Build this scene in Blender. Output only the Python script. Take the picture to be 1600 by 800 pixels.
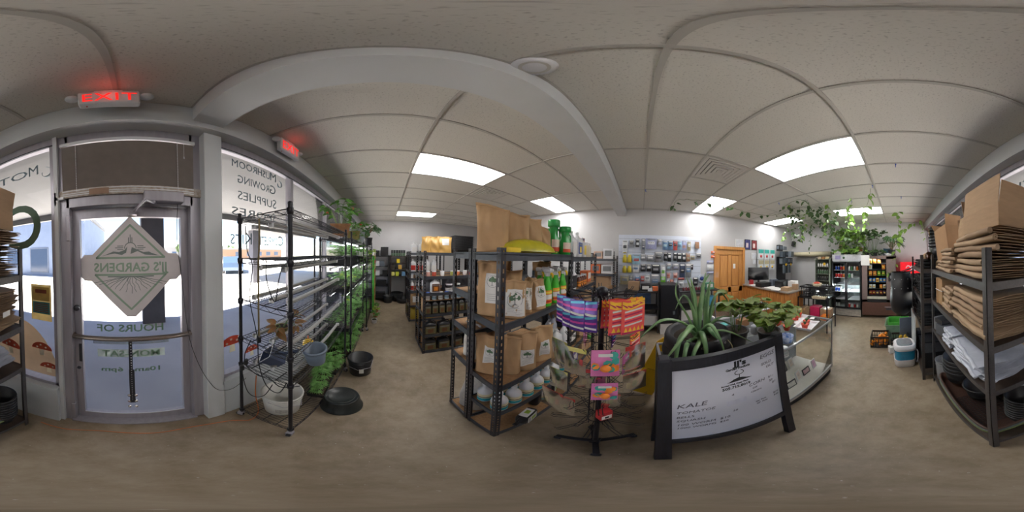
import bpy, math, random
from mathutils import Vector, Matrix, Euler, noise
PI = math.pi
S = bpy.context.scene
COL = S.collection
for _o in list(bpy.data.objects):
    bpy.data.objects.remove(_o)
random.seed(7)
R = random.Random(11)
# ------------------------------------------------------------------ camera
EYE = 1.79          # camera height
CEIL = 3.04
TX, TY, YAW = math.radians(-1.16), math.radians(0.681), math.radians(-0.371)
TILT = Matrix.Rotation(TY, 3, 'X') @ Matrix.Rotation(TX, 3, 'Y')
cam = bpy.data.cameras.new('camera')
cam.type = 'PANO'
try:
    cam.cycles.panorama_type = 'EQUIRECTANGULAR'
except Exception:
    cam.panorama_type = 'EQUIRECTANGULAR'
cam.clip_start = 0.02
co = bpy.data.objects.new('camera', cam)
COL.objects.link(co)
base = Euler((PI / 2, 0, math.radians(45) - YAW), 'XYZ').to_matrix()
co.matrix_world = Matrix.Translation((0, 0, EYE)) @ (TILT @ base).to_4x4()
S.camera = co
# ------------------------------------------------------------------ light
S.view_settings.view_transform = 'Standard'
S.view_settings.look = 'None'
S.view_settings.exposure = 1.65
S.view_settings.gamma = 1.0
S.view_settings.use_curve_mapping = False
W = bpy.data.worlds.new('sky')
S.world = W
W.use_nodes = True
nt = W.node_tree
sky = nt.nodes.new('ShaderNodeTexSky')
sky.sky_type = 'NISHITA'
sky.sun_disc = False
sky.sun_elevation = math.radians(52)
sky.sun_rotation = math.radians(80)
sky.altitude = 1600
bg = nt.nodes['Background']
bg.inputs['Strength'].default_value = 0.15
nt.links.new(sky.outputs[0], bg.inputs[0])
sun = bpy.data.lights.new('sun', 'SUN')
sun.energy = 17.0
sun.angle = math.radians(0.6)
sun.color = (1, .97, .92)
so = bpy.data.objects.new('sun', sun)
COL.objects.link(so)
so.rotation_euler = (Vector((0.62, -0.10, 0.90)).to_track_quat('Z', 'Y')).to_euler()
S.cycles.max_bounces = 10
S.cycles.diffuse_bounces = 4
S.cycles.transparent_max_bounces = 24
S.cycles.caustics_reflective = False
S.cycles.caustics_refractive = False
S.cycles.sample_clamp_indirect = 6
PANEL = 4.9         # radiance of the ceiling light panels


# ------------------------------------------------------------------ measuring: a pixel's sight line met with a real plane
def ray(px, py):
    f = math.radians((px - 1000) * .225) + YAW
    e = math.radians((400 - py) * .225)
    return TILT @ Vector((math.sin(f) * math.cos(e), math.cos(f) * math.cos(e), math.sin(e)))


def onz(px, py, z=0.0):
    v = ray(px, py); return Vector((0, 0, EYE)) + v * ((z - EYE) / v.z)


def ony(px, py, y):
    v = ray(px, py); return Vector((0, 0, EYE)) + v * (y / v.y)


def onx(px, py, x):
    v = ray(px, py); return Vector((0, 0, EYE)) + v * (x / v.x)


# ------------------------------------------------------------------ materials
MATS = {}


def srgb(c):
    return tuple(((x / 255) / 12.92 if x <= 10 else (((x / 255) + .055) / 1.055) ** 2.4) for x in c)


def mat(name, c, rough=.55, metal=0., var=.12, scale=14., bump=0., trans=0., emit=0., spec=.5, coat=0., c2=None, stretch=None, det=4., alpha=1.):
    """a procedural material: colour broken up by noise, optional relief"""
    if name in MATS: return MATS[name]
    m = bpy.data.materials.new(name); m.use_nodes = True
    n = m.node_tree; N = n.nodes; L = n.links
    b = N['Principled BSDF']
    col = srgb(c)
    tc = N.new('ShaderNodeTexCoord'); no = N.new('ShaderNodeTexNoise')
    mp = N.new('ShaderNodeMapping')
    if stretch: mp.inputs['Scale'].default_value = stretch
    L.new(tc.outputs['Object'], mp.inputs[0]); L.new(mp.outputs[0], no.inputs['Vector'])
    no.inputs['Scale'].default_value = scale; no.inputs['Detail'].default_value = det
    r = N.new('ShaderNodeValToRGB'); L.new(no.outputs['Fac'], r.inputs[0])
    if c2 is None:
        a = [max(0, x * (1 - var)) for x in col]; z = [min(1, x * (1 + var)) for x in col]
    else:
        a = col; z = srgb(c2)
    r.color_ramp.elements[0].position = .3; r.color_ramp.elements[1].position = .7
    r.color_ramp.elements[0].color = (*a, 1); r.color_ramp.elements[1].color = (*z, 1)
    L.new(r.outputs[0], b.inputs['Base Color'])
    b.inputs['Roughness'].default_value = rough; b.inputs['Metallic'].default_value = metal
    b.inputs['Specular IOR Level'].default_value = spec
    b.inputs['Coat Weight'].default_value = coat
    if emit:
        L.new(r.outputs[0], b.inputs['Emission Color']); b.inputs['Emission Strength'].default_value = emit
    if bump:
        bp = N.new('ShaderNodeBump'); bp.inputs['Strength'].default_value = bump; bp.inputs['Distance'].default_value = .01
        L.new(no.outputs['Fac'], bp.inputs['Height']); L.new(bp.outputs[0], b.inputs['Normal'])
    out = N['Material Output']
    if trans:      # light passes through the sheet (leaves, thin plastic)
        tr = N.new('ShaderNodeBsdfTranslucent'); L.new(r.outputs[0], tr.inputs[0])
        mx = N.new('ShaderNodeMixShader'); mx.inputs[0].default_value = trans
        L.new(b.outputs[0], mx.inputs[1]); L.new(tr.outputs[0], mx.inputs[2]); L.new(mx.outputs[0], out.inputs[0])
    if alpha < 1:
        tp = N.new('ShaderNodeBsdfTransparent'); mx = N.new('ShaderNodeMixShader'); mx.inputs[0].default_value = alpha
        L.new(tp.outputs[0], mx.inputs[1]); L.new(b.outputs[0], mx.inputs[2]); L.new(mx.outputs[0], out.inputs[0])
    MATS[name] = m
    return m


def clear(name, tint=(1, 1, 1), gloss=.08, rough=.02):
    """clear sheet: light goes straight through, a little is mirrored at grazing angles"""
    if name in MATS: return MATS[name]
    m = bpy.data.materials.new(name); m.use_nodes = True
    n = m.node_tree; N = n.nodes; L = n.links
    tp = N.new('ShaderNodeBsdfTransparent'); tp.inputs[0].default_value = (*tint, 1)
    gl = N.new('ShaderNodeBsdfGlossy'); gl.inputs['Roughness'].default_value = rough
    fr = N.new('ShaderNodeLayerWeight'); fr.inputs[0].default_value = gloss
    no = N.new('ShaderNodeTexNoise'); no.inputs['Scale'].default_value = 3
    mu = N.new('ShaderNodeMath'); mu.operation = 'MULTIPLY'; mu.inputs[1].default_value = .9
    L.new(fr.outputs['Fresnel'], mu.inputs[0])
    mx = N.new('ShaderNodeMixShader')
    L.new(mu.outputs[0], mx.inputs[0]); L.new(tp.outputs[0], mx.inputs[1]); L.new(gl.outputs[0], mx.inputs[2])
    L.new(mx.outputs[0], N['Material Output'].inputs[0])
    MATS[name] = m
    return m


# ------------------------------------------------------------------ mesh builder
class MB:
    def __init__(s):
        s.v = []; s.f = []; s.mi = []; s.sm = []

    def add(s, vs, fs, m=0, smooth=False, M=None):
        o = len(s.v)
        if M is not None: vs = [M @ Vector(p) for p in vs]
        s.v += [tuple(p) for p in vs]
        for f in fs:
            s.f.append([i + o for i in f]); s.mi.append(m); s.sm.append(smooth)
        return s

    def box(s, c, d, m=0, M=None, bev=0.):
        x, y, z = d[0] / 2, d[1] / 2, d[2] / 2
        if bev > 0:
            b = min(bev, x * .9, y * .9, z * .9)
            vs = []
            for sx in (-1, 1):
                for sy in (-1, 1):
                    for sz in (-1, 1):
                        vs += [(c[0] + sx * (x - b), c[1] + sy * (y - b), c[2] + sz * z),
                               (c[0] + sx * (x - b), c[1] + sy * y, c[2] + sz * (z - b)),
                               (c[0] + sx * x, c[1] + sy * (y - b), c[2] + sz * (z - b))]
            def k(a, b_, e): return (a * 4 + b_ * 2 + e) * 3
            fs = []
            for e in (0, 1): fs.append([k(0, 0, e), k(1, 0, e), k(1, 1, e), k(0, 1, e)][::(1 if e else -1)])
            for e in (0, 1): fs.append([k(0, e, 0) + 1, k(1, e, 0) + 1, k(1, e, 1) + 1, k(0, e, 1) + 1][::(-1 if e else 1)])
            for e in (0, 1): fs.append([k(e, 0, 0) + 2, k(e, 1, 0) + 2, k(e, 1, 1) + 2, k(e, 0, 1) + 2][::(1 if e else -1)])
            for a in (0, 1):
                for e in (0, 1):
                    fs.append([k(0, a, e), k(1, a, e), k(1, a, e) + 1, k(0, a, e) + 1])
                    fs.append([k(a, 0, e), k(a, 1, e), k(a, 1, e) + 2, k(a, 0, e) + 2])
                    fs.append([k(a, e, 0) + 1, k(a, e, 1) + 1, k(a, e, 1) + 2, k(a, e, 0) + 2])
                    for q in (0, 1): fs.append([k(a, e, q), k(a, e, q) + 1, k(a, e, q) + 2])
            fs = [f for i, f in enumerate(fs)]
            return s.add(vs, fs, m, False, M)
        vs = [(c[0] + a * x, c[1] + b * y, c[2] + e * z) for a in (-1, 1) for b in (-1, 1) for e in (-1, 1)]
        return s.add(vs, [(0, 1, 3, 2), (4, 6, 7, 5), (0, 4, 5, 1), (2, 3, 7, 6), (0, 2, 6, 4), (1, 5, 7, 3)], m, False, M)

    def b2(s, a, b, m=0, M=None, bev=0.):
        return s.box([(a[i] + b[i]) / 2 for i in range(3)], [abs(b[i] - a[i]) for i in range(3)], m, M, bev)

    def ring(s, rings, m=0, smooth=True, closed=True, caps=True, M=None):
        n = len(rings[0]); vs = [p for r in rings for p in r]; fs = []
        for i in range(len(rings) - 1):
            for j in range(n if closed else n - 1):
                k = (j + 1) % n
                fs.append((i * n + j, i * n + k, (i + 1) * n + k, (i + 1) * n + j))
        s.add(vs, fs, m, smooth, M)
        if caps and closed:
            s.add(rings[0][::-1], [tuple(range(n))], m, False, M); s.add(rings[-1], [tuple(range(n))], m, False, M)
        return s

    def lathe(s, prof, n=16, m=0, c=(0, 0, 0), sx=1., sy=1., smooth=True, caps=True, M=None, a0=0.):
        ms = m if isinstance(m, (list, tuple)) else None
        rs = [[(c[0] + math.cos(2 * PI * j / n + a0) * r * sx, c[1] + math.sin(2 * PI * j / n + a0) * r * sy, c[2] + z) for j in range(n)] for r, z in prof]
        if ms is None: return s.ring(rs, m, smooth, True, caps, M)
        for i in range(len(rs) - 1): s.ring(rs[i:i + 2], ms[i], smooth, True, False, M)
        s.add(rs[0][::-1], [tuple(range(n))], ms[0], False, M); s.add(rs[-1], [tuple(range(n))], ms[-1], False, M)
        return s

    def tube(s, pts, r, n=6, m=0, flat=1., M=None, smooth=True):
        pts = [Vector(p) for p in pts]; rs = []
        k = len(pts); up = Vector((0, 0, 1)); prev = None
        for i, p in enumerate(pts):
            t = (pts[min(i + 1, k - 1)] - pts[max(i - 1, 0)])
            t = t.normalized() if t.length > 1e-9 else Vector((0, 0, 1))
            if prev is None:
                a = t.cross(up)
                if a.length < .05: a = t.cross(Vector((1, 0, 0)))
            else:
                a = prev - t * prev.dot(t)
            a.normalize(); prev = a; b = t.cross(a)
            q = r[i] if isinstance(r, (list, tuple)) else r
            rs.append([p + (a * math.cos(2 * PI * j / n) + b * math.sin(2 * PI * j / n) * flat) * q for j in range(n)])
        return s.ring(rs, m, smooth, True, True, M)

    def cyl(s, a, b, r, n=10, m=0, r2=None, M=None, smooth=True):
        return s.tube([a, b], [r, r if r2 is None else r2], n, m, 1., M, smooth)

    def poly(s, pts, m=0, M=None):
        return s.add(pts, [tuple(range(len(pts)))], m, False, M)

    def prism(s, pts, t, m=0, M=None):
        """outline in the xz plane, extruded t along +y"""
        n = len(pts)
        a = [(p[0], 0, p[1]) for p in pts]; b = [(p[0], t, p[1]) for p in pts]
        s.add(a + b, [tuple(range(n)), tuple(range(2 * n - 1, n - 1, -1))] + [(i, (i + 1) % n, n + (i + 1) % n, n + i)[::-1] for i in range(n)], m, False, M)
        return s

    def surf(s, f, nu, nv, m=0, smooth=True, M=None):
        vs = [f(i / nu, j / nv) for j in range(nv + 1) for i in range(nu + 1)]
        return s.add(vs, [(j * (nu + 1) + i, j * (nu + 1) + i + 1, (j + 1) * (nu + 1) + i + 1, (j + 1) * (nu + 1) + i) for j in range(nv) for i in range(nu)], m, smooth, M)

    def mesh(s, name, mats):
        me = bpy.data.meshes.new(name)
        me.from_pydata(s.v, [], s.f)
        for m in (mats if isinstance(mats, (list, tuple)) else [mats]): me.materials.append(m)
        me.polygons.foreach_set('material_index', s.mi); me.polygons.foreach_set('use_smooth', s.sm)
        me.update(); return me

    def build(s, name, mats, parent=None, loc=(0, 0, 0), rot=(0, 0, 0)):
        return ob(name, s.mesh(name, mats), parent, loc, rot)


def ob(name, me, parent=None, loc=(0, 0, 0), rot=(0, 0, 0), scale=None):
    o = bpy.data.objects.new(name, me); COL.objects.link(o)
    o.location = loc; o.rotation_euler = rot
    if scale is not None: o.scale = scale if isinstance(scale, (tuple, list)) else (scale,) * 3
    if parent is not None: o.parent = parent
    return o


def tag(o, label, cat, group=None, kind=None):
    o['label'] = label; o['category'] = cat
    if group: o['group'] = group
    if kind: o['kind'] = kind
    return o


def thing(name, label, cat, loc=(0, 0, 0), rz=0., group=None, rot=None):
    o = ob(name, None, None, loc, rot or (0, 0, rz))
    return tag(o, label, cat, group)


def struct(o, kind='structure'):
    o['kind'] = kind; return o


def dup(root, loc, rz=0., label=None, group=None, rot=None, scale=None):
    r = root.copy(); COL.objects.link(r); r.location = loc; r.rotation_euler = rot or (0, 0, rz)
    if scale: r.scale = (scale,) * 3 if not isinstance(scale, tuple) else scale
    if label: r['label'] = label
    if group: r['group'] = group
    for ch in KIDS(root):
        c = ch.copy(); COL.objects.link(c); c.parent = r
        for g in KIDS(ch):
            d = g.copy(); COL.objects.link(d); d.parent = c
    return r


_kids = {}


def KIDS(o):
    if o.name not in _kids: _kids[o.name] = list(o.children)
    return _kids[o.name]


ORD = 'first second third fourth fifth sixth seventh eighth ninth tenth eleventh twelfth thirteenth fourteenth fifteenth sixteenth seventeenth eighteenth nineteenth twentieth'.split()
_txt = {}


def text(s, size, m, name='lettering', parent=None, loc=(0, 0, 0), rot=(PI / 2, 0, 0), bold=0., shear=0., sx=1., align='LEFT', ext=.0004, sp=1.):
    """flat lettering as a mesh"""
    key = (s, size, bold, shear, align, ext, m.name, sp)
    if key not in _txt:
        res = 5 if size > .2 else 2
        cu = bpy.data.curves.new('lettering', 'FONT'); cu.body = s; cu.size = size; cu.offset = bold; cu.shear = shear
        cu.align_x = align; cu.extrude = ext; cu.resolution_u = res; cu.space_character = sp
        t = bpy.data.objects.new('t', cu); COL.objects.link(t)
        bpy.context.view_layer.update()
        me = bpy.data.meshes.new_from_object(t.evaluated_get(bpy.context.evaluated_depsgraph_get()))
        bpy.data.objects.remove(t); me.materials.clear(); me.materials.append(m); me.name = 'lettering'
        _txt[key] = me
    return ob(name, _txt[key], parent, loc, rot, (sx, 1, 1))


def smallcaps(words, size, m, parent, y, x, z, bold=0., sx=1., rz=0.):
    """a line of small-capital lettering in one mesh object"""
    o = text(words, size, m, 'lettering', parent, (x, y, z), (PI / 2, 0, rz), bold, 0, sx)
    return o


# palette
white_paint = mat('white_paint', (206, 205, 206), .7, var=.03, scale=3, bump=.02)
trim_paint = mat('trim_paint', (200, 202, 205), .5, var=.03, scale=4)
wall_paint = mat('wall_paint', (184, 183, 185), .75, var=.035, scale=2.2, bump=.03)
alu = mat('brushed_aluminium', (164, 160, 168), .4, .35, .08, 30, stretch=(1, 1, .1))
alu_dark = mat('dark_aluminium', (70, 70, 76), .45, .5, .1, 20)
glassm = clear('window_glass')
glass_green = clear('case_glass', (.985, .995, .99), .06)
rackm = mat('rack_steel', (52, 52, 58), .45, .25, .12, 25, bump=.03)
beam_grey = mat('beam_steel', (74, 78, 86), .42, .25, .1, 25)
shelfboard = mat('particle_board', (160, 124, 88), .75, var=.16, scale=60, bump=.05)
kraft = mat('kraft_paper', (176, 142, 104), .72, var=.09, scale=9, bump=.15)
kraft2 = mat('kraft_paper_aged', (176, 140, 100), .75, var=.12, scale=11, bump=.2)
card = mat('corrugated_card', (164, 134, 104), .8, var=.07, scale=12, stretch=(1, 1, 5))
paper = mat('white_label_paper', (214, 212, 210), .6, var=.03, scale=30)
ink = mat('dark_ink', (40, 42, 46), .6, var=.1)
ink_grey = mat('grey_ink', (128, 130, 134), .6, var=.1)
green_ink = mat('green_ink', (84, 112, 84), .6, var=.1)
black_pl = mat('black_plastic', (30, 30, 33), .42, var=.15, scale=20)
black_rub = mat('black_rubber', (34, 34, 40), .6, var=.2, scale=8, bump=.1)
grey_pl = mat('grey_plastic', (96, 104, 116), .45, var=.06)
white_pl = mat('white_plastic', (216, 216, 220), .35, var=.03)
wire_black = mat('black_wire_coating', (34, 33, 40), .4, .3, .1, 20)
soil = mat('potting_soil', (52, 40, 32), .95, var=.5, scale=90, bump=.6)
# ================================================================== STRUCTURE
FX0, FX1, FY0, FY1 = -6.31, 5.42, -1.10, 4.10


def floor_mat():
    m = bpy.data.materials.new('sealed_concrete'); m.use_nodes = True
    n = m.node_tree; N = n.nodes; L = n.links; b = N['Principled BSDF']
    tc = N.new('ShaderNodeTexCoord')
    def nz(sc, det, rgh=.6):
        q = N.new('ShaderNodeTexNoise'); q.inputs['Scale'].default_value = sc; q.inputs['Detail'].default_value = det
        q.inputs['Roughness'].default_value = rgh; L.new(tc.outputs['Object'], q.inputs['Vector']); return q
    def ramp(src, els):
        r = N.new('ShaderNodeValToRGB'); L.new(src, r.inputs[0])
        while len(r.color_ramp.elements) < len(els): r.color_ramp.elements.new(.5)
        for e, (p, c) in zip(r.color_ramp.elements, els): e.position = p; e.color = (*srgb(c), 1)
        return r
    big = nz(.9, 8); r1 = ramp(big.outputs['Fac'], [(.3, (106, 88, 64)), (.5, (134, 114, 84)), (.7, (162, 142, 114))])
    mid = nz(6, 8, .7); r2 = ramp(mid.outputs['Fac'], [(.35, (96, 88, 80)), (.62, (150, 141, 132))])
    mx = N.new('ShaderNodeMixRGB'); mx.inputs[0].default_value = .42; L.new(r1.outputs[0], mx.inputs[1]); L.new(r2.outputs[0], mx.inputs[2])
    sp = nz(45, 2); r3 = ramp(sp.outputs['Fac'], [(.70, (0, 0, 0)), (.76, (255, 255, 255))])
    m2 = N.new('ShaderNodeMixRGB'); L.new(r3.outputs[0], m2.inputs[0]); L.new(mx.outputs[0], m2.inputs[1]); m2.inputs[2].default_value = (*srgb((176, 170, 164)), 1)
    sp2 = nz(7.3, 3); r4 = ramp(sp2.outputs['Fac'], [(.70, (0, 0, 0)), (.74, (130, 130, 130))])
    m3 = N.new('ShaderNodeMixRGB'); L.new(r4.outputs[0], m3.inputs[0]); L.new(m2.outputs[0], m3.inputs[1]); m3.inputs[2].default_value = (*srgb((84, 74, 66)), 1)
    L.new(m3.outputs[0], b.inputs['Base Color'])
    rr = N.new('ShaderNodeMapRange'); L.new(mid.outputs['Fac'], rr.inputs[0]); rr.inputs[3].default_value = .38; rr.inputs[4].default_value = .62
    L.new(rr.outputs[0], b.inputs['Roughness'])
    bp = N.new('ShaderNodeBump'); bp.inputs['Strength'].default_value = .12; bp.inputs['Distance'].default_value = .01
    L.new(mid.outputs['Fac'], bp.inputs['Height']); L.new(bp.outputs[0], b.inputs['Normal'])
    return m


fl = MB(); fl.b2((FX0 - .1, FY0 - .12, -.12), (FX1 + .1, FY1 + .1, 0))
struct(fl.build('floor', floor_mat()))


def tile_mat():
    m = bpy.data.materials.new('acoustic_tile'); m.use_nodes = True
    n = m.node_tree; N = n.nodes; L = n.links; b = N['Principled BSDF']
    tc = N.new('ShaderNodeTexCoord'); vo = N.new('ShaderNodeTexNoise'); vo.inputs['Scale'].default_value = 95; vo.inputs['Detail'].default_value = 3
    gm = N.new('ShaderNodeNewGeometry'); L.new(gm.outputs['Position'], vo.inputs['Vector'])
    r = N.new('ShaderNodeValToRGB'); L.new(vo.outputs['Fac'], r.inputs[0])
    r.color_ramp.elements[0].position = .30; r.color_ramp.elements[1].position = .42
    r.color_ramp.elements[0].color = (*srgb((176, 173, 168)), 1); r.color_ramp.elements[1].color = (*srgb((206, 203, 197)), 1)
    L.new(r.outputs[0], b.inputs['Base Color']); b.inputs['Roughness'].default_value = .9
    bp = N.new('ShaderNodeBump'); bp.inputs['Strength'].default_value = .35; bp.inputs['Distance'].default_value = .006
    L.new(r.outputs[0], bp.inputs['Height']); L.new(bp.outputs[0], b.inputs['Normal'])
    return m


tilem = tile_mat()
grid_paint = mat('grid_paint', (176, 173, 168), .5, var=.03)
ce = MB(); ce.b2((FX0 - .1, -1.3, 3.10), (FX1 + .1, FY1 + .1, 3.2))
ceiling = struct(ce.build('ceiling', white_paint))
T = .61
YL = [-.95, .342, 1.562, 2.782, 4.002, 4.10]
LIGHTS = []; VENTS = []
tile_cache = {}


def bay(xs, lights, vents):
    for i in range(len(xs) - 1):
        for j in range(len(YL) - 1):
            x0, x1, y0, y1 = xs[i], xs[i + 1], YL[j], YL[j + 1]
            if (i, j) in lights: LIGHTS.append((x0, x1, y0, y1)); continue
            if (i, j) in vents:
                VENTS.append((x0, x1, y0, y0 + T)); y0 += T
                g = MB(); g.b2((x0, y0 - .012, 3.036), (x1, y0 + .012, 3.05)); g.build('cross_tee', grid_paint, ceiling)
            k = (round(x1 - x0, 3), round(y1 - y0, 3))
            if k not in tile_cache:
                t = MB(); t.box((0, 0, 0), (k[0] - .006, k[1] - .006, .016), bev=.002); tile_cache[k] = t.mesh('tile', tilem)
            ob('tile', tile_cache[k], ceiling, ((x0 + x1) / 2, (y0 + y1) / 2, 3.051 + R.uniform(0, .0015)))
    for x in xs:
        g = MB(); g.b2((x - .012, -.95, 3.036), (x + .012, 4.1, 3.046)); g.build('main_tee', grid_paint, ceiling)
    for y in YL[1:-1] + [-.94, 4.09]:
        g = MB(); g.b2((xs[0], y - .012, 3.0355), (xs[-1], y + .012, 3.0458)); g.build('cross_tee', grid_paint, ceiling)


XR = [-.40] + [round(.039 + T * k, 3) for k in range(0, 9)] + [5.42]
# cells right of the beam: index i spans XR[i]..XR[i+1]
bay(XR, {(3, 1), (3, 3), (7, 1), (7, 3)}, {(2, 2), (6, 2)})
XLn = [-.62] + [round(-1.106 - T * k, 3) for k in range(0, 9)] + [-6.31]
XL = XLn[::-1]
nl = len(XL)
def li(a): return XL.index(a)
bay(XL, {(li(-2.326), 1), (li(-2.326), 3), (li(-5.376), 1)}, {(li(-2.936), 2), (li(-5.376), 2)})

emitm = bpy.data.materials.new('lit_diffuser'); emitm.use_nodes = True
_n = emitm.node_tree; _b = _n.nodes['Principled BSDF']; _b.inputs['Base Color'].default_value = (.9, .9, .9, 1)
_b.inputs['Emission Color'].default_value = (1, .985, .96, 1); _b.inputs['Emission Strength'].default_value = PANEL
desc = {(1.259, .342): 'bright ceiling panel light near the round smoke detector side, largest in view', (1.259, 2.782): 'ceiling panel light by the back wall above the hanging merchandise, crossed by a vine',
        (3.699, .342): 'ceiling panel light above the drinks fridge', (3.699, 2.782): 'ceiling panel light above the checkout counter corner',
        (-2.326, .342): 'ceiling panel light above the big paper bags on the slotted rack', (-2.326, 2.782): 'ceiling panel light near the back wall left of the ceiling beam',
        (-5.376, .342): 'far warm ceiling panel light at the end of the grow aisle'}
for x0, x1, y0, y1 in LIGHTS:
    t = thing('ceiling_light', desc[(x0, y0)], 'ceiling light', ((x0 + x1) / 2, (y0 + y1) / 2, 3.04), 0, 'recessed ceiling panel lights')
    w, d = (x1 - x0) / 2 - .012, (y1 - y0) / 2 - .012
    f = MB()
    for a, b in (((-w, -d), (w, -d + .012)), ((-w, d - .012), (w, d)), ((-w, -d), (-w + .012, d)), ((w - .012, -d), (w, d))):
        f.b2((*a, -.004), (*b, .03))
    f.build('frame', white_pl, t)
    g = MB(); g.b2((-w + .012, -d + .012, .004), (w - .012, d - .012, .012)); g.build('diffuser', emitm, t)
ventm = mat('vent_paint', (196, 193, 188), .5, var=.04); ventd = mat('vent_shadow_gap', (84, 82, 80), .8)
vd = ['square ceiling air diffuser beside the largest panel light', 'square ceiling air diffuser above the vines toward the fridge', 'square ceiling air diffuser behind the big paper bags', 'far square ceiling air diffuser at the end of the grow aisle']
VENTS.sort(key=lambda q: {.649: 0, 3.089: 1}.get(q[0], 2 if q[0] > -4 else 3))
for (x0, x1, y0, y1), lb in zip(VENTS, vd):
    t = thing('ceiling_vent', lb, 'vent', ((x0 + x1) / 2, (y0 + y1) / 2, 3.04), 0, 'square ceiling air diffusers')
    g = MB(); g.b2((-.29, -.29, .02), (.29, .29, .03)); g.build('backing', ventd, t)
    for k, (a, z) in enumerate(((.293, 0), (.242, .001), (.188, 0), (.134, -.001), (.08, -.002))):
        g = MB(); b = a - .042
        for q in range(4):
            M = Matrix.Rotation(q * PI / 2, 4, 'Z')
            g.add([(-a, -a, z), (a, -a, z), (b, -b, z + .006), (-b, -b, z + .006), (-a, -a, z + .012), (a, -a, z + .012), (b, -b, z + .016), (-b, -b, z + .016)],
                  [(0, 1, 2, 3), (7, 6, 5, 4), (0, 4, 5, 1), (3, 2, 6, 7)], 0, False, M)
        g.build('louvre_ring', ventm, t)
    g = MB(); g.b2((-.032, -.032, .0), (.032, .032, .006)); g.build('center_plate', ventm, t)

# beam under the ceiling and header over the shopfront
g = MB(); g.b2((-.62, -.95, 2.86), (-.40, 4.1, 3.1)); struct(g.build('ceiling_beam', trim_paint))
g = MB(); g.b2((FX0, -1.12, 2.80), (FX1, -.93, 3.1)); struct(g.build('trim_1', trim_paint))
g = MB(); g.b2((FX0 - .1, -1.30, -.1), (FX0, 4.2, 3.1)); struct(g.build('wall_left', wall_paint))
g = MB(); g.b2((FX1, -1.30, -.1), (FX1 + .1, 4.2, 3.1)); struct(g.build('wall_right', wall_paint))
# back wall with the opening of the wooden door
DX0, DX1, DZ = 2.03, 2.94, 2.08
g = MB(); g.b2((FX0, 4.1, -.1), (DX0, 4.2, 3.1)); g.b2((DX1, 4.1, -.1), (FX1, 4.2, 3.1)); g.b2((DX0, 4.1, DZ), (DX1, 4.2, 3.1)); g.b2((DX0 - .1, 4.2, -.1), (DX1 + .1, 4.24, 2.2))
struct(g.build('wall_back', wall_paint))
# front wall: low wall, columns either side of the door
lowm = mat('painted_low_wall', (196, 200, 204), .6, var=.04, scale=3, bump=.06)
for nm, a, b in (('wall_front_right_bay', -6.31, -.62), ('wall_front_left_bay', .50, 5.42)):
    g = MB(); g.b2((a, -1.14, 0), (b, -1.0, .58)); g.b2((a, -1.14, .56), (b, -.985, .60)); o = struct(g.build('wall_front', lowm))
g = MB(); g.b2((-.64, -1.16, 0), (-.50, -.985, 2.80), bev=.004); struct(g.build('column', trim_paint))
g = MB(); g.b2((.47, -1.16, 0), (.50, -1.03, 2.80)); struct(g.build('trim_2', trim_paint))


def window(n, x0, x1, panes=1):
    """shopfront window: aluminium frame members and one sheet of glass"""
    fr = MB(); z0, z1 = .60, 2.72
    fr.b2((x0, -1.11, z0), (x1, -1.04, z0 + .035)); fr.b2((x0, -1.11, z1), (x1, -1.04, 2.80))
    fr.b2((x0, -1.05, z1 - .012), (x1, -1.035, z1), 1)
    fr.b2((x0, -1.11, z0), (x0 + .03, -1.04, z1)); fr.b2((x1 - .03, -1.11, z0), (x1, -1.04, z1))
    w = struct(fr.build('window_%d' % n, [alu, alu_dark]))
    p = MB(); p.b2((x0 + .03, -1.083, z0 + .035), (x1 - .03, -1.077, z1)); p.build('pane', glassm, w)
    return w


win = {}
win[1] = window(1, -1.62, -.64)
mx = -1.62; k = 2
while mx > -6.2:
    nx = max(mx - 1.12, -6.31); win[k] = window(k, nx, mx); mx = nx; k += 1
mx = .50
win['L'] = window(k, .50, 2.06); k += 1
mx = 2.06
while mx < 5.3:
    nx = min(mx + 1.2, 5.42); window(k, mx, nx); mx = nx; k += 1
# lettering on the panes, reads from the street
lgrey = mat('grey_vinyl', (104, 120, 130), .6, var=.06, trans=.25)
lgreen = mat('green_vinyl', (92, 116, 100), .6, var=.06, trans=.25)
yv = -1.074


def sign_line(w, s, x0, x1, z, h, m=lgrey, bold=.0):
    o = text(s[0], h * 1.25, m, 'lettering', w, (x0, yv, z), (PI / 2, 0, 0), bold)
    a = o.dimensions.x if o.dimensions.x > 0 else h
    bpy.context.view_layer.update(); a = o.dimensions.x
    if len(s) > 1:
        q = text(s[1:], h, m, 'lettering', w, (x0 + a + .012, yv, z), (PI / 2, 0, 0), bold * .7)
        bpy.context.view_layer.update(); q.scale.x = (x1 - x0 - a - .012) / max(q.dimensions.x, .01)


def swash(w, x, z, r, m=lgrey, t=.012, flip=1):
    g = MB(); P_ = []
    for i in range(15):
        a = i / 14 * 1.6 * PI; rr = r * (1 - .45 * i / 14)
        P_.append((x - flip * rr * math.sin(a) - flip * r * .3, 0, z - r + rr * math.cos(a)))
    g.tube(P_, [t * (.35 + .65 * math.sin(PI * i / 14)) for i in range(15)], 5, 0, .12); g.build('swash', m, w, (0, yv, 0))


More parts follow.
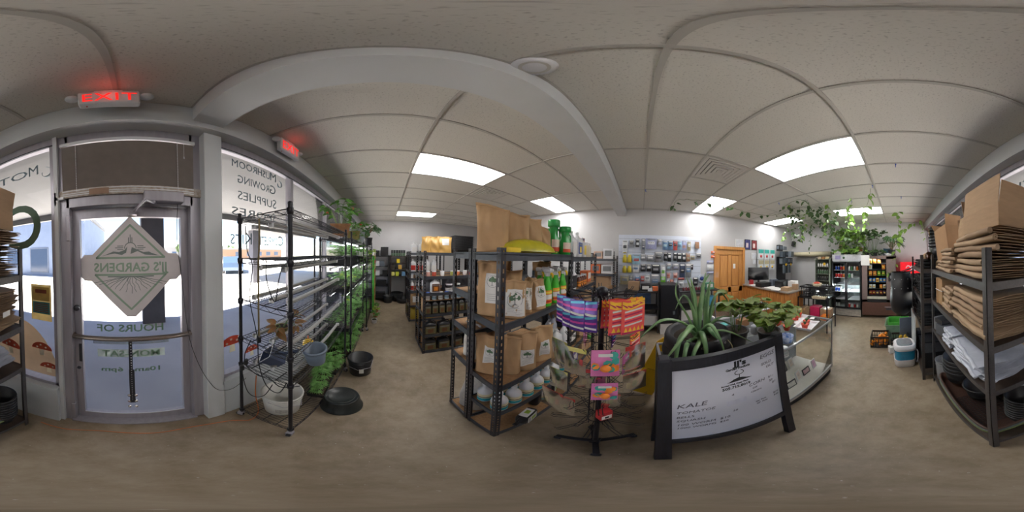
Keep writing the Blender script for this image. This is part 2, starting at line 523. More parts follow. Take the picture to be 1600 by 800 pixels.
w1 = win[1]
sign_line(w1, 'MUSHROOM', -1.37, -.80, 2.58, .115)
sign_line(w1, 'GROWING', -1.36, -.86, 2.42, .115)
sign_line(w1, 'SUPPLIES', -1.37, -.86, 2.26, .115)
sign_line(w1, 'SPORES', -1.36, -.80, 2.11, .10)
sign_line(w1, 'COMPLETE', -1.50, -1.10, 1.86, .12)
sign_line(w1, 'KITS', -1.02, -.78, 1.86, .12)
swash(w1, -1.40, 2.62, .05)
wl = win['L']
sign_line(wl, 'MOTHER', .64, 1.52, 2.48, .11)
swash(wl, .60, 2.53, .055)
o = text('C', .52, lgreen, 'lettering', wl, (.62, yv, 1.86), (PI / 2, 0, 0), .006)
sign_line(wl, 'ants', 1.02, 1.75, 1.95, .2, lgreen, .004)
sign_line(wl, 'SUPPLEMENTS', 1.72, 1.98, 2.30, .09)
# sticker of orange slices and mushrooms on the low part of the panes
st_bg = mat('pale_sticker', (206, 188, 168), .6, var=.1, scale=5, trans=.5); st_red = mat('red_cap_print', (196, 92, 70), .6, var=.15, scale=25, trans=.4)
st_wh = mat('cream_stem_print', (232, 226, 208), .6, var=.05, trans=.4)


def mush(w, x, z, s):
    g = MB(); n = 14
    g.prism([(x + math.cos(PI * i / n) * s, z + math.sin(PI * i / n) * s * .8) for i in range(n + 1)], .001, 0)
    g.prism([(x - s * .25, z - s * .7), (x + s * .25, z - s * .7), (x + s * .2, z), (x - s * .2, z)], .001, 1)
    for dx, dz in ((-.4, .3), (.1, .5), (.45, .2)): g.prism([(x + dx * s + math.cos(2 * PI * i / 8) * s * .1, z + dz * s + math.sin(2 * PI * i / 8) * s * .1) for i in range(8)], .0015, 1)
    g.build('mushroom_sticker', [st_red, st_wh], w, (0, yv - .001, 0))


g = MB(); n = 24
g.prism([(.88 + math.cos(PI * i / n) * .36, .68 + math.sin(PI * i / n) * .56) for i in range(n + 1)], .0008)
g.build('scenery_sticker', st_bg, wl, (0, yv - .003, 0))
mush(wl, .66, .98, .09); mush(wl, .60, .78, .08); mush(wl, .98, .9, .11); mush(w1, -.78, .95, .12); mush(w1, -1.0, .78, .09)
# poster taped on the left pane
po = MB(); po.b2((.56, -1.07, 1.27), (.74, -1.068, 1.57), 0); po.b2((.575, -1.068, 1.44), (.725, -1.0665, 1.55), 1); po.b2((.575, -1.068, 1.33), (.725, -1.0665, 1.43), 2)
po.b2((.60, -1.0665, 1.50), (.70, -1.0655, 1.53), 3)
for q in range(5): po.b2((.59, -1.0665, 1.345 + q * .016), (.71, -1.0655, 1.351 + q * .016), 3)
p = po.build('flyer', [mat('flyer_cream', (222, 206, 160), .6, trans=.5), mat('flyer_yellow', (224, 190, 110), .6, trans=.5), mat('flyer_teal', (70, 130, 132), .6, trans=.3), mat('flyer_brown', (120, 60, 40), .6)])
tag(p, 'yellow and teal printed flyer taped to the window left of the entrance door', 'poster')
p = MB(); p.b2((-.22, 0, -.04), (-.02, .001, .05)); 

# ------------------------------------------------------------------ entrance door
fr = MB()
fr.b2((.40, -1.17, 0), (.475, -1.06, 2.80)); fr.b2((-.50, -1.17, 0), (-.425, -1.06, 2.80)); fr.b2((-.44, -1.17, 2.13), (.42, -1.06, 2.20)); fr.b2((-.44, -1.17, 2.72), (.42, -1.06, 2.80))
fr.b2((-.44, -1.2, 0), (.42, -1.04, .02))
door = struct(fr.build('door_1', alu))
lf = MB(); lf.b2((.345, -1.165, .02), (.40, -1.12, 2.125)); lf.b2((-.425, -1.165, .02), (-.37, -1.12, 2.125)); lf.b2((-.37, -1.165, 2.05), (.345, -1.12, 2.125)); lf.b2((-.37, -1.165, .02), (.345, -1.12, .13))
lf.build('leaf_frame', alu, door)
g = MB(); g.b2((-.37, -1.146, .13), (.345, -1.14, 2.05)); g.build('pane', glassm, door)
g = MB(); g.b2((-.37, -1.12, .13), (.345, -1.115, .142)); g.build('glazing_bead', white_pl, door)
g = MB(); g.tube([(.40, -1.11, 1.175), (.39, -1.055, 1.18), (.30, -1.05, 1.18), (-.30, -1.05, 1.18), (-.41, -1.055, 1.18), (-.42, -1.11, 1.175)], .014, 8, 0)
g.b2((-.41, -1.064, 1.165), (.39, -1.056, 1.20)); g.build('push_bar', mat('steel_bar', (150, 140, 134), .3, .9), door)
g = MB(); g.lathe([(.001, .035), (.02, .033), (.024, .015), (.012, .01), (.012, 0)], 12, 0, M=Matrix.Translation((.375, -1.12, 1.40)) @ Matrix.Rotation(-PI / 2, 4, 'X'))
g.build('door_knob', alu_dark, door)
g = MB(); g.b2((.35, -1.12, .90), (.37, -1.11, 1.08)); g.lathe([(.015, 0), (.015, .01), (.006, .012)], 10, 0, M=Matrix.Translation((.375, -1.12, .82)) @ Matrix.Rotation(-PI / 2, 4, 'X')); g.build('lock_cylinder', alu_dark, door)
for z in (1.98, .25):
    g = MB(); g.b2((.395, -1.13, z - .09), (.425, -1.05, z + .09), bev=.004); g.build('hinge', alu, door)
g = MB(); g.b2((-.36, -1.06, 2.13), (-.10, -1.0, 2.205), bev=.006); g.cyl((-.16, -1.02, 2.15), (-.16, -1.02, 2.12), .018, 10)
g.build('closer_body', alu, door)
g = MB(); g.tube([(-.16, -1.02, 2.12), (-.10, -.93, 2.115)], .012, 6, 0, .5); g.tube([(-.10, -.93, 2.115), (-.03, -1.11, 2.08)], .009, 6); g.lathe([(.03, 0), (.03, .02), (.01, .02)], 10, 0, (-.03, -1.10, 2.055))
g.build('closer_arm', alu, door)
g = MB(); g.b2((-.50, -1.065, 2.20), (.47, -1.045, 2.26)); g.b2((.12, -1.045, 2.205), (.25, -1.04, 2.25), 1); g.build('header_strip', [mat('worn_white_paint', (190, 182, 176), .6, c2=(150, 130, 112), scale=40), mat('bare_wood_patch', (150, 120, 100), .7)], door)
g = MB(); g.b2((.43, -1.05, 2.19), (.50, -1.03, 2.21)); g.b2((.485, -1.05, 2.15), (.50, -1.03, 2.25)); g.build('bracket', white_pl, door)
# transom pane
g = MB(); g.b2((-.44, -1.146, 2.26), (.42, -1.14, 2.72)); g.build('transom_pane', glassm, door)
# door sticker: white diamond with side tabs, printed emblem
dc = MB(); cx, cz = -.01, 1.69
D_ = [(0, .365), (.36, .075), (.365, .05), (.345, -.08), (.28, -.085), (0, -.365), (-.28, -.085), (-.345, -.08), (-.365, .05), (-.36, .075)]
D_ = [(0, .37), (.27, .10), (.33, .10), (.365, .06), (.365, -.05), (.33, -.09), (.28, -.09), (.03, -.36), (-.03, -.36), (-.28, -.09), (-.33, -.09), (-.365, -.05), (-.365, .06), (-.33, .10), (-.27, .10)]
dc.prism([(x, z) for x, z in D_], .0012)
sheet = mat('white_vinyl_sheet', (204, 198, 198), .6, var=.03, trans=.35)
d = dc.build('diamond_sticker', sheet, door, (cx, -1.139, cz))
gm_ = mat('pale_green_print', (140, 162, 142), .6, var=.05); gd_ = mat('grey_green_print', (118, 128, 124), .6, var=.05)
a = MB()


def strip(mb, pts, w, m=0, y=.0014, close=False):
    """flat ribbon in the xz plane"""
    n = len(pts)
    for i in range(n if close else n - 1):
        p, q = Vector((pts[i][0], pts[i][1])), Vector((pts[(i + 1) % n][0], pts[(i + 1) % n][1]))
        t = (q - p).normalized(); nn = Vector((-t.y, t.x)) * w / 2
        e = t * (w * .3)
        mb.add([(p.x - e.x + nn.x, y, p.y - e.y + nn.y), (p.x - e.x - nn.x, y, p.y - e.y - nn.y), (q.x + e.x - nn.x, y, q.y + e.y - nn.y), (q.x + e.x + nn.x, y, q.y + e.y + nn.y)], [(0, 1, 2, 3)], m)


strip(a, [(-.24, .075), (0, .305), (.24, .075)], .014, 0, .0016, True)
strip(a, [(-.25, -.045), (0, -.30), (.25, -.045)], .014, 0, .0016, True)
for s in (-1, 0, 1):
    strip(a, [(s * .012, .18), (s * .012, .235 - abs(s) * .02)], .006, 1, .0018); 
    for q in (-1, 1): strip(a, [(q * .05, .145 + s * .012), (q * (.105 - abs(s) * .015), .145 + s * .012)], .006, 1, .0018)
n = 20; strip(a, [(math.cos(PI * i / n) * .04, .14 + math.sin(PI * i / n) * .04) for i in range(n + 1)], .006, 1, .0018)
a.add([(x, .0018, z) for x, z in ((-.21, .085), (-.15, .105), (-.13, .115), (-.09, .112), (-.04, .135), (-.01, .148), (.02, .155), (.04, .13), (.08, .115), (.12, .12), (.20, .088), (.15, .10), (.11, .105), (.06, .095), (.03, .11), (0, .10), (-.05, .12), (-.1, .095))],
      [(0, 1, 17), (1, 2, 17), (2, 3, 17), (3, 4, 16, 17), (4, 5, 16), (5, 15, 16), (6, 7, 14), (7, 8, 13, 14), (8, 9, 12), (8, 12, 13), (9, 10, 11), (9, 11, 12)], 1)
rr = random.Random(3)
for i in range(15):
    x = (i - 7) * .022; p = [(x * .35, -.06)]
    for q in range(1, 6): p.append((x * (.4 + .25 * q) + rr.uniform(-.01, .01), -.06 - q * .024 * (1 - abs(i - 7) / 11)))
    strip(a, p, .004, 1, .0018)
strip(a, [(-.16, -.058), (.16, -.058)], .008, 1, .0018)
a.build('emblem_print', [gm_, gd_], d)
text("JJ'S GARDENS", .088, gm_, 'lettering', d, (0, .0016, -.022), (PI / 2, 0, 0), .002, 0, 1.0, 'CENTER')
hg = mat('green_door_print', (112, 140, 116), .6, var=.05, trans=.2)
for s, z, x, sz, wd in (('HOURS OF', 1.205, 0, .085, 1.15), ('OPERATION', 1.10, 0, .06, 1.2), ('MON-SAT', .965, 0, .085, 1.1), ('10am   6pm', .795, 0, .07, 1.3)):
    if s == 'OPERATION':
        g = MB(); g.prism([(-.27, 1.085), (.27, 1.085), (.27, 1.14), (-.27, 1.14)], .0006); g.build('faded_print', mat('pale_print', (150, 160, 150), .6, alpha=.35), door, (0, -1.139, 0))
        continue
    text(s, sz, hg, 'lettering', door, (x, -1.137, z), (PI / 2, 0, 0), .0015, 0, wd, 'CENTER')
g = MB(); g.prism([(-.24, .955), (.24, .955), (.24, 1.035), (-.24, 1.035)], .0006); g.build('print_panel', mat('print_panel_green', (200, 212, 202), .6, alpha=.5), door, (0, -1.1395, 0))
# bell strap
ch = thing('door_bell_strap', 'black studded strap of small bells hanging from the door push bar', 'door bells', (.005, -1.045, 1.17))
g = MB(); g.b2((-.012, -.004, -.30), (.012, .004, 0)); g.b2((-.022, -.006, -.72), (.014, .006, -.28)); g.build('strap', black_rub, ch)
g = MB()
for q in range(26): g.lathe([(.004, 0), (.002, .004)], 6, 0, M=Matrix.Translation((-.003, .004, -.02 - q * .026)) @ Matrix.Rotation(-PI / 2, 4, 'X'))
g.build('studs', white_pl, ch)
for q, z in enumerate((-.60, -.69, -.78)):
    g = MB()
    for s in (-1, 1): g.lathe([(.001, -.014), (.011, -.008), (.013, 0), (.011, .008), (.001, .014)], 10, 0, (s * .022 - .004, .008, z))
    g.build('bell', mat('bell_metal', (190, 180, 176), .25, .9), ch)
# blind in the transom
bl = thing('venetian_blind', 'closed grey venetian blind over the entrance door', 'blind', (0, -1.05, 2.70))
g = MB(); g.b2((-.455, -.015, -.03), (.45, .015, .0)); g.build('head_rail', white_pl, bl)
g = MB(); zz = -.035
while zz > -.44: g.add([(-.445, .004, zz), (.44, .004, zz), (.44, -.003, zz - .0155), (-.445, -.003, zz - .0155), (-.445, .005, zz), (.44, .005, zz), (.44, -.002, zz - .0155), (-.445, -.002, zz - .0155)], [(0, 1, 2, 3), (7, 6, 5, 4)]); zz -= .0105
o = g.build('slats', mat('blind_taupe', (128, 118, 112), .6, var=.06, trans=.14), bl); o['kind'] = 'stuff'
g = MB()
for z in (-.447, -.468, -.482): g.b2((-.445, -.008, z - .006), (.44, .008, z))
g.build('bottom_rail', white_pl, bl)
for x in (.335, -.33):
    g = MB()
    for q in range(30): g.lathe([(.003, 0), (.003, .008)], 5, 0, (x, .012, -.04 - q * .0145))
    g.build('ladder_cord', white_pl, bl)
g = MB(); g.tube([(-.375, .014, -.03), (-.375, .014, -.17)], .0015, 5); g.lathe([(.003, .0), (.006, -.018), (.001, -.02)], 8, 0, (-.375, .014, -.17)); g.build('pull_cord', white_pl, bl)

# ------------------------------------------------------------------ exit signs
redm = bpy.data.materials.new('lit_red_letters'); redm.use_nodes = True
_b = redm.node_tree.nodes['Principled BSDF']; _b.inputs['Base Color'].default_value = (.8, .01, .01, 1); _b.inputs['Emission Color'].default_value = (1, .02, .015, 1); _b.inputs['Emission Strength'].default_value = .32
for (x, y, z, rz, lb) in ((.075, -.80, 2.925, .06, 'lit red exit sign hung above the entrance door'), (-1.30, -.87, 2.93, -.02, 'lit red exit sign hung above the shopfront windows')):
    e = thing('exit_sign', lb, 'exit sign', (x, y, z), rz, 'exit signs')
    g = MB(); g.box((0, 0, 0), (.30, .055, .17), 0, None, .008); g.build('housing', white_pl, e)
    g = MB(); g.box((0, 0, .092), (.14, .05, .02), 0, None, .004); g.build('canopy_mount', white_pl, e)
    text('EXIT', .15, redm, 'lettering', e, (0, .0285, -.053), (PI / 2, 0, PI), .0012, 0, .80, 'CENTER', .0004, 1.12)
    for s in (-1, 1):
        g = MB(); g.lathe([(.035, 0), (.038, .012), (.028, .028), (.005, .034)], 12, 0, M=Matrix.Translation((s * .185, 0, .05)) @ Matrix.Rotation(PI, 4, 'X'))
        g.b2((min(s * .15, s * .185), -.01, .04), (max(s * .15, s * .185), .01, .06)); g.build('lamp_head', white_pl, e)
    g = MB(); g.lathe([(.005, 0), (.005, .006)], 8, 0, (.11, .0, -.09)); g.build('test_button', mat('red_button', (180, 60, 50)), e)
    L_ = bpy.data.lights.new('exit_glow', 'POINT'); L_.energy = .03; L_.color = (1, .05, .03); L_.shadow_soft_size = .03
    lo = bpy.data.objects.new('exit_glow', L_); COL.objects.link(lo); lo.parent = e; lo.location = (0, .07, .03)
# smoke detector
s = thing('smoke_detector', 'round white smoke detector on the ceiling', 'smoke detector', (-.35, .41, CEIL))
g = MB(); g.lathe([(.075, 0), (.08, -.012), (.07, -.03), (.055, -.038), (.001, -.04)][::-1], 24); g.build('body', white_pl, s)
g = MB(); g.lathe([(.055, -.030), (.0555, -.0385)], 20); g.build('vent_ring', ventm, s)

# ------------------------------------------------------------------ wooden door in the back wall
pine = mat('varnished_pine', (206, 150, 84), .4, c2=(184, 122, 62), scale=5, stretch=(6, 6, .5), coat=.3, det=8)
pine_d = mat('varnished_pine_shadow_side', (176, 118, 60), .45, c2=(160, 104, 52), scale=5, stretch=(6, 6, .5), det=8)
fr = MB(); fr.b2((DX0 - .07, 4.06, 0), (DX0, 4.13, DZ)); fr.b2((DX1, 4.06, 0), (DX1 + .07, 4.13, DZ)); fr.b2((DX0 - .07, 4.06, DZ), (DX1 + .07, 4.13, DZ + .08))
d2 = struct(fr.build('door_2', pine))
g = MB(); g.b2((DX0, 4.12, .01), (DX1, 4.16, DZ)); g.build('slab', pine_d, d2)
for x0, x1, z0, z1 in ((DX0, DX1, .01, .22), (DX0, DX1, 1.92, DZ), (DX0, DX1, .82, .98), (DX0, DX0 + .12, .2, 1.95), (DX1 - .12, DX1, .2, 1.95), ((DX0 + DX1) / 2 - .055, (DX0 + DX1) / 2 + .055, .2, 1.95)):
    g = MB(); g.b2((x0, 4.10, z0), (x1, 4.121, z1), bev=.004); g.build('door_rail' if x1 - x0 > .5 else 'door_stile', pine, d2)
for x0 in (DX0 + .15, (DX0 + DX1) / 2 + .085):
    for z0, z1 in ((.26, .79), (1.01, 1.89)):
        g = MB(); g.b2((x0, 4.108, z0), (x0 + .23, 4.121, z1), bev=.01); g.build('raised_panel', pine, d2)
g = MB(); g.lathe([(.03, 0), (.03, .008), (.012, .012), (.012, .04), (.028, .05), (.028, .07), (.01, .075)], 14, 0, M=Matrix.Translation((DX0 + .06, 4.10, .95)) @ Matrix.Rotation(PI / 2, 4, 'X')); g.build('door_knob', mat('brass', (170, 140, 80), .3, .9), d2)
g = MB(); g.b2((2.60, 4.096, 1.52), (2.68, 4.10, 1.66)); g.build('notice', paper, d2)

# ------------------------------------------------------------------ outside: walkway, roof over it, car park, street
def ground_mat():
    return mat('parking_concrete', (226, 222, 214), .9, var=.08, scale=1.2, bump=.05)
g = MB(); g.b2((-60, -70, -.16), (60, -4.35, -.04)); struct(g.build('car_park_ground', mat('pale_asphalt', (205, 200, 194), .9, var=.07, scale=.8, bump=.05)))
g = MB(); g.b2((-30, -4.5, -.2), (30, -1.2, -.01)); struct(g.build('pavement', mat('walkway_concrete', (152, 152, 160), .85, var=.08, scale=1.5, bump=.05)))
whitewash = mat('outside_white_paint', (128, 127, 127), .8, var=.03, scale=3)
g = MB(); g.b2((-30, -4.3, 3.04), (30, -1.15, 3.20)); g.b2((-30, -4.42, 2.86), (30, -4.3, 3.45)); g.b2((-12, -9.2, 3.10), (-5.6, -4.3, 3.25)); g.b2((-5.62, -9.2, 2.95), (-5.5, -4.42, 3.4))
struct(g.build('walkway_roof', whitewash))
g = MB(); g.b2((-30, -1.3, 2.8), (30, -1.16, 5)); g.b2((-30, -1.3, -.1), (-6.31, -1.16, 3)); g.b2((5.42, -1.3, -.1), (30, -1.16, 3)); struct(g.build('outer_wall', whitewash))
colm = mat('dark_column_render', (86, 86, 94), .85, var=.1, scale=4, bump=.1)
for x, y in ((-.58, -4.1), (-6.85, -7.1), (5.6, -4.1), (11, -4.1)):
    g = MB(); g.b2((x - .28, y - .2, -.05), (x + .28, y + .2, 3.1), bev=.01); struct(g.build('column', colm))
lm = mat('faded_yellow_line', (214, 196, 130), .8, var=.15, scale=10)
for i in range(9):
    g = MB(); x = -16 + i * 3.1; g.b2((x, -13, -.04), (x + .1, -8, -.035)); struct(g.build('road_marking', lm))
bw = mat('pale_blue_render', (112, 124, 146), .85, var=.05, scale=2); bdk = mat('shaded_shopfront', (92, 100, 116), .7, var=.2, scale=2); bt = mat('tan_render', (130, 104, 84), .85, var=.06)


def building(label, x0, x1, y0, y1, z, m, wins, face):
    t = thing('building', label, 'building', ((x0 + x1) / 2, (y0 + y1) / 2, -.05))
    cx, cy = (x0 + x1) / 2, (y0 + y1) / 2
    g = MB(); g.b2((x0 - cx, y0 - cy, 0), (x1 - cx, y1 - cy, z)); g.build('wall', m, t)
    g = MB(); g.b2((x0 - cx - .2, y0 - cy - .2, z), (x1 - cx + .2, y1 - cy + .2, z + .35)); g.build('parapet', whitewash, t)
    for (a, b, z0, z1) in wins:
        g = MB(); g.b2((a - cx, y1 - cy, z0), (b - cx, y1 - cy + .06, z1)); w = g.build('window', bdk, t)
        q = MB(); q.b2((a - cx + .1, y1 - cy + .06, z0 + .1), (b - cx - .1, y1 - cy + .07, z1 - .1)); q.build('pane', mat('far_glass', (60, 74, 96), .15), w)


building('pale two storey shop building across the car park, seen left of the door sticker', 3.6, 13, -24, -13, 5.2, bw, [(4.2, 6.2, .3, 2.6), (7, 9, .3, 2.6), (10, 12, .3, 2.6), (4.6, 5.6, 3.6, 4.3)], 0)
building('low pale shop row with dark shopfronts seen through the left window', 14, 34, -26, -16, 3.6, bw, [(15 + i * 3, 17 + i * 3, .3, 2.6) for i in range(6)], 0)
building('long low tan wall beyond the parked car', -46, -22, -40, -34, 2.6, bt, [(-44 + i * 4, -42 + i * 4, .8, 2.0) for i in range(5)], 0)
building('distant low pale building seen right of the door sticker', -19, -7, -58, -50, 3.4, whitewash, [(-18 + i * 3, -16.5 + i * 3, .8, 2.4) for i in range(4)], 0)


def car(label, loc, rz, c):
    t = thing('car', label, 'car', loc, rz)
    paintc = mat('car_paint_%d' % c[0], c, .25, .4, .03, coat=.6)
    prof = [(-2.1, .35), (-2.12, .75), (-1.9, .92), (-1.2, 1.0), (-.55, 1.42), (.7, 1.47), (1.5, 1.05), (2.05, .98), (2.15, .6), (2.1, .32)]
    b = MB(); b.ring([[(x, y, z) for x, z in prof] for y in (-.86, .86)], 0, False); b.build('body', paintc, t)
    gl = MB()
    for s in (-1, 1): gl.add([(-1.05, s * .868, 1.0), (-.5, s * .868, 1.36), (.65, s * .868, 1.4), (1.3, s * .868, 1.06)], [(0, 1, 2, 3)])
    gl.add([(-1.22, -.78, 1.01), (-1.22, .78, 1.01), (-.58, .72, 1.415), (-.58, -.72, 1.415)], [(0, 1, 2, 3)], 0, False, Matrix.Translation((-.01, 0, .01)))
    gl.build('windscreen', mat('car_glass', (70, 84, 100), .1), t)
    for x in (-1.35, 1.3):
        for y in (-.8, .8):
            w = MB(); w.lathe([(.2, -.1), (.33, -.09), (.34, 0), (.33, .09), (.2, .1)], 18, 0, M=Matrix.Translation((x, y, .33)) @ Matrix.Rotation(PI / 2, 4, 'X')); w.lathe([(.19, -.105), (.19, .105)], 14, 1, M=Matrix.Translation((x, y, .33)) @ Matrix.Rotation(PI / 2, 4, 'X'))
            w.build('wheel', [black_rub, alu], t)
    for y in (-.62, .62):
        w = MB(); w.box((-2.08, y, .72), (.06, .32, .12), 0, None, .02); w.build('headlight', white_pl, t)


car('silver blue hatchback parked outside the right window', (-9.2, -12.6, -.04), 1.0, (66, 82, 104))
car('white car parked far behind the entrance door glass', (-13, -30, -.04), .2, (220, 222, 226))
# far trees
tm = mat('tree_foliage', (88, 106, 66), .9, var=.35, scale=6); tk = mat('tree_bark', (90, 74, 60), .9)
for i, (x, y, h) in enumerate(((-14, -42, 4.6), (-17, -44, 3.8), (-30, -48, 4.4), (-36, -50, 4.9), (-5, -60, 4.2))):
    t = thing('tree', ['small green tree beyond the car park, just right of the door sticker', 'low round tree standing beside the small green tree beyond the car park', 'green tree over the long tan wall', 'taller green tree over the far end of the long tan wall', 'far low tree beyond the distant pale building'][i], 'tree', (x, y, -.05))
    g = MB(); g.tube([(0, 0, 0), (.1, 0, h * .4), (0, .1, h * .7)], [.18, .13, .05], 7); g.build('trunk', tk, t)
    g = MB()
    for q in range(260):
        a_ = R.uniform(0, 2 * PI); b_ = R.uniform(-1, 1); rr_ = R.uniform(.6, 1) * h * .36
        c_ = Vector((math.cos(a_) * math.sqrt(1 - b_ * b_) * rr_, math.sin(a_) * math.sqrt(1 - b_ * b_) * rr_, h * .7 + b_ * rr_ * .8))
        M = Matrix.Translation(c_) @ Euler((R.uniform(0, 6), R.uniform(0, 6), 0)).to_matrix().to_4x4(); k_ = .28
        g.add([(-k_, 0, 0), (0, -k_ * .5, .05), (k_, 0, 0), (0, k_ * .5, .05)], [(0, 1, 2, 3)], 0, False, M)
    o = g.build('foliage', tm, t); o['kind'] = 'stuff'
# ================================================================== PRODUCT BUILDERS (each makes one thing; copies come from dup)
def tree_emblem(f, cu, cv, s, asp, mb):
    """round tree mark mapped on a bag face: f(u, v) gives the point"""
    def P_(a, b): return f(cu + a * s, cv + b * s * asp)
    n = 20
    rs = [[P_(math.cos(2 * PI * i / n) * r, math.sin(2 * PI * i / n) * r) for i in range(n)] for r in (.5, .47)]
    mb.ring(rs, 0, False, True, False)
    for a, b, r in ((-.2, .12, .17), (.2, .12, .17), (0, .26, .17), (0, .08, .14)):
        mb.add([P_(a, b)] + [P_(a + math.cos(2 * PI * i / 7 + a) * r, b + math.sin(2 * PI * i / 7 + a) * r) for i in range(7)], [(0, 1 + i, 1 + (i + 1) % 7) for i in range(7)], 1)
    mb.add([P_(-.04, .05), P_(.04, .05), P_(.03, -.26), P_(-.03, -.26)], [(0, 1, 2, 3)], 0)
    for i in range(5):
        x = (i - 2) * .13; mb.add([P_(-.03, -.24), P_(.03, -.24), P_(x, -.40)], [(0, 1, 2)], 0)


def bag(label, w, d, h, m=None, lab=None, group=None, loc=(0, 0, 0), rz=0., seed=1, emblem=True, fold=.0, lean=0., small=False, peak=0., cat='bag', name='paper_bag'):
    """filled block-bottom paper bag, pinched to a crimped seam at the top; front faces -y. lab=(u0,u1,v0,v1)"""
    m = m or kraft; rr = random.Random(seed); ph = [rr.uniform(0, 6) for _ in range(6)]

    def f(u, v, side=-1, off=0.):
        # u 0..1 across, v 0..1 up
        t = max(0., (v - .50) / .5); th = d / 2 * (1 - t ** 1.6) + .004
        ww = w / 2 * (1 - .04 * math.sin(v * PI)) * (1 + .03 * t)
        a = (u - .5) * 2
        e = max(0., 1 - abs(a) ** 5) ** .55
        y = side * (th * e + off)
        cr = .006 * math.sin(9 * v + ph[0] + 3 * a) + .005 * math.sin(6 * a + ph[1] + 8 * v) + .004 * math.sin(17 * a * v + ph[2])
        if v > .93: cr *= .5
        y += side * cr * e * min(1, v * 8) + lean * v * v * h * .5 + t * .012 * math.sin(5 * a + ph[3])
        return Vector((a * ww, y, v * h - peak * a * v ** 4 * h - .012 * (v > .9) * abs(math.sin(2 * a + ph[4]))))
    t = thing(name, label, cat, loc, rz, group)
    g = MB(); nu, nv = (8, 7) if small else (14, 12)
    rings = []
    for j in range(nv + 1):
        v = j / nv
        rings.append([f(i / nu, v, -1) for i in range(nu + 1)] + [f(1 - i / nu, v, 1) for i in range(nu + 1)])
    g.ring(rings, 0, True, True, True); g.build('body', m, t)
    if not small:
        g = MB(); g.surf(lambda u, v: f(u, .955 + v * .05, -1, .003 + .006 * (1 - abs(2 * v - 1))), 8, 2); g.build('folded_top', m, t)
    if lab:
        u0, u1, v0, v1 = lab
        q = MB(); q.surf(lambda u, v: f(u0 + (u1 - u0) * u, v0 + (v1 - v0) * v, -1, .003), 6, 6); L = q.build('label', paper, t); L['label'] = 'white paper label with printing'
        if emblem:
            e = MB(); asp = w / h
            cu = (u0 + u1) / 2
            tree_emblem(lambda a, b: f(a, b, -1, .0042), cu, v1 - (u1 - u0) * .52 * asp, (u1 - u0) * .8, asp, e)
            for i in range(4):
                vv = v0 + (v1 - v0) * (.10 + i * .07); e.surf(lambda u, v: f(u0 + (u1 - u0) * (.12 + .76 * u * (1 - .2 * (i % 2))), vv + .006 * v, -1, .004), 3, 1, 0)
            e.build('print', [ink_grey, green_ink], L)
    return t


def jug(label, w=.15, d=.10, h=.27, body=white_pl, cap=None, lab=None, m_lab=None, group=None, loc=(0, 0, 0), rz=0., hand=True, name='jug', cat='bottle', accent=None):
    """moulded jug with shoulder, neck, cap and hollow-looking side handle; label on the -y face"""
    cap = cap or white_pl; t = thing(name, label, cat, loc, rz, group)
    def sq(hw, hd, z, n=16, p=.45):
        return [(math.copysign(abs(math.cos(2 * PI * i / n)) ** p, math.cos(2 * PI * i / n)) * hw, math.copysign(abs(math.sin(2 * PI * i / n)) ** p, math.sin(2 * PI * i / n)) * hd, z) for i in range(n)]
    g = MB(); W, D = w / 2, d / 2; nx = -.0
    rs = [sq(W * .93, D * .93, 0), sq(W, D, h * .03), sq(W, D, h * .60), sq(W * .96, D * .95, h * .68)]
    for z, k in ((.75, .72), (.81, .42), (.84, .26)): rs.append([(x + nx, y, zz) for x, y, zz in sq(W * k, max(D * k, D * .4 if k > .3 else D * k * 1.3), h * z, p=.6 + .4 * (1 - k))])
    rs.append(sq(W * .22, D * .32, h * .90, p=1.))
    g.ring(rs, 0); 
    if hand: g.tube([(W * .25, 0, h * .84), (W * .62, 0, h * .86), (W * .92, 0, h * .78), (W * .93, 0, h * .62)], h * .035, 7, 0)
    g.build('body', body, t)
    g = MB(); g.lathe([(min(W, D) * .36, h * .89), (min(W, D) * .38, h * .90), (min(W, D) * .38, h * .985), (min(W, D) * .34, h)], 12); g.build('cap', cap, t)
    if m_lab:
        z0, z1 = lab or (.10, .56)
        q = MB(); q.box((0, -D - .0008, h * (z0 + z1) / 2), (w * .80, .0016, h * (z1 - z0)), 0); q.box((W + .0008, 0, h * (z0 + z1) / 2), (.0016, d * .75, h * (z1 - z0)), 0)
        if accent:
            q.box((0, -D - .0018, h * (z0 * .62 + z1 * .38)), (w * .42, .001, h * (z1 - z0) * .5), 1)
            q.box((0, -D - .0018, h * (z0 * .15 + z1 * .85)), (w * .66, .001, h * (z1 - z0) * .12), 2)
            q.box((W + .0018, 0, h * (z0 * .6 + z1 * .4)), (.001, d * .4, h * (z1 - z0) * .4), 1)
        q.build('label', [m_lab, accent or m_lab, ink_grey], t)
    return t


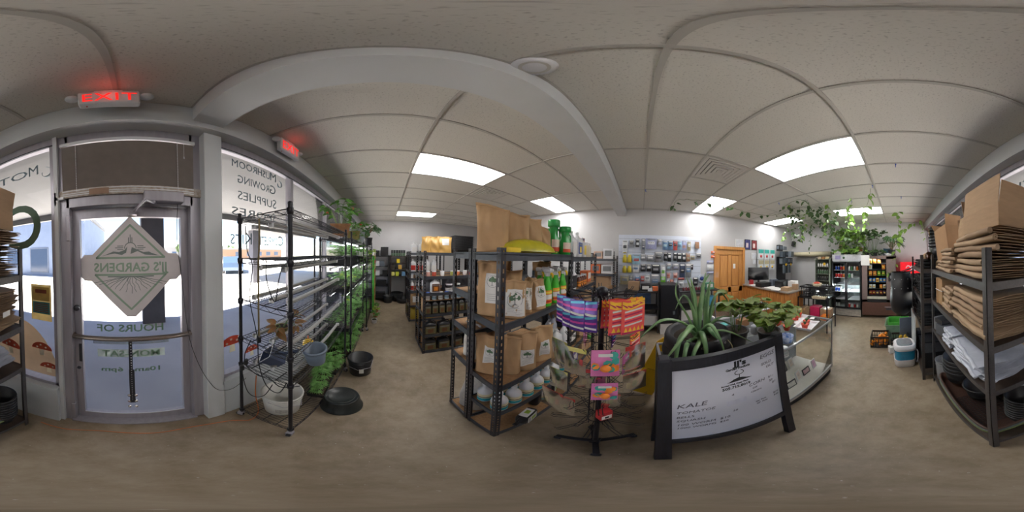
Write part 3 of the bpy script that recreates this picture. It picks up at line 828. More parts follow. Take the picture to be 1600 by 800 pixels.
def bottle(label, r=.05, h=.22, body=white_pl, cap=None, band=None, band2=None, shape='round', group=None, loc=(0, 0, 0), name='bottle', n=14):
    t = thing(name, label, 'bottle', loc, 0, group); g = MB()
    P_ = {'round': [(r * .9, 0), (r, .01), (r, h * .50), (r * .93, h * .58), (r * .70, h * .66), (r * .45, h * .72), (r * .36, h * .76), (r * .36, h * .88)],
          'slim': [(r * .92, 0), (r, .008), (r, h * .70), (r * .8, h * .76), (r * .38, h * .82), (r * .38, h * .90)],
          'jar': [(r * .95, 0), (r, .006), (r, h * .82), (r * .9, h * .87)]}[shape]
    g.lathe(P_, n); g.build('body', body, t)
    k = P_[-1][0] * 1.12; g = MB(); g.lathe([(k, h * (.86 if shape != 'jar' else .84)), (k, h * .98), (k * .9, h)], n); g.build('cap', cap or white_pl, t)
    if band:
        g = MB(); g.lathe([(r * 1.012, h * .08), (r * 1.012, h * .24), (r * 1.012, h * .48)], n, [1 if band2 else 0, 0], caps=False); g.lathe([(r * 1.02, h * .29), (r * 1.02, h * .33)], n, 2, caps=False); g.build('label', [band, band2 or band, ink], t)
    return t


def sprayer(label, group, loc, rz):
    t = thing('spray_bottle', label, 'spray bottle', loc, rz, group); g = MB()
    gb = mat('lime_green_plastic', (70, 182, 52), .3, var=.05, coat=.2)
    g.lathe([(.040, 0), (.043, .01), (.043, .14), (.036, .165), (.030, .19), (.024, .215), (.017, .235), (.017, .25)], 16, sx=1., sy=.75); g.build('body', gb, t)
    g = MB(); g.lathe([(.018, .245), (.019, .25), (.019, .272)], 12); g.box((.0, -.002, .292), (.032, .085, .036), 0, None, .008); g.box((0, -.05, .296), (.018, .02, .018), 0, None, .003); g.build('spray_head', white_pl, t)
    g = MB(); g.tube([(0, -.034, .276), (0, -.05, .262), (0, -.052, .235)], [.006, .007, .004], 6, 0, 1.6); g.build('trigger', mat('yellow_plastic', (232, 190, 40), .4), t)
    g = MB()
    for (z0, z1, m, k) in ((.025, .135, 0, 1.02), (.06, .10, 1, 1.035), (.035, .05, 2, 1.035), (.108, .125, 3, 1.035)):
        n = 10; rs = [[(math.cos(-PI / 2 + (i / n - .5) * 2.2) * .043 * k, math.sin(-PI / 2 + (i / n - .5) * 2.2) * .043 * .75 * k, z) for i in range(n + 1)] for z in (z0, z1)]
        g.ring(rs, m, True, False, False)
    g.build('label', [mat('label_orange', (226, 140, 50), .5), paper, mat('label_red', (190, 50, 40), .5), mat('label_yellow', (236, 208, 80), .5)], t)
    return t


def carton(label, w, d, h, m=None, loc=(0, 0, 0), rz=0., group=None, stripe=None, name='carton', lab=True, cat='box', rot=None):
    t = thing(name, label, cat, loc, rz, group, rot)
    m = m or card
    g = MB(); g.box((0, 0, h / 2), (w, d, h), 0, None, .002); g.build('body', m, t)
    if lab:
        g = MB(); g.box((0, 0, h + .0006), (w, min(.05, d * .25), .0012)); g.box((-w / 2 - .0006, 0, h - .03 if h > .08 else h * .8), (.0012, min(.05, d * .25), min(.06, h * .4))); g.build('tape', mat('parcel_tape', (196, 164, 118), .3), t)
    if stripe:
        g = MB(); g.box((0, -d / 2 - .0008, h * .55), (w * .7, .0016, h * .55)); g.box((-w / 2 - .0008, 0, h * .55), (.0016, d * .7, h * .45)); g.box((w / 2 + .0008, 0, h * .55), (.0016, d * .7, h * .45)); g.build('label', stripe, t)
    return t


def pot(label, r=.14, h=.28, m=None, group=None, loc=(0, 0, 0), rot=(0, 0, 0), lip=True, taper=.85, name='pot', cat='pot', hollow=.03, n=24):
    """open round pot with rolled rim and wall thickness"""
    t = thing(name, label, cat, loc, 0, group, rot); m = m or black_pl
    g = MB(); k = .004
    g.lathe([(r * taper * .96, 0), (r * taper, .004), (r, h), (r - k, h), (r * taper - k, hollow), (.001, hollow)], n, caps=False); g.lathe([(.001, 0), (r * taper * .96, 0)], n, caps=False); g.build('body', m, t)
    if lip:
        g = MB(); g.lathe([(r, h - .02), (r + .008, h - .018), (r + .010, h - .003), (r + .004, h), (r - k, h)], n, caps=False); g.lathe([(r * .985, h * .78), (r * .99 + .004, h * .79), (r * .99 + .003, h * .81)], n, caps=False); g.build('rim', m, t)
    return t


# ------------------------------------------------------------------ slotted-post racks
def post_mesh(h=1.83, w=.038):
    g = MB(); p = .0508; n = int(h / p); th = .002
    for fl_ in (0, 1):
        for lay in (0, 1):
            o = lay * th
            def Q(a, z): return (a, o, z) if fl_ == 0 else (o, a, z)
            z = 0.
            for i in range(n + 1):
                z1 = min(z + p, h)
                if z1 - z < p - .001: g.add([Q(0, z), Q(w, z), Q(w, z1), Q(0, z1)], [(0, 1, 2, 3)]); break
                a0, a1, c0, c1 = w * .38, w * .66, z + .012, z + .036
                vs = [Q(0, z), Q(w, z), Q(w, z1), Q(0, z1), Q(a0, c0), Q(a1, c0), Q(a1, c1), Q(a0, c1)]
                g.add(vs, [(0, 1, 5, 4), (1, 2, 6, 5), (2, 3, 7, 6), (3, 0, 4, 7)]); z = z1
        a = w
        if fl_ == 0: g.add([(w, 0, 0), (w, th, 0), (w, th, h), (w, 0, h)], [(0, 1, 2, 3)])
        else: g.add([(0, w, 0), (th, w, 0), (th, w, h), (0, w, h)], [(0, 1, 2, 3)])
    return g.mesh('post', rackm)


POST = post_mesh()
_bm = {}


def rack(label, x0, x1, y0, y1, levels, group='black slotted steel racks with chipboard shelves', board=shelfboard, beam=beam_grey, h=1.83):
    t = thing('steel_rack', label, 'shelf rack', ((x0 + x1) / 2, (y0 + y1) / 2, 0), 0, group)
    a, b = (x1 - x0) / 2, (y1 - y0) / 2
    for sx, sy, r in ((-1, -1, 0), (1, -1, PI / 2), (1, 1, PI), (-1, 1, -PI / 2)): ob('post', POST, t, (sx * a, sy * b, 0), (0, 0, r), (1, 1, h / 1.83))
    for z in levels:
        k = (round(a, 3), round(b, 3), board.name)
        if k not in _bm:
            g = MB(); g.box((0, 0, 0), (2 * a - .01, 2 * b - .01, .012)); m1 = g.mesh('shelf_board', board)
            g = MB(); g.b2((-.001, -b + .003, -.045), (.002, b - .003, .0)); g.b2((-.006, -b + .003, -.012), (.002, b - .003, -.006)); g.b2((-.009, -b + .003, .0), (.003, b - .003, .005)); m2 = g.mesh('beam', beam)
            g = MB(); g.b2((-a + .003, -.001, -.045), (a - .003, .002, 0)); g.b2((-a + .003, -.006, -.012), (a - .003, .002, -.006)); g.b2((-a + .003, -.009, 0), (a - .003, .003, .005)); m3 = g.mesh('beam', beam)
            _bm[k] = (m1, m2, m3)
        m1, m2, m3 = _bm[k]
        ob('shelf_board', m1, t, (0, 0, z - .008))
        ob('beam', m2, t, (a - .004, 0, z)); ob('beam', m2, t, (-a + .004, 0, z), (0, 0, PI)); ob('beam', m3, t, (0, b - .004, z)); ob('beam', m3, t, (0, -b + .004, z), (0, 0, PI))
    return t


LA = [1.80, 1.375, .84, .475, .06]
rack('slotted rack nearest the camera, holding green spray bottles and labelled bags', -.96, -.66, .57, 1.48, LA)
rack('slotted rack behind the nearest one, with bare white and brown sacks', -1.28, -.975, .57, 1.48, [1.80, 1.50, 1.20, .87, .06])
rack('slotted rack following the nearest one, topped with white jugs', -.97, -.67, 1.49, 2.40, [1.78, 1.42, 1.05, .70, .35, .06])
rack('slotted rack behind the one topped with white jugs', -1.28, -.98, 1.49, 2.40, [1.78, 1.42, 1.05, .70, .35, .06])
rack('slotted rack across the aisle full of dark jugs with tan labels', -2.76, -2.45, .60, 1.51, [1.80, 1.42, 1.15, .78, .39, .05])
rack('slotted rack back to back with the dark jug rack', -3.07, -2.77, .60, 1.51, [1.80, 1.42, 1.15, .78, .39, .05])
rack('slotted rack in line behind the dark jug rack', -2.76, -2.45, 1.53, 2.44, [1.80, 1.42, 1.15, .78, .39, .05])
rack('far slotted rack holding white jugs over brown sacks', -4.25, -3.95, .60, 1.51, [1.79, 1.33, 1.16, .84, .45, .05])
rack('far slotted rack back to back with the white jug rack', -4.56, -4.26, .60, 1.51, [1.79, 1.33, 1.16, .84, .45, .05])
rack('slotted rack in the corner by the back wall, stacked with small boxes', -1.25, -.56, 3.45, 3.95, [1.75, 1.42, 1.1, .7, .3, .06])

# ---- things on the nearest rack, front face looks toward +x
FR = PI / 2      # rotation that turns a -y front toward +x
GB = 'plain brown bags on the top of the nearest rack'
for i, (x, y, w, d, h, rz, lb) in enumerate((
        (-.86, .665, .22, .14, .32, .75, 'tall plain brown paper bag with peaked top at the near corner of the rack top'),
        (-.82, .84, .21, .15, .30, .95, 'plain brown paper bag, second from the near corner on the rack top'),
        (-.83, 1.02, .20, .15, .30, 1.1, 'plain brown paper bag, third from the near corner on the rack top'),
        (-.86, 1.20, .20, .15, .26, 1.2, 'plain brown paper bag on the rack top next to the green tubs'))):
    b_ = bag(lb, w, d, h, kraft, None, GB, (x, y, 1.806), rz, 3 + i, lean=(.12 if i else -.1), peak=(.02 if i else .10))
# yellow pillow bag
t = thing('pillow_bag', 'flat yellow translucent bag lying on the rack top before the brown bags', 'bag', (-.735, .90, 1.806), 1.47)
g = MB()
def pil(u, v, s):
    a, b = 2 * u - 1, 2 * v - 1; e = (max(0, 1 - abs(a) ** 2.6) * max(0, 1 - abs(b) ** 2.6)) ** .5
    return Vector((a * .235 * (1 + .02 * math.sin(9 * b)), b * .075, .012 + (.082 if s > 0 else -.012) * e + .003 * math.sin(13 * a + 7 * b) * e))
g.surf(lambda u, v: pil(u, v, 1), 20, 10); g.surf(lambda u, v: pil(1 - u, v, -1), 20, 10); g.build('body', mat('yellow_film', (206, 196, 44), .3, var=.12, scale=12, bump=.1, trans=.25, coat=.3), t)
for s in (-1, 1): g = MB(); g.b2((s * .232 - .012, -.07, .008), (s * .232 + .012, .07, .013)); g.build('seam', mat('yellow_seam', (220, 208, 60), .35), t)
carton('flat yellow box under the peaked brown bag', .12, .06, .03, mat('yellow_card', (226, 196, 40), .5), (-.70, .68, 1.806), FR, lab=False)
# green tubs with wide lids
grn = mat('bright_green_plastic', (24, 150, 62), .3, var=.05, coat=.2)
def green_tub(label, loc, h=.30):
    t = thing('tub', label, 'tub', loc, 1.2, 'green plant food tubs')
    g = MB(); g.lathe([(.052, 0), (.056, .01), (.056, h * .42), (.040, h * .55), (.038, h * .72), (.046, h * .82)], 18); g.tube([(.05, 0, h * .4), (.075, 0, h * .5), (.07, 0, h * .7), (.045, 0, h * .76)], .009, 7); g.build('body', grn, t)
    g = MB(); g.lathe([(.055, h * .80), (.060, h * .82), (.060, h * .98), (.055, h)], 18); g.build('lid', grn, t)
    g = MB(); n = 8; rs = [[(math.cos(-PI / 2 + (i / n - .5) * 2) * .0572, math.sin(-PI / 2 + (i / n - .5) * 2) * .0572, z) for i in range(n + 1)] for z in (h * .08, h * .2, h * .42)]
    g.ring(rs[:2], 1, True, False, False); g.ring(rs[1:], 0, True, False, False); g.build('label', [mat('tub_label', (226, 206, 190), .5), mat('tub_label_red', (206, 82, 50), .5)], t)
    return t
green_tub('large green tub with wide lid beside the brown bags, tallest of the green ones', (-.80, 1.34, 1.806), .33)
green_tub('green tub with round lid, middle of the three green tubs', (-.72, 1.42, 1.806), .27)
green_tub('green tub with flat lid nearest the white jugs', (-.90, 1.46, 1.806), .27)

# shelf z=1.375: labelled bags and sprayers
GL = 'labelled brown bags with a round tree mark'
z = 1.381
bag('large brown bag with tall label behind the front post, middle shelf of the nearest rack', .19, .10, .37, kraft, (.40, .92, .25, .78), GL, (-.86, .66, z), .55, 21)
bag('crumpled brown bag behind the labelled ones on the spray bottle shelf', .18, .08, .30, kraft2, None, None, (-.88, .86, z), 1.1, 22)
bag('medium brown bag whose white label wraps most of its front, beside the near post', .145, .07, .255, kraft, (.06, .94, .06, .76), GL, (-.72, .745, z), .80, 23, fold=.1)
bag('narrow brown bag with tall white label between two wider ones', .10, .06, .235, kraft, (.12, .88, .12, .78), GL, (-.735, .865, z), 1.0, 24)
bag('small tilted brown bag with label next to the green spray bottles', .12, .06, .235, kraft, (.12, .88, .10, .76), GL, (-.715, 1.0, z), 1.25, 25, lean=.25)
bag('small brown bag half hidden behind the tilted labelled bag', .10, .05, .24, kraft, (.1, .9, .3, .8), GL, (-.80, 1.0, z), 1.0, 26)
jug('grey jug at the back of the spray bottle shelf', .12, .09, .28, mat('smoky_jug', (120, 124, 132), .4), grey_pl, group=None, loc=(-.90, 1.02, z), rz=1.2)
bag('brown sack at the back of the shelf behind the green spray bottles', .22, .1, .36, kraft2, None, None, (-.90, 1.30, z), 1.3, 27)
GSp = 'green spray bottles with white trigger heads'
for k, (x, y, lb) in enumerate(((-.705, 1.10, 'front green spray bottle nearest the labelled bags'), (-.705, 1.225, 'middle green spray bottle of the front three'), (-.705, 1.36, 'green spray bottle at the far end of the front three'),
                                (-.80, 1.12, 'green spray bottle behind the one nearest the bags'), (-.80, 1.21, 'green spray bottle in the middle of the second row'), (-.80, 1.30, 'green spray bottle third in the second row'), (-.80, 1.40, 'green spray bottle at the far end of the second row'))):
    if k == 0: sp0 = sprayer(lb, GSp, (x, y, z), FR - .15)
    else: dup(sp0, (x, y, z), FR - .15 + R.uniform(-.15, .15), lb)
for k in range(4):
    bt_ = bottle('clear grey bottle, %s of four in the back row behind the spray bottles' % ORD[k], .03, .27, mat('smoky_jug', (0, 0, 0)), grey_pl, shape='slim', group='clear grey bottles at the back', loc=(-.92, 1.12 + k * .075 + .07, z)) if k == 0 else dup(bt_, (-.92, 1.19 + k * .075, z), 0, 'clear grey bottle, %s of four in the back row behind the spray bottles' % ORD[k])

# shelf z=.84
z = .846
bag('brown bag with open crumpled top at the left end of the second lowest bag shelf', .22, .11, .36, kraft2, (.35, .75, .35, .75), GL, (-.87, .68, z), .6, 31)
bag('pale-sided brown bag just behind the near post, low bag shelf', .20, .10, .34, kraft, None, None, (-.80, .76, z), .7, 34, lean=.1)
bag('wide brown bag with tree label low behind the near post', .22, .12, .36, kraft, (.38, .85, .18, .60), GL, (-.765, .88, z), .95, 32)
bag('upright brown bag with centred tree label beside the white jugs', .21, .11, .36, kraft, (.30, .72, .18, .62), GL, (-.745, 1.08, z), 1.15, 33, lean=-.12)
GW = 'white jugs on the lower shelf of the nearest rack'
for k, (x, y, h, w, lb) in enumerate(((-.86, 1.22, .25, .10, 'plain white jug at the back left of the white jugs'), (-.80, 1.30, .29, .09, 'tall plain white bottle among the white jugs'), (-.72, 1.28, .245, .12, 'white jug with handle and small label in front'),
                                      (-.70, 1.40, .27, .075, 'slim white bottle at the front right of the white jugs'), (-.82, 1.40, .33, .08, 'tall greyish bottle at the back right of the white jugs'), (-.88, 1.42, .30, .08, 'greyish bottle in the far back corner of the jug shelf'))):
    jug(lb, w, w * .8, h, white_pl if k < 4 else mat('milky_grey_plastic', (176, 180, 190), .4), white_pl if k < 4 else grey_pl, (.1, .5) if k == 2 else None, paper if k == 2 else None, GW, (x, y, z), FR)
jug('white bottle with orange label on the low shelf beside the cardboard', .10, .07, .14, white_pl, white_pl, (.05, .7), mat('label_orange', (0, 0, 0)), None, (-.70, 1.19, z), FR, hand=False)
carton('brown cardboard divider box beside the white jugs', .03, .20, .14, mat('brown_card_shade', (150, 118, 100), .8), (-.78, 1.22, z), .4, lab=False)
carton('green and grey box in the back of the jug shelf', .16, .06, .2, mat('grey_green_card', (96, 124, 108), .6), (-.91, 1.12, z), FR, stripe=mat('lime_card', (150, 180, 60), .5), lab=False)

# shelf z=.475: white bottles with teal labels
z = .481; GT = 'round white bottles with teal labels'
teal = mat('teal_label', (40, 160, 176), .5, var=.06); cream = mat('cream_label', (226, 214, 176), .5)
b0 = None
for row, x in enumerate((-.725, -.865)):
    for k in range(7):
        lb = 'white bottle with teal label, %s from the near post in the %s row' % (ORD[k], ('front', 'back')[row])
        loc = (x + R.uniform(-.006, .006), .645 + k * .127, z)
        if b0 is None: b0 = bottle(lb, .055, .225, white_pl, white_pl, cream, teal, 'round', GT, loc)
        else: dup(b0, loc, R.uniform(-.3, .3), lb)
# lowest shelf: dark jugs lying down
z = .066; dj = None
for k, (y, rz) in enumerate(((.98, .2), (1.12, .25), (1.26, .1), (1.38, .3))):
    lb = ['dark jug with white and green label lying at the front of the lowest shelf', 'dark jug lying second on the lowest shelf', 'dark jug lying third on the lowest shelf', 'dark jug at the far end of the lowest shelf'][k]
    jug(lb, .13, .09, .24, black_pl, black_pl, (.1, .6), paper if k in (0, 3) else black_pl, 'dark jugs on the lowest shelf', (-.80, y, z), FR, accent=mat('lime_card', (0, 0, 0)) if k in (0, 3) else None).rotation_euler = (0, -PI / 2 if k == 0 else 0, FR + rz)
bpy.data.objects[[o.name for o in COL.objects if o.get('label') == 'dark jug with white and green label lying at the front of the lowest shelf'][0]].location = (-.70, .95, z + .066)

# rack behind the nearest one: sacks
wsack = mat('woven_white_sack', (204, 198, 188), .8, var=.08, scale=30, bump=.2)
bag('tall whitish sack standing on the shelf behind the nearest rack', .17, .10, .34, wsack, None, None, (-1.10, .68, .876 + .335), .3, 41, cat='sack', name='sack').location.z = .876
bag('brown sack beside the whitish sack behind the nearest rack', .16, .12, .26, kraft, None, None, (-1.05, .86, .876), .5, 42, cat='sack', name='sack')
bag('soft white sack slumped on the floor shelf behind the nearest rack', .26, .24, .42, wsack, None, None, (-1.13, .75, .066), .3, 43, cat='sack', name='sack', lean=.1)
bag('brown sack lying high on the shelf behind the nearest rack', .22, .14, .26, kraft2, None, None, (-1.12, .95, 1.506), .6, 44, cat='sack', name='sack')
bag('brown sack on the middle shelf behind the nearest rack', .24, .14, .28, kraft, None, None, (-1.12, 1.15, 1.206), .6, 45, cat='sack', name='sack')
t = carton('white printed box deep on the shelf behind the nearest rack', .14, .2, .16, white_pl, (-1.15, .9, 1.206), .2, stripe=ink_grey)

# rack following: white jugs and boxes on top
z = 1.786; GJ = 'tall white gallon jugs on the rack top'
for k, (x, y, h, lb) in enumerate(((-.72, 1.56, .27, 'white jug nearest the green tubs'), (-.84, 1.58, .27, 'white jug behind the one nearest the green tubs'), (-.72, 1.72, .28, 'white jug with blue and yellow label'), (-.84, 1.74, .27, 'white jug behind the blue and yellow labelled one'), (-.72, 1.88, .24, 'white bottle with yellow label right of the big jugs'))):
    jug(lb, .13 if k < 4 else .08, .10, h, white_pl, white_pl, (.12, .58), mat('label_blue', (70, 96, 170), .5) if k == 2 else (mat('label_yellow', (0, 0, 0)) if k == 4 else paper), GJ, (x, y, z), FR, accent=mat('label_yellow', (0, 0, 0)) if k == 2 else None)
for k in range(4):
    bottle('small cream bottle, %s in the row past the yellow labelled bottle' % ORD[k], .024, .19, mat('cream_plastic', (210, 200, 180), .4), white_pl, shape='slim', group='small cream bottles on the rack top', loc=(-.71, 1.97 + k * .062, z))
boxc = [(206, 170, 150), (196, 196, 206), (112, 84, 130), (60, 60, 70), (200, 200, 204)]
GBX = 'small product boxes stacked on the rack top'
k = 0
for (y, n, w) in ((2.02, 4, .12), (2.14, 5, .11), (2.26, 4, .11), (2.36, 3, .08)):
    for i in range(n):
        c = boxc[(i + k) % 5]
        carton('small %s box, %s up in the %s stack past the white jugs' % (['tan', 'grey', 'purple', 'black', 'white'][(i + k) % 5], ORD[i], ORD[k]), .12, w - .008, .052, mat('box_c%d' % c[0], c, .5), (-.86 + R.uniform(-.01, .01), y, z + i * .0535), R.uniform(-.05, .05), GBX, stripe=mat('box_s%d' % (i % 3), [(170, 120, 100), (90, 80, 130), (70, 70, 80)][i % 3], .5), lab=False)
    k += 1
z = 1.426
jug('white jug with black printed label on the shelf past the spray bottles', .13, .10, .26, white_pl, white_pl, (.1, .62), ink, None, (-.73, 1.60, z), FR)
for k in range(4):
    bottle('small amber bottle with orange label, %s on the shelf past the spray bottles' % ORD[k], .028, .14, mat('amber_plastic', (110, 60, 40), .4), white_pl, mat('label_orange', (0, 0, 0)), None, 'slim', 'small amber bottles with orange labels', (-.72, 1.80 + k * .07, z + .0))
for k in range(4):
    bottle('white squat bottle, %s behind the amber bottles' % ORD[k], .033, .12, white_pl, white_pl, paper, None, 'jar', 'white squat bottles', (-.84, 1.78 + k * .08, z))
carton('orange and white box at the far end of that shelf', .16, .12, .16, mat('orange_card', (220, 112, 60), .5), (-.80, 2.28, z), FR, stripe=paper, lab=False)
for k, (z, y, w, h, c) in enumerate(((1.056, 1.62, .2, .16, 0), (1.056, 1.85, .2, .2, 1), (1.056, 2.15, .3, .24, 0), (.706, 1.65, .22, .2, 2), (.706, 2.0, .3, .22, 0), (.356, 1.7, .26, .2, 1), (.356, 2.1, .3, .2, 0), (.066, 1.8, .3, .2, 0))):
    carton('%s carton on the lower shelves past the spray bottle rack, %s of eight downwards' % (['brown', 'purple printed', 'black'][c], ORD[k]), .22, w, h, [card, mat('purple_card', (110, 90, 150), .5), black_pl][c], (-.82, y, z), 0, 'cartons on lower shelves past the spray bottle rack', stripe=paper if c else None)

# corner rack by the back wall
k = 0
for z, items in ((1.756, ((-.95, .2, .16, 1), (-.72, .22, .22, 4), (-1.12, .12, .12, 3))), (1.426, ((-1.0, .22, .2, 5), (-.74, .26, .2, 4))), (1.106, ((-.92, .46, .27, 0),)), (.706, ((-1.0, .3, .2, 2), (-.72, .2, .26, 4))), (.306, ((-.9, .5, .26, 0),))):
    for x, w, h, c in items:
        carton('%s box on the corner rack by the back wall, %s counted from the top' % (['large brown', 'tan', 'purple', 'dark', 'white', 'orange'][c], ORD[k]), w, .3, h, [card, mat('box_c206', (0, 0, 0)), mat('purple_card', (0, 0, 0)), black_pl, white_pl, mat('orange_card', (0, 0, 0))][c], (x, 3.66, z), 0, 'boxes on the corner rack', stripe=ink_grey if c else None); k += 1
for i in range(2):
    for q in range(6):
        carton('thin white and grey box, %s up in the %s pile on the corner rack top' % (ORD[q], ('left', 'right')[i]), .14, .16, .035, mat('box_c200', (200, 200, 204), .5), (-1.06 + i * .16, 3.62, 1.7565 + .0 + q * .036 + (.125 if i == 0 else 0.0) * 0), 0, 'thin boxes piled on the corner rack top', stripe=ink, lab=False) if False else None

# ---- dark jug rack
nutlab = mat('tan_label', (112, 104, 66), .5, var=.2, scale=30); nutacc = mat('rust_print', (112, 70, 44), .5)
djm = mat('dark_jug_plastic', (34, 33, 36), .35, var=.1)
j0 = None; GD = 'dark jugs with tan labels'
for z, ys, rows, w, d, h, nm in ((.786, [.68 + k * .118 for k in range(7)], 2, .108, .10, .245, 'upper'), (.396, [.73 + k * .235 for k in range(4)], 1, .215, .15, .27, 'middle'), (.056, [.73 + k * .235 for k in range(4)], 1, .215, .15, .27, 'bottom')):
    p = None
    for row in range(rows):
        for k, y in enumerate(ys):
            lb = 'dark jug, tan label, %s jug shelf, %s from the near post%s' % (nm, ORD[k], ', back row' if row else '')
            loc = (-2.50 - row * .125 - (.03 if w > .2 else 0), y, z)
            if p is None: p = jug(lb, w, d, h, djm, black_pl, (.06, .58), nutlab, GD, loc, FR, accent=nutacc)
            else: dup(p, loc, FR, lb)
jug('white jug with red square label standing above the dark jugs', .15, .10, .235, white_pl, white_pl, (.08, .62), nutacc, None, (-2.50, .80, 1.426 - .27 + .0), FR, accent=mat('label_orange', (0, 0, 0)))
for o in [o for o in COL.objects if o.get('label', '').startswith('white jug with red square')]: o.location.z = 1.156
t = None
for k, y in enumerate((1.05, 1.2)):
    bottle('clear squat tub with white lid, %s from the red labelled jug' % ORD[k], .06, .13, clear('clear_plastic', (.9, .92, .93), .2), white_pl, paper, None, 'jar', 'clear squat tubs', (-2.52, y, 1.156))
silver = mat('grey_foil_bag', (120, 122, 130), .45, .3, .15, 10, .2)
for k, y in enumerate((.78, 1.12, 1.38)): bag('grey foil bag, %s along the shelf behind the red labelled jug' % ORD[k], .30, .10, .24, silver, None, 'grey foil bags', (-2.66, y, 1.156), FR, 50 + k)
for k in range(7):
    bottle('small white bottle, %s on the shelf between dark jugs and foil bags' % ORD[k], .04, .13, white_pl, white_pl if k % 3 else mat('label_blue', (0, 0, 0)), mat('pale_blue_label', (150, 180, 200), .5) if k % 2 else paper, None, 'jar', 'small white bottles under the foil bags', (-2.50, .68 + k * .11, 1.03 - .0))
g = None
for k, (y, c) in enumerate(((.68, (200, 150, 140)), (.78, (190, 80, 60)), (.92, (220, 220, 220)), (1.1, (150, 150, 70)), (1.2, (200, 120, 80)), (1.34, (210, 200, 200)), (1.44, (180, 70, 60)))):
    bottle('little %s tub, %s along the shelf below the paper bag top' % (['pink', 'red', 'white', 'olive', 'orange', 'grey', 'crimson'][k], ORD[k]), .035, .08, mat('tub_%d_%d' % c[:2], c, .5), white_pl, None, None, 'jar', 'little tubs', (-2.50, y, 1.426))
# a brown inner board carries the small white bottles
t = thing('display_board', 'brown board shelf insert above the dark jugs', 'board', (-2.60, 1.05, 1.022)); g = MB(); g.box((0, 0, 0), (.27, .86, .012)); g.build('board', shelfboard, t)
for s in (-1, 1): g = MB(); g.box((0, s * .42, -.115), (.25, .012, .235)); g.build('support', shelfboard, t)
goldk = mat('tan_waxed_bag', (198, 156, 86), .5, var=.12, scale=8, bump=.2, coat=.2)
for k, (y, w, rz, l) in enumerate(((.68, .18, .9, None), (.80, .20, 1.25, None), (.96, .26, 1.45, (.3, .75, .45, .85)))):
    bag(['yellowish bag at the near end of the dark jug rack top', 'yellowish bag squeezed second on the dark jug rack top', 'wide yellowish bag with a silver label on the dark jug rack top'][k], w, .14, .27, goldk, l, 'yellowish bags on the dark jug rack', (-2.60 + .03 * k, y, 1.806), rz, 60 + k, emblem=False)
# stacked black trays
tr0 = None
for k in range(14):
    lb = 'black plastic tray, %s from the bottom of the tray stack' % ORD[k]
    if tr0 is None:
        tr0 = thing('plant_tray', lb, 'tray', (-2.60, 1.30, 1.806), 0, 'stacked black trays on the dark jug rack')
        g = MB(); g.ring([[(sx * a, sy * b, z) for sx, sy in ((-1, -1), (1, -1), (1, 1), (-1, 1))] for a, b, z in ((.12, .13, 0), (.14, .17, .055), (.155, .19, .06), (.153, .188, .063), (.138, .168, .058), (.118, .128, .004))], 0, False, True, True); g.build('shell', black_pl, tr0)
    else: dup(tr0, (-2.60, 1.30, 1.806 + k * .0175), 0, lb)
# ---- far rack: white jugs, bottles, sacks
z = 1.796
for k, (x, y) in enumerate(((-4.02, .72), (-4.02, .90), (-4.1, 1.1))): jug('white gallon jug, %s on top of the far rack' % ORD[k], .16, .13, .28, white_pl, white_pl, (.1, .5), paper, 'white gallon jugs on the far rack top', (x, y, z), FR)
for k in range(4): jug('white jug with red label, %s on the upper shelf of the far rack' % ORD[k], .14, .10, .30, white_pl, white_pl, (.1, .5), mat('label_red', (0, 0, 0)) if k < 2 else paper, 'white jugs with red labels', (-4.03, .70 + k * .18, 1.336 + .0), FR)
for k in range(6): bottle('grey small bottle, %s on the narrow shelf of the far rack' % ORD[k], .03, .15, mat('milky_grey_plastic', (0, 0, 0)), ink, paper, None, 'slim', 'small grey bottles on the far rack', (-4.0, .68 + k * .12, 1.166))
for k in range(6): bottle('white bottle with red print, %s on the middle shelf of the far rack' % ORD[k], .042, .26, white_pl, white_pl, mat('label_red', (0, 0, 0)), None, 'slim', 'white bottles with red print', (-4.0, .68 + k * .13, .846))
for k in range(2): bag('brown printed sack, %s on the far rack' % ORD[k], .28, .14, .30, kraft2, (.2, .8, .25, .75), 'brown printed sacks on the far rack', (-4.06, .78 + k * .34, .456), FR, 70 + k, emblem=False)
ysack = mat('yellow_sack', (176, 150, 52), .5, var=.12, scale=10)
for k in range(2): bag('yellow printed sack, %s on the lowest shelf of the far rack' % ORD[k], .28, .16, .33, ysack, None, 'yellow sacks on the far rack', (-4.07, .78 + k * .34, .056), FR, 72 + k)
# side panels of stock seen at the rack ends
carton('yellow box standing at the aisle end of the far rack', .16, .04, .36, ysack, (-4.42, .64, .056), 0, lab=False)

# ---- shelves along the far left wall
dkw = mat('dark_wood_shelf', (58, 48, 46), .6, var=.15, scale=20)
def bookcase(label, x0, x1, y0, y1, levels, h=1.70, m=black_pl):
    t = thing('shelf_unit', label, 'shelf', ((x0 + x1) / 2, (y0 + y1) / 2, 0)); a, b = (x1 - x0) / 2, (y1 - y0) / 2
    for s in (-1, 1):
        for q in (-1, 1): g = MB(); g.box((q * (a - .02), s * (b - .025), h / 2), (.04, .05, h)); g.build('post', m, t)
    for z in levels: g = MB(); g.b2((-a, -b, z - .025), (a, b, z)); g.build('shelf_board', m, t)
    return t
bookcase('dark shelving at the far left wall with stacked black trays', -6.28, -5.88, -.42, .17, [.12, .58, .95, 1.3, 1.67])
bookcase('dark shelving at the far left wall with yellow boxes', -6.28, -5.88, .19, .85, [.95, 1.2, 1.42, 1.67], m=dkw)
bookcase('dark shelving at the far left wall behind the racks', -6.28, -5.88, .87, 1.6, [.3, .95, 1.3, 1.67], m=dkw)
carton('black square speaker box on top of the far left shelving', .25, .28, .33, black_pl, (-6.05, -.02, 1.67), 0, lab=False)
carton('small black box on top of the far left shelving beside the speaker', .2, .12, .2, black_pl, (-6.05, -.28, 1.67), 0, lab=False)
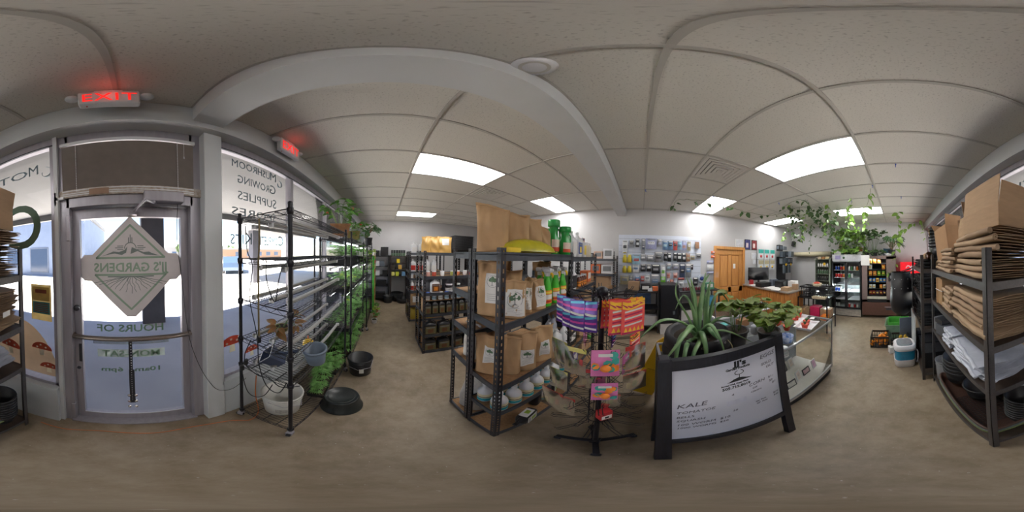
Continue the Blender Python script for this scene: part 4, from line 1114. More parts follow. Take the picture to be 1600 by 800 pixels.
bottle('white jar on top of the far left shelving', .05, .16, white_pl, white_pl, shape='jar', loc=(-5.98, -.40, 1.67))
for k in range(6): bottle('dark bottle with green band, %s on top of the yellow box shelving' % ORD[k], .04, .22, black_pl, black_pl, green_ink, None, 'jar', 'dark bottles with green bands', (-5.98, .26 + k * .09, 1.67))
for k, (y, z) in enumerate(((.48, 1.42), (.3, 1.2), (.55, 1.2), (.3, .95), (.45, .95), (.68, .95))): carton('%s small box on the far left shelving, %s counted downwards' % (['yellow', 'dark', 'yellow', 'pale yellow', 'yellow green', 'blue'][k], ORD[k]), .1, .12, .15, mat('fbx%d' % k, [(220, 190, 40), (60, 50, 40), (190, 150, 60), (220, 210, 120), (190, 200, 60), (110, 150, 190)][k], .5), (-5.95, y, z), 0, lab=False)
for k, (y, z, s) in enumerate(((-.3, 1.3, 'white'), (-.1, 1.3, 'grey'), (-.28, .95, 'white'), (.0, .95, 'black'), (-.12, .58, 'black'), (-.15, .12, 'black'))): carton('%s container on the far left shelving with trays, %s counted downwards' % (s, ORD[k]), .25, .18 if k < 4 else .35, .18, {'white': white_pl, 'grey': grey_pl, 'black': black_pl}[s], (-6.05, y, z), 0, lab=False, cat='container', name='container')
pot('black nursery pot on the floor by the far left shelving', .17, .26, loc=(-5.72, .12, 0)); pot('wide black pot stacked beside the far nursery pot', .22, .18, loc=(-5.72, .62, 0)); pot('wide black pot behind the far nursery pots', .24, .30, loc=(-5.98, .45, 0))
# ================================================================== WIRE RACKS AND PLANTS BY THE WINDOWS
leafA = mat('leaf_green', (84, 132, 54), .45, var=.3, scale=7, trans=.35); leafB = mat('leaf_dark_green', (52, 92, 46), .45, var=.25, scale=7, trans=.25)
leafC = mat('leaf_yellow_green', (150, 176, 66), .5, var=.2, scale=6, trans=.4); leafD = mat('leaf_olive_red', (120, 112, 62), .5, c2=(150, 86, 58), scale=9, trans=.35)
stemm = mat('green_stem', (96, 124, 66), .6, var=.15); woodm = mat('woody_stem', (110, 86, 62), .8)


def leaf_mesh(name, m, L=1., W=.6, heart=0., fold=.18, droop=.25, nu=4, nv=6):
    g = MB()
    def f(u, v):
        a = 2 * u - 1
        w = (math.sin(PI * min(1, v ** .75)) ** .8) * W / 2 if v < 1 else 0
        if heart and v < .25: w *= 1 + heart * (1 - v / .25)
        x = a * max(w, .004); y = v * L - (heart * .22 * abs(a) * (1 - v) ** 4)
        return Vector((x, y, abs(a) * w * fold * 2 - droop * v * v * L))
    g.surf(f, nu, nv); return g.mesh(name, m)


LF = {k: leaf_mesh('leaf', m, 1, w, h) for k, m, w, h in (('a', leafA, .7, .5), ('b', leafB, .75, .6), ('c', leafC, .6, .3), ('d', leafD, .62, .2), ('n', leafA, .25, 0))}


def aim(d, roll=0.):
    """rotation whose local +y runs along d"""
    d = Vector(d).normalized(); up = Vector((0, 0, 1))
    if abs(d.z) > .95: up = Vector((1, 0, 0))
    x = d.cross(up).normalized(); z = x.cross(d)
    M = Matrix((x, d, z)).transposed()
    return (M @ Matrix.Rotation(roll, 3, 'Y')).to_euler()


def leaves(parent, pts, kind, s, rr, name='leaf'):
    for p, d in pts:
        ob(name, LF[kind], parent, p, aim(d, rr.uniform(-.5, .5)), s * rr.uniform(.7, 1.25))


def palmate(g, p, d, s, m=0, n=7):
    """a hand-shaped leaf of narrow fingers"""
    M = Matrix.Translation(p) @ aim(d).to_matrix().to_4x4()
    for i in range(n):
        a = (i - (n - 1) / 2) * .52; L = s * (1 - .28 * abs(i - (n - 1) / 2) / (n / 2)); w = s * .09
        u = Vector((math.sin(a), math.cos(a), 0)); v = Vector((u.y, -u.x, 0))
        g.add([(0, 0, 0), u * L * .5 + v * w + Vector((0, 0, .05 * s)), u * L + Vector((0, 0, -.18 * s)), u * L * .5 - v * w + Vector((0, 0, .05 * s))], [(0, 1, 2, 3)], m, False, M)


def seedling_mesh(h, s, seed, m=None, full=False):
    rr = random.Random(seed); g = MB(); top = Vector((rr.uniform(-.02, .02), rr.uniform(-.02, .02), h))
    g.tube([(0, 0, 0), top * .5 + Vector((.005, 0, 0)), top], [.004, .003, .0015], 5, 1)
    for k in range(4 if not full else 7):
        z = h * (.35 + .65 * k / (3 if not full else 6))
        for q in range(3 if not full else 4):
            a = k * 1.1 + q * 2 * PI / (3 if not full else 4) + rr.uniform(-.3, .3); d = Vector((math.cos(a), math.sin(a), rr.uniform(-.1, .5)))
            b = Vector((top.x * z / h, top.y * z / h, z)); e = b + d * s * .45; g.tube([b, e], .0018, 4, 1); palmate(g, e, d, s * (1 - .08 * k), 0)
    return g.mesh('seedling', [m or leafA, stemm])


SEED = [seedling_mesh(.12, .055, 1), seedling_mesh(.16, .06, 2), seedling_mesh(.10, .05, 3)]
fresh = mat('leaf_fresh_green', (112, 160, 84), .45, var=.25, scale=7, trans=.4)
SEEDL = [seedling_mesh(.22, .11, 4, fresh), seedling_mesh(.28, .12, 5, fresh)]


def tray(label, loc, w=.27, d=.5, n=(3, 5), meshes=SEED, rz=0., group='seedling trays', m=None, s=1.):
    t = thing('seedling_tray', label, 'plant tray', loc, rz, group)
    g = MB(); a, b = w / 2, d / 2
    g.ring([[(sx * p, sy * q, z) for sx, sy in ((-1, -1), (1, -1), (1, 1), (-1, 1))] for p, q, z in ((a * .94, b * .96, 0), (a, b, .06), (a + .006, b + .006, .062), (a - .004, b - .004, .06), (a * .93, b * .95, .01))], 0, False, True, True); g.build('tray', black_pl, t)
    g = MB(); g.box((0, 0, .032), (w * .93, d * .95, .03)); g.build('soil', soil, t)
    for i in range(n[0]):
        for j in range(n[1]):
            x = -a + w * (i + .5) / n[0]; y = -b + d * (j + .5) / n[1]
            ob('seedling', R.choice(meshes), t, (x + R.uniform(-.01, .01), y + R.uniform(-.01, .01), .045), (0, 0, R.uniform(0, 6)), R.uniform(.8, 1.2) * s)
    return t


def wire_shelf_meshes(a, b):
    g = MB(); n = int(a * 2 / .026)
    for i in range(n + 1): x = -a + .01 + (2 * a - .02) * i / n; g.b2((x - .0014, -b, -.0014), (x + .0014, b, .0014))
    for q in (-.5, 0, .5): g.b2((-a, b * q - .003, -.006), (a, b * q + .003, -.001))
    deck = g.mesh('wire_deck', wire_black)
    out = []
    for L, ax in ((a, 0), (b, 1)):
        g = MB()
        def P_(t, z): return (t, 0, z) if ax == 0 else (0, t, z)
        for z in (0, -.032): g.tube([P_(-L, z), P_(L, z)], .0028, 5)
        k = int(L * 2 / .045); pts = [P_(-L + 2 * L * i / k, 0 if i % 2 else -.032) for i in range(k + 1)]; g.tube(pts, .0018, 4, 0, 1, None, False)
        out.append(g.mesh('edge_truss', wire_black))
    return deck, out[0], out[1]


def wpost(h):
    g = MB(); g.cyl((0, 0, .09), (0, 0, h), .0127, 12)
    z = .12
    while z < h - .03: g.lathe([(.0129, z), (.0135, z + .001), (.0129, z + .002)], 12, caps=False); z += .0254
    g.lathe([(.0145, h - .004), (.0145, h + .008), (.008, h + .012)], 12); return g.mesh('post', wire_black)


_cast = None


def wire_rack(label, x0, x1, y0, y1, levels, h=2.06):
    global _cast
    t = thing('wire_rack', label, 'shelf rack', ((x0 + x1) / 2, (y0 + y1) / 2, 0), 0, 'black wire racks along the windows'); a, b = (x1 - x0) / 2, (y1 - y0) / 2
    pm = wpost(h); dk, ta, tb = wire_shelf_meshes(a, b)
    if _cast is None:
        g = MB(); g.lathe([(.001, -.012), (.030, -.012), (.032, -.008), (.032, .008), (.030, .012), (.001, .012)], 14, 0, M=Matrix.Translation((.015, 0, .032)) @ Matrix.Rotation(PI / 2, 4, 'X')); c1 = g.mesh('wheel', black_rub)
        g = MB(); g.b2((-.012, -.019, .03), (.03, -.014, .07)); g.b2((-.012, .014, .03), (.03, .019, .07)); g.b2((-.014, -.02, .066), (.03, .02, .074)); g.cyl((0, 0, .07), (0, 0, .095), .012, 10); c2 = g.mesh('caster_fork', alu); _cast = (c1, c2)
    for sx in (-1, 1):
        for sy in (-1, 1):
            p = ob('post', pm, t, (sx * a, sy * b, 0)); rz = R.uniform(0, 6)
            f = ob('caster', _cast[1], t, (sx * a, sy * b, 0), (0, 0, rz)); ob('wheel', _cast[0], f)
            for z in levels:
                g = MB(); g.lathe([(.0135, -.035), (.019, -.032), (.021, .002), (.016, .006)], 10, caps=False); cm = _bm.setdefault('collar', g.mesh('collar', wire_black)); ob('collar', cm, p, (0, 0, z))
    for z in levels:
        ob('wire_deck', dk, t, (0, 0, z))
        for s in (-1, 1): ob('edge_truss', ta, t, (0, s * b, z)); ob('edge_truss', tb, t, (s * a, 0, z))
    return t


WL = [2.03, 1.745, 1.45, 1.13, .86, .14]
wire_rack('nearly empty black wire rack nearest the entrance door, crossed by cords', -1.95, -.73, -.90, -.48, WL)
wire_rack('black wire rack of seedlings, second from the entrance door', -3.36, -2.14, -.90, -.45, [1.98, 1.60, 1.22, .62, .14])
wire_rack('black wire rack with hanging plants, third from the entrance door', -4.62, -3.42, -.86, -.38, [1.95, 1.55, 1.18, .75, .14])
# grow light strips
tubem = mat('unlit_tube_housing', (150, 148, 144), .4, var=.04); litt = bpy.data.materials.new('lit_tube'); litt.use_nodes = True
_b = litt.node_tree.nodes['Principled BSDF']; _b.inputs['Emission Color'].default_value = (.95, .97, 1, 1); _b.inputs['Emission Strength'].default_value = 6


def strip_light(label, x0, x1, y, z, lit=False, sl=0.):
    t = thing('strip_light', label, 'strip light', ((x0 + x1) / 2, y, z), 0, 'grow light strips', (0, sl, 0)); L = (x1 - x0) / 2
    g = MB(); g.box((0, 0, 0), (2 * L, .028, .018), 0, None, .004); g.build('housing', tubem if not lit else white_pl, t)
    g = MB(); g.cyl((-L + .02, 0, -.014), (L - .02, 0, -.012), .008, 8); g.build('tube', litt if lit else mat('frosted_tube', (168, 168, 170), .35), t)
    for s in (-1, 1): g = MB(); g.box((s * (L - .01), 0, -.008), (.02, .036, .034), 0, None, .004); g.build('end_cap', white_pl, t)
    return t


yy = ('front', 'middle', 'rear')
for lv, z in enumerate((1.975, 1.475, 1.155, .885)):
    for k, y in enumerate((-.55, -.68, -.82)):
        strip_light('unlit strip light, %s of three %s the %s shelf of the entrance rack' % (yy[k], 'hung under' if lv == 0 else 'lying on', ('top', 'third', 'fourth', 'fifth')[lv]), -1.86 + .03 * k, -.82 + .02 * k + (0.0 if lv else .0), y, z - (0 if lv else .0), False)
for k, y in enumerate((-.58, -.78)): strip_light('unlit grey strip light, %s of two under the second shelf of the entrance wire rack' % yy[k * 2], -1.88, -.80, y, 1.69)
for k, (x, z) in enumerate(((-2.7, 1.93), (-3.98, 1.90), (-2.7, 1.55), (-3.98, 1.48), (-2.7, 1.17), (-3.98, 1.10))):
    for q, y in enumerate((-.55, -.76)):
        strip_light('lit white strip light, %s one under the %s shelf of the %s wire rack' % (('front', 'rear')[q], ('top', 'middle', 'low')[k // 2], ('seedling', 'hanging plant')[k % 2]), x - .52, x + .52, y, z, True)
# cords
cordm = mat('black_cord', (26, 26, 30), .5); cordo = mat('orange_cord', (196, 110, 60), .5); cordw = mat('olive_cord', (120, 104, 70), .6)


def curve_pts(P_, n=8):
    P_ = [Vector(p) for p in P_]; out = []
    for i in range(len(P_) - 1):
        a = P_[max(i - 1, 0)]; b = P_[i]; c = P_[i + 1]; d = P_[min(i + 2, len(P_) - 1)]
        for k in range(n):
            t = k / n
            out.append(.5 * ((2 * b) + (c - a) * t + (2 * a - 5 * b + 4 * c - d) * t * t + (3 * b - a - 3 * c + d) * t ** 3))
    return out + [P_[-1]]


def cord(label, P_, r=.0035, m=cordm, plug=None, name='cord'):
    t = thing(name, label, 'cord', P_[0]); o = Vector(P_[0]); g = MB(); g.tube([p - o for p in curve_pts(P_)], r, 6); g.build('cable', m, t)
    if plug is not None:
        g = MB(); g.box(Vector(plug) - o, (.03, .022, .06), 0, None, .006); g.build('plug', black_pl if m is not cordo else mat('red_plug', (170, 70, 50), .5), t)
    return t


cord('black cord looping down the front end of the entrance wire rack', [(-.72, -.83, 1.97), (-.71, -.80, 1.80), (-.70, -.74, 1.70), (-.70, -.77, 1.50), (-.70, -.72, 1.30), (-.70, -.70, 1.20), (-.69, -.68, 1.0), (-.69, -.62, .80), (-.71, -.55, .74), (-.72, -.50, .88)])
cord('black cord hanging in a round loop under the second wire shelf', [(-.74, -.66, 1.74), (-.72, -.64, 1.62), (-.72, -.58, 1.50), (-.73, -.56, 1.62), (-.74, -.54, 1.72)])
cord('olive twisted cord hanging straight down the end of the entrance wire rack', [(-.72, -.70, 2.0), (-.71, -.69, 1.85), (-.715, -.705, 1.7), (-.71, -.70, 1.45), (-.712, -.70, 1.22)], .006, cordw, (-.712, -.70, 1.20))
cord('black cord with plugs draped across the lower wire shelves', [(-.72, -.78, 1.16), (-.70, -.82, 1.02), (-.69, -.80, .92), (-.70, -.70, .86), (-.69, -.60, .90), (-.70, -.52, .84), (-.80, -.46, .80)], .0035, cordm, (-.69, -.80, .95))
cord('black cord curling around the near wire rack post', [(-.71, -.90, 1.12), (-.69, -.86, 1.05), (-.68, -.84, .9), (-.69, -.80, .62), (-.70, -.74, .55), (-.71, -.66, .62), (-.72, -.6, .8)], .0035, cordm, (-.69, -.84, .86))
cord('thin dark wire running down the painted column from the door', [(-.33, -1.04, 2.18), (-.335, -1.10, 1.9), (-.37, -1.11, 1.6), (-.39, -1.05, 1.2), (-.43, -1.00, .95), (-.50, -.975, .7), (-.58, -.975, .52), (-.70, -.97, .47), (-.80, -.93, .60)], .0022)
cord('orange extension cord along the foot of the door and the wire rack', [(.60, -.92, .008), (.42, -.90, .008), (.2, -.93, .008), (-.1, -.90, .008), (-.35, -.92, .008), (-.60, -.88, .008), (-.72, -.80, .01), (-.84, -.84, .04), (-.90, -.93, .25), (-.92, -.94, .55)], .005, cordo)
# clutter on the entrance wire rack
bluegrey = mat('blue_grey_plastic', (104, 116, 132), .45, var=.05)
pot('blue grey round pot resting on a corner of the low wire shelf', .085, .155, bluegrey, loc=(-1.06, -.475, .87), rot=(.05, .1, 0), taper=.8)
t = thing('square_pot', 'dark blue grey square pot tipped over on the low wire shelf', 'pot', (-.90, -.66, .91), 0, None, (.9, .3, .5))
g = MB(); g.ring([[(sx * p, sy * p, z) for sx, sy in ((-1, -1), (1, -1), (1, 1), (-1, 1))] for p, z in ((.045, 0), (.062, .14), (.068, .14), (.068, .125), (.058, .13), (.042, .01))], 0, False); g.build('shell', mat('slate_plastic', (62, 72, 96), .4), t)
g = MB(); g.tube([(0, .06, .1), (.02, .14, .06), (.03, .22, .03)], [.012, .014, .02], 8, 0, .5); g.build('handle', mat('slate_plastic', (0, 0, 0)), t)
t = thing('watering_can', 'orange and yellow small watering can behind the blue grey pots', 'watering can', (-1.22, -.62, .875), .5)
g = MB(); g.lathe([(.045, 0), (.05, .01), (.048, .08), (.03, .10)], 14); g.build('body', mat('yellow_plastic', (0, 0, 0)), t)
g = MB(); g.tube([(.04, 0, .03), (.09, 0, .09), (.12, 0, .12)], [.012, .008, .016], 8); g.build('spout', mat('orange_plastic', (220, 100, 50), .4), t)
g = MB(); g.tube(curve_pts([(-.03, 0, .09), (-.08, 0, .10), (-.085, 0, .04), (-.045, 0, .02)], 4), .006, 6); g.build('handle', mat('orange_plastic', (0, 0, 0)), t)
# white bucket on the bottom shelf
t = pot('translucent white bucket with handle on the bottom wire shelf', .155, .30, mat('milky_bucket', (206, 204, 198), .4, var=.05, scale=6, trans=.2), loc=(-.95, -.70, .145), name='bucket', cat='bucket')
g = MB(); g.tube([(-.16, .0, .25), (-.12, .10, .20), (0, .165, .165), (.12, .10, .20), (.16, .0, .25)], .003, 5); g.build('handle', alu, t)
g = MB(); g.lathe([(.1385, .07), (.1425, .15)], 24, caps=False); L_ = MB(); n = 6
L_.ring([[(math.cos(.6 + (i / n - .5) * .6) * r, math.sin(.6 + (i / n - .5) * .6) * r, z) for i in range(n + 1)] for r, z in ((.1375, .05), (.1435, .13))], 0, True, False, False); L_.build('label', mat('faded_label', (170, 166, 160), .6, var=.3, scale=60), t)
# seedling trays at the bottom
tray('small black tray of leafy seedlings beside the white bucket', (-1.30, -.56, .145), .18, .15, (2, 1), SEEDL[:1], .1, 'seedling trays', s=.6)
tray('black tray of leafy seedlings at the front of the bottom wire shelf', (-1.52, -.60, .145), .18, .18, (2, 1), SEEDL, .05, s=.75)
tray('black tray with taller seedlings near the far post of the entrance rack', (-1.76, -.62, .145), .18, .22, (2, 2), SEEDL, 0, s=.8)
for r_, (x0, zs, nm) in enumerate(((-3.30, (.15, .63, 1.23), 'seedling'), (-4.55, (.15, .76, 1.19), 'hanging plant'))):
    for li_, z in enumerate(zs):
        for k in range(4):
            tray('seedling tray on the %s shelf of the %s rack, %s from its far end' % (('bottom', 'middle', 'upper')[li_], nm, ORD[k]), (x0 + .14 + k * .30, -.66, z), .27, .38, (2, 3), SEEDL if li_ == 0 else (SEED + SEEDL[:1]), R.uniform(-.03, .03), s=(1.05, .9, .8)[li_])
# dark tub and mixed pots on the 1.6 shelf
for k, (x, w) in enumerate(((-2.35, .36), (-2.78, .3), (-3.15, .26))):
    t = thing('storage_tub', ['black tub of plants at the near end of the seedling rack upper shelf', 'black tub of plants in the middle of the seedling rack upper shelf', 'black tub of plants at the far end of the seedling rack upper shelf'][k], 'tub', (x, -.66, 1.61))
    g = MB(); a, b = w / 2, .15
    g.ring([[(sx * p, sy * q, z) for sx, sy in ((-1, -1), (1, -1), (1, 1), (-1, 1))] for p, q, z in ((a * .85, b * .85, 0), (a, b, .11), (a + .012, b + .012, .115), (a - .005, b - .005, .11), (a * .84, b * .84, .02))], 0, False); g.build('tub', black_pl, t)
    g = MB(); g.box((0, 0, .06), (w * .85, .25, .05)); g.build('soil', soil, t)
    for q in range(6): ob('seedling', R.choice(SEEDL), t, (R.uniform(-a, a) * .8, R.uniform(-b, b) * .7, .08), (0, 0, R.uniform(0, 6)), R.uniform(.6, .9))


def leafy(label, loc, potm, pr, ph, n, kind, s, spread, height, seed, name='potted_plant', square=False, group=None, flowers=None, lean=(0, 0), leafname='leaf', trail=0):
    """pot + soil + stems, every leaf its own part"""
    rr = random.Random(seed); t = thing(name, label, 'plant', loc, rr.uniform(0, .5), group)
    g = MB()
    if square: g.ring([[(sx * p, sy * p, z) for sx, sy in ((-1, -1), (1, -1), (1, 1), (-1, 1))] for p, z in ((pr * .8, 0), (pr, ph), (pr * 1.05, ph), (pr * 1.05, ph - .02), (pr * .95, ph - .002), (pr * .78, .02))], 0, False)
    else: g.lathe([(pr * .78, 0), (pr * .97, ph * .9), (pr * 1.06, ph * .9), (pr * 1.06, ph), (pr * .95, ph), (pr * .8, ph * .5)], 18)
    g.build('pot', potm, t)
    g = MB(); g.lathe([(.001, ph * .93), (pr * .93, ph * .93)], 14, caps=False, sx=1, sy=1); g.build('soil', soil, t)
    st = MB(); pts = []; k = max(4, n // 5)
    for i in range(k):
        a = 2 * PI * i / k + rr.uniform(-.4, .4); rad = rr.uniform(.35, 1) * spread; hh = height * rr.uniform(.6, 1)
        if trail and i % 3 == 0: hh = -trail * rr.uniform(.4, 1)
        b0 = Vector((math.cos(a) * pr * .3, math.sin(a) * pr * .3, ph * .9)); e = Vector((math.cos(a) * rad + lean[0], math.sin(a) * rad + lean[1], ph + hh)); mid = (b0 + e) / 2 + Vector((0, 0, abs(hh) * .3 + .03))
        P_ = curve_pts([b0, mid, e], 5); st.tube(P_, [.004 - .002 * q / len(P_) for q in range(len(P_))], 5)
        for q in range(n // k + 1):
            tt = rr.uniform(.45, 1); p = P_[int(tt * (len(P_) - 1))]; a2 = a + rr.uniform(-1.6, 1.6)
            d = Vector((math.cos(a2), math.sin(a2), rr.uniform(-.35, .5))); pts.append((p, d))
            st.tube([p, p + d * s * .15], .0018, 4)
    st.build('stems', stemm, t); leaves(t, [(p + d.normalized() * s * .14, d) for p, d in pts], kind, s, rr)
    if flowers:
        for i in range(flowers[1]):
            a = rr.uniform(0, 6.28); p = Vector((math.cos(a) * spread * .6, math.sin(a) * spread * .6, ph + height * .8)); g = MB()
            for q in range(9): d = Vector((rr.uniform(-1, 1), rr.uniform(-1, 1), rr.uniform(-.6, 1))).normalized(); g.lathe([(.001, 0), (s * .12, .002), (s * .14, s * .06), (.001, s * .03)], 7, 0, M=Matrix.Translation(p + d * s * .16) @ d.to_track_quat('Z', 'Y').to_matrix().to_4x4())
            g.build('flower_head', flowers[0], t)
    return t


terra = mat('terracotta', (176, 108, 76), .8, var=.1, scale=12); redf = mat('red_petal', (206, 30, 34), .5); greysq = mat('grey_square_pot', (124, 128, 132), .6, var=.06)
leafy('geranium with one red bloom in a wooden box pot on top of the wire racks', (-2.18, -.62, 2.02), mat('weathered_wood_pot', (150, 106, 72), .8, var=.2, scale=20), .13, .15, 60, 'a', .085, .34, .26, 5, 'geranium', True, None, (redf, 2), (.10, 0))
leafy('trailing geranium with red bloom hanging below the rack top', (-2.55, -.50, 1.99), mat('olive_pot', (120, 110, 60), .7), .10, .13, 40, 'a', .07, .2, .16, 8, 'geranium', True, None, (redf, 2), (0, .05), trail=.42)
leafy('spiky young plant in the nearer grey square pot on the rack top', (-2.82, -.52, 1.99), greysq, .095, .20, 14, 'n', .12, .09, .12, 9, 'potted_plant', True)
leafy('small plant in the farther grey square pot on the rack top', (-3.15, -.50, 1.99), greysq, .095, .19, 12, 'n', .10, .09, .08, 12, 'potted_plant', True)
leafy('trailing vine falling down the front of the seedling rack', (-3.0, -.46, 1.62), black_pl, .07, .10, 44, 'a', .06, .14, .15, 14, trail=.75)
leafy('bright seedlings in a pot at the near corner of the second shelf', (-2.25, -.52, 1.24), black_pl, .07, .08, 36, 'c', .05, .16, .2, 15, trail=.2)
# monstera with split leaves
def split_leaf(m):
    g = MB(); n = 6
    for s in (-1, 1):
        for i in range(n):
            v = .05 + i / n * .9; w = .46 * math.sin(PI * (.15 + .8 * i / n)) ; u0, u1 = v - .055, v + .055
            g.add([(0, u0, 0), (s * w * .55, u0 + .05, .06), (s * w, u0 + .14, .02), (s * w * .92, u1 + .13, .0), (s * w * .5, u1 + .03, .05), (0, u1, 0)], [(0, 1, 4, 5), (1, 2, 3, 4)], 0, True)
        g.add([(0, 0, 0), (s * .08, 0, .03), (s * .06, 1.0, -.1), (0, 1.08, -.14)], [(0, 1, 2, 3)], 0, True)
        g.add([(0, 0, 0), (s * .25, -.16, .02), (s * .34, .02, .03), (0, .12, 0)], [(0, 1, 2, 3)], 0, True)
    return g.mesh('leaf', m)


LF['m'] = split_leaf(leafB)
def monstera(label, loc, n, s, seed, spread=.25, h=.35, dirs=None):
    rr = random.Random(seed); t = thing('monstera', label, 'plant', loc)
    g = MB(); g.lathe([(.09, 0), (.12, .16), (.125, .18), (.11, .18), (.10, .12)], 18); g.build('pot', black_pl, t)
    g = MB(); g.lathe([(.001, .16), (.11, .16)], 14, caps=False); g.build('soil', soil, t)
    st = MB(); L_ = []
    for i in range(n):
        a = 2 * PI * i / n + rr.uniform(-.3, .3); hh = h * rr.uniform(.4, 1.1); e = Vector((math.cos(a) * spread * rr.uniform(.5, 1), math.sin(a) * spread * rr.uniform(.5, 1), .18 + hh))
        st.tube(curve_pts([(0, 0, .15), e * .5 + Vector((0, 0, .12)), e], 4), .006, 6); L_.append((e, Vector((math.cos(a), math.sin(a), rr.uniform(-.9, -.1)))))
    st.build('stems', woodm, t); leaves(t, L_, 'm', s, rr)
    return t


monstera('dark monstera with split leaves at the far end of the wire rack tops', (-3.85, -.42, 1.96), 9, .26, 4, .24, .32)
for k, (x, z) in enumerate(((-3.75, 1.56), (-4.2, 1.56), (-4.5, 1.6))): leafy(['vine spilling over the near end of the hanging plant rack', 'vine spilling over the middle of the hanging plant rack', 'vine spilling over the far end of the hanging plant rack'][k], (x, -.44, z), black_pl, .09, .11, 40, 'c' if k else 'a', .07, .18, .16, 20 + k, trail=.5)
# pothos with reddish leaves lying on the fourth wire shelf
leafy('vine with yellow and reddish leaves drooping through the low wire shelves', (-.98, -.72, 1.14), mat('olive_pot', (0, 0, 0)), .05, .06, 16, 'd', .085, .17, .08, 31, trail=.22, lean=(.03, .06))
# floor pots
t = pot('black bucket with white tag standing on the floor by the seedling rack', .155, .30, black_pl, loc=(-1.98, -.29, 0), name='bucket', cat='bucket')
g = MB(); g.ring([[(math.cos(.25 + (i / 5 - .5) * .35) * .151, math.sin(.25 + (i / 5 - .5) * .35) * .151, z) for i in range(6)] for z in (.09, .17)], 0, True, False, False); g.build('label', paper, t)
g = MB(); g.tube([(.0, .16, .25), (.12, .14, .20), (.17, 0, .17), (.12, -.14, .20), (0, -.16, .25)], .003, 5); g.build('handle', alu, t)
t = thing('wash_tub', 'wide black tub turned upside down on the floor by the wire rack', 'tub', (-1.28, -.34, 0))
g = MB(); g.lathe([(.18, 0), (.182, .03), (.167, .04), (.155, .175), (.148, .195), (.142, .20), (.138, .193), (.001, .193)], 32); g.build('shell', mat('black_tub', (34, 38, 38), .35, var=.15, scale=5), t)
g = MB(); g.lathe([(.11, .193), (.113, .197), (.116, .193)], 32, caps=False); g.build('base_ring', mat('black_tub', (0, 0, 0)), t)
# green lattice seed stand
t = thing('seed_stand', 'green and rust coloured seed packet stand at the end of the wire racks', 'display stand', (-5.0, -.33, 0))
gf = mat('green_stand_frame', (70, 170, 60), .5); rf_ = mat('rust_slats', (156, 84, 56), .6, var=.2)
for s in (-1, 1): g = MB(); g.box((s * .34, 0, .86), (.03, .05, 1.65)); g.build('upright', gf, t)
for k in range(11):
    g = MB(); g.box((0, 0, .2 + k * .145), (.66, .06, .09)); g.build('packet_row', rf_ if k % 2 else mat('packet_mix', (170, 140, 70), .6, c2=(90, 130, 60), scale=22), t)
g = MB(); g.box((0, .0, 1.74), (.4, .02, .14)); q = g.build('header_board', mat('cream_board', (210, 200, 176), .6), t)
text('SEEDS', .085, ink, 'lettering', q, (.0, .012, 1.71), (PI / 2, 0, PI), .002, 0, 1, 'CENTER')
for k in range(3): leafy('leafy plant on the floor before the seed stand, %s along the aisle' % ORD[k], (-3.9 - k * .42, -.24, 0), terra if k else white_pl, .07, .10, 24, 'c' if k == 1 else 'a', .07, .10, .18, 40 + k)
for k in range(3): bottle('dark tall bottle, %s on top of the seed stand end' % ORD[k], .045, .25, black_pl, black_pl, shape='slim', group='dark bottles at the seed stand', loc=(-5.45 - .11 * k, -.5, 1.67))
bookcase('dark shelf beside the seed stand below the dark bottles', -5.75, -5.38, -.72, -.36, [.3, .8, 1.25, 1.67])
# ================================================================== SPINNER RACK
sp = thing('spinner_rack', 'black wire spinner rack with packets on hooks before the shelf rack', 'display rack', (-.19, .80, 0), 0)
g = MB(); g.cyl((0, 0, .06), (0, 0, 1.62), .015, 12); g.lathe([(.022, 1.58), (.03, 1.60), (.03, 1.63), (.012, 1.64)], 12); g.build('pole', wire_black, sp)
g = MB()
g.box((0, 0, .07), (.05, .05, .05)); g.build('hub', wire_black, sp)
for k, (x, y) in enumerate(((-.21, -.02), (.19, .12), (.05, -.16), (-.08, .2))):
    L = math.hypot(x, y); a = math.atan2(y, x)
    g = MB(); g.box((L / 2, 0, .065), (L, .03, .022), 0, Matrix.Rotation(a, 4, 'Z'), .003); q = g.build('foot', wire_black, sp)
    g = MB(); g.lathe([(.001, -.01), (.022, -.01), (.024, 0), (.022, .01), (.001, .01)], 12, 0, M=Matrix.Translation((x * .96, y * .96, .025)) @ Matrix.Rotation(PI / 2, 4, 'X')); g.build('caster', black_rub, q)
hooks = []
for lv, z in enumerate((1.60, 1.34, 1.12, .90, .72, .56)):
    r = .16
    g = MB(); g.tube([(math.cos(2 * PI * i / 24) * .05, math.sin(2 * PI * i / 24) * .05, z) for i in range(25)], .003, 5); g.build('ring', wire_black, sp)
    for k in range(10):
        a = k * 2 * PI / 10 + lv * .2; d = Vector((math.cos(a), math.sin(a), 0)); t_ = Vector((-d.y, d.x, 0))
        g = MB()
        for s in (-.008, .008): g.tube([d * .045 + t_ * s + Vector((0, 0, z)), d * (.17 + (.05 if lv > 2 else 0)) + t_ * s + Vector((0, 0, z + .01)), d * (.185 + (.05 if lv > 2 else 0)) + t_ * s + Vector((0, 0, z + .03))], .0022, 4)
        g.build('hook', wire_black, sp); hooks.append((lv, a, z))
for k in range(8):
    a = k * PI / 4; g = MB(); g.tube([(math.cos(a) * .05, math.sin(a) * .05, .5), (math.cos(a) * .05, math.sin(a) * .05, 1.62)], .002, 4); g.build('upright_wire', wire_black, sp)
film = clear('clear_film', (.95, .95, .95), .35, .15)


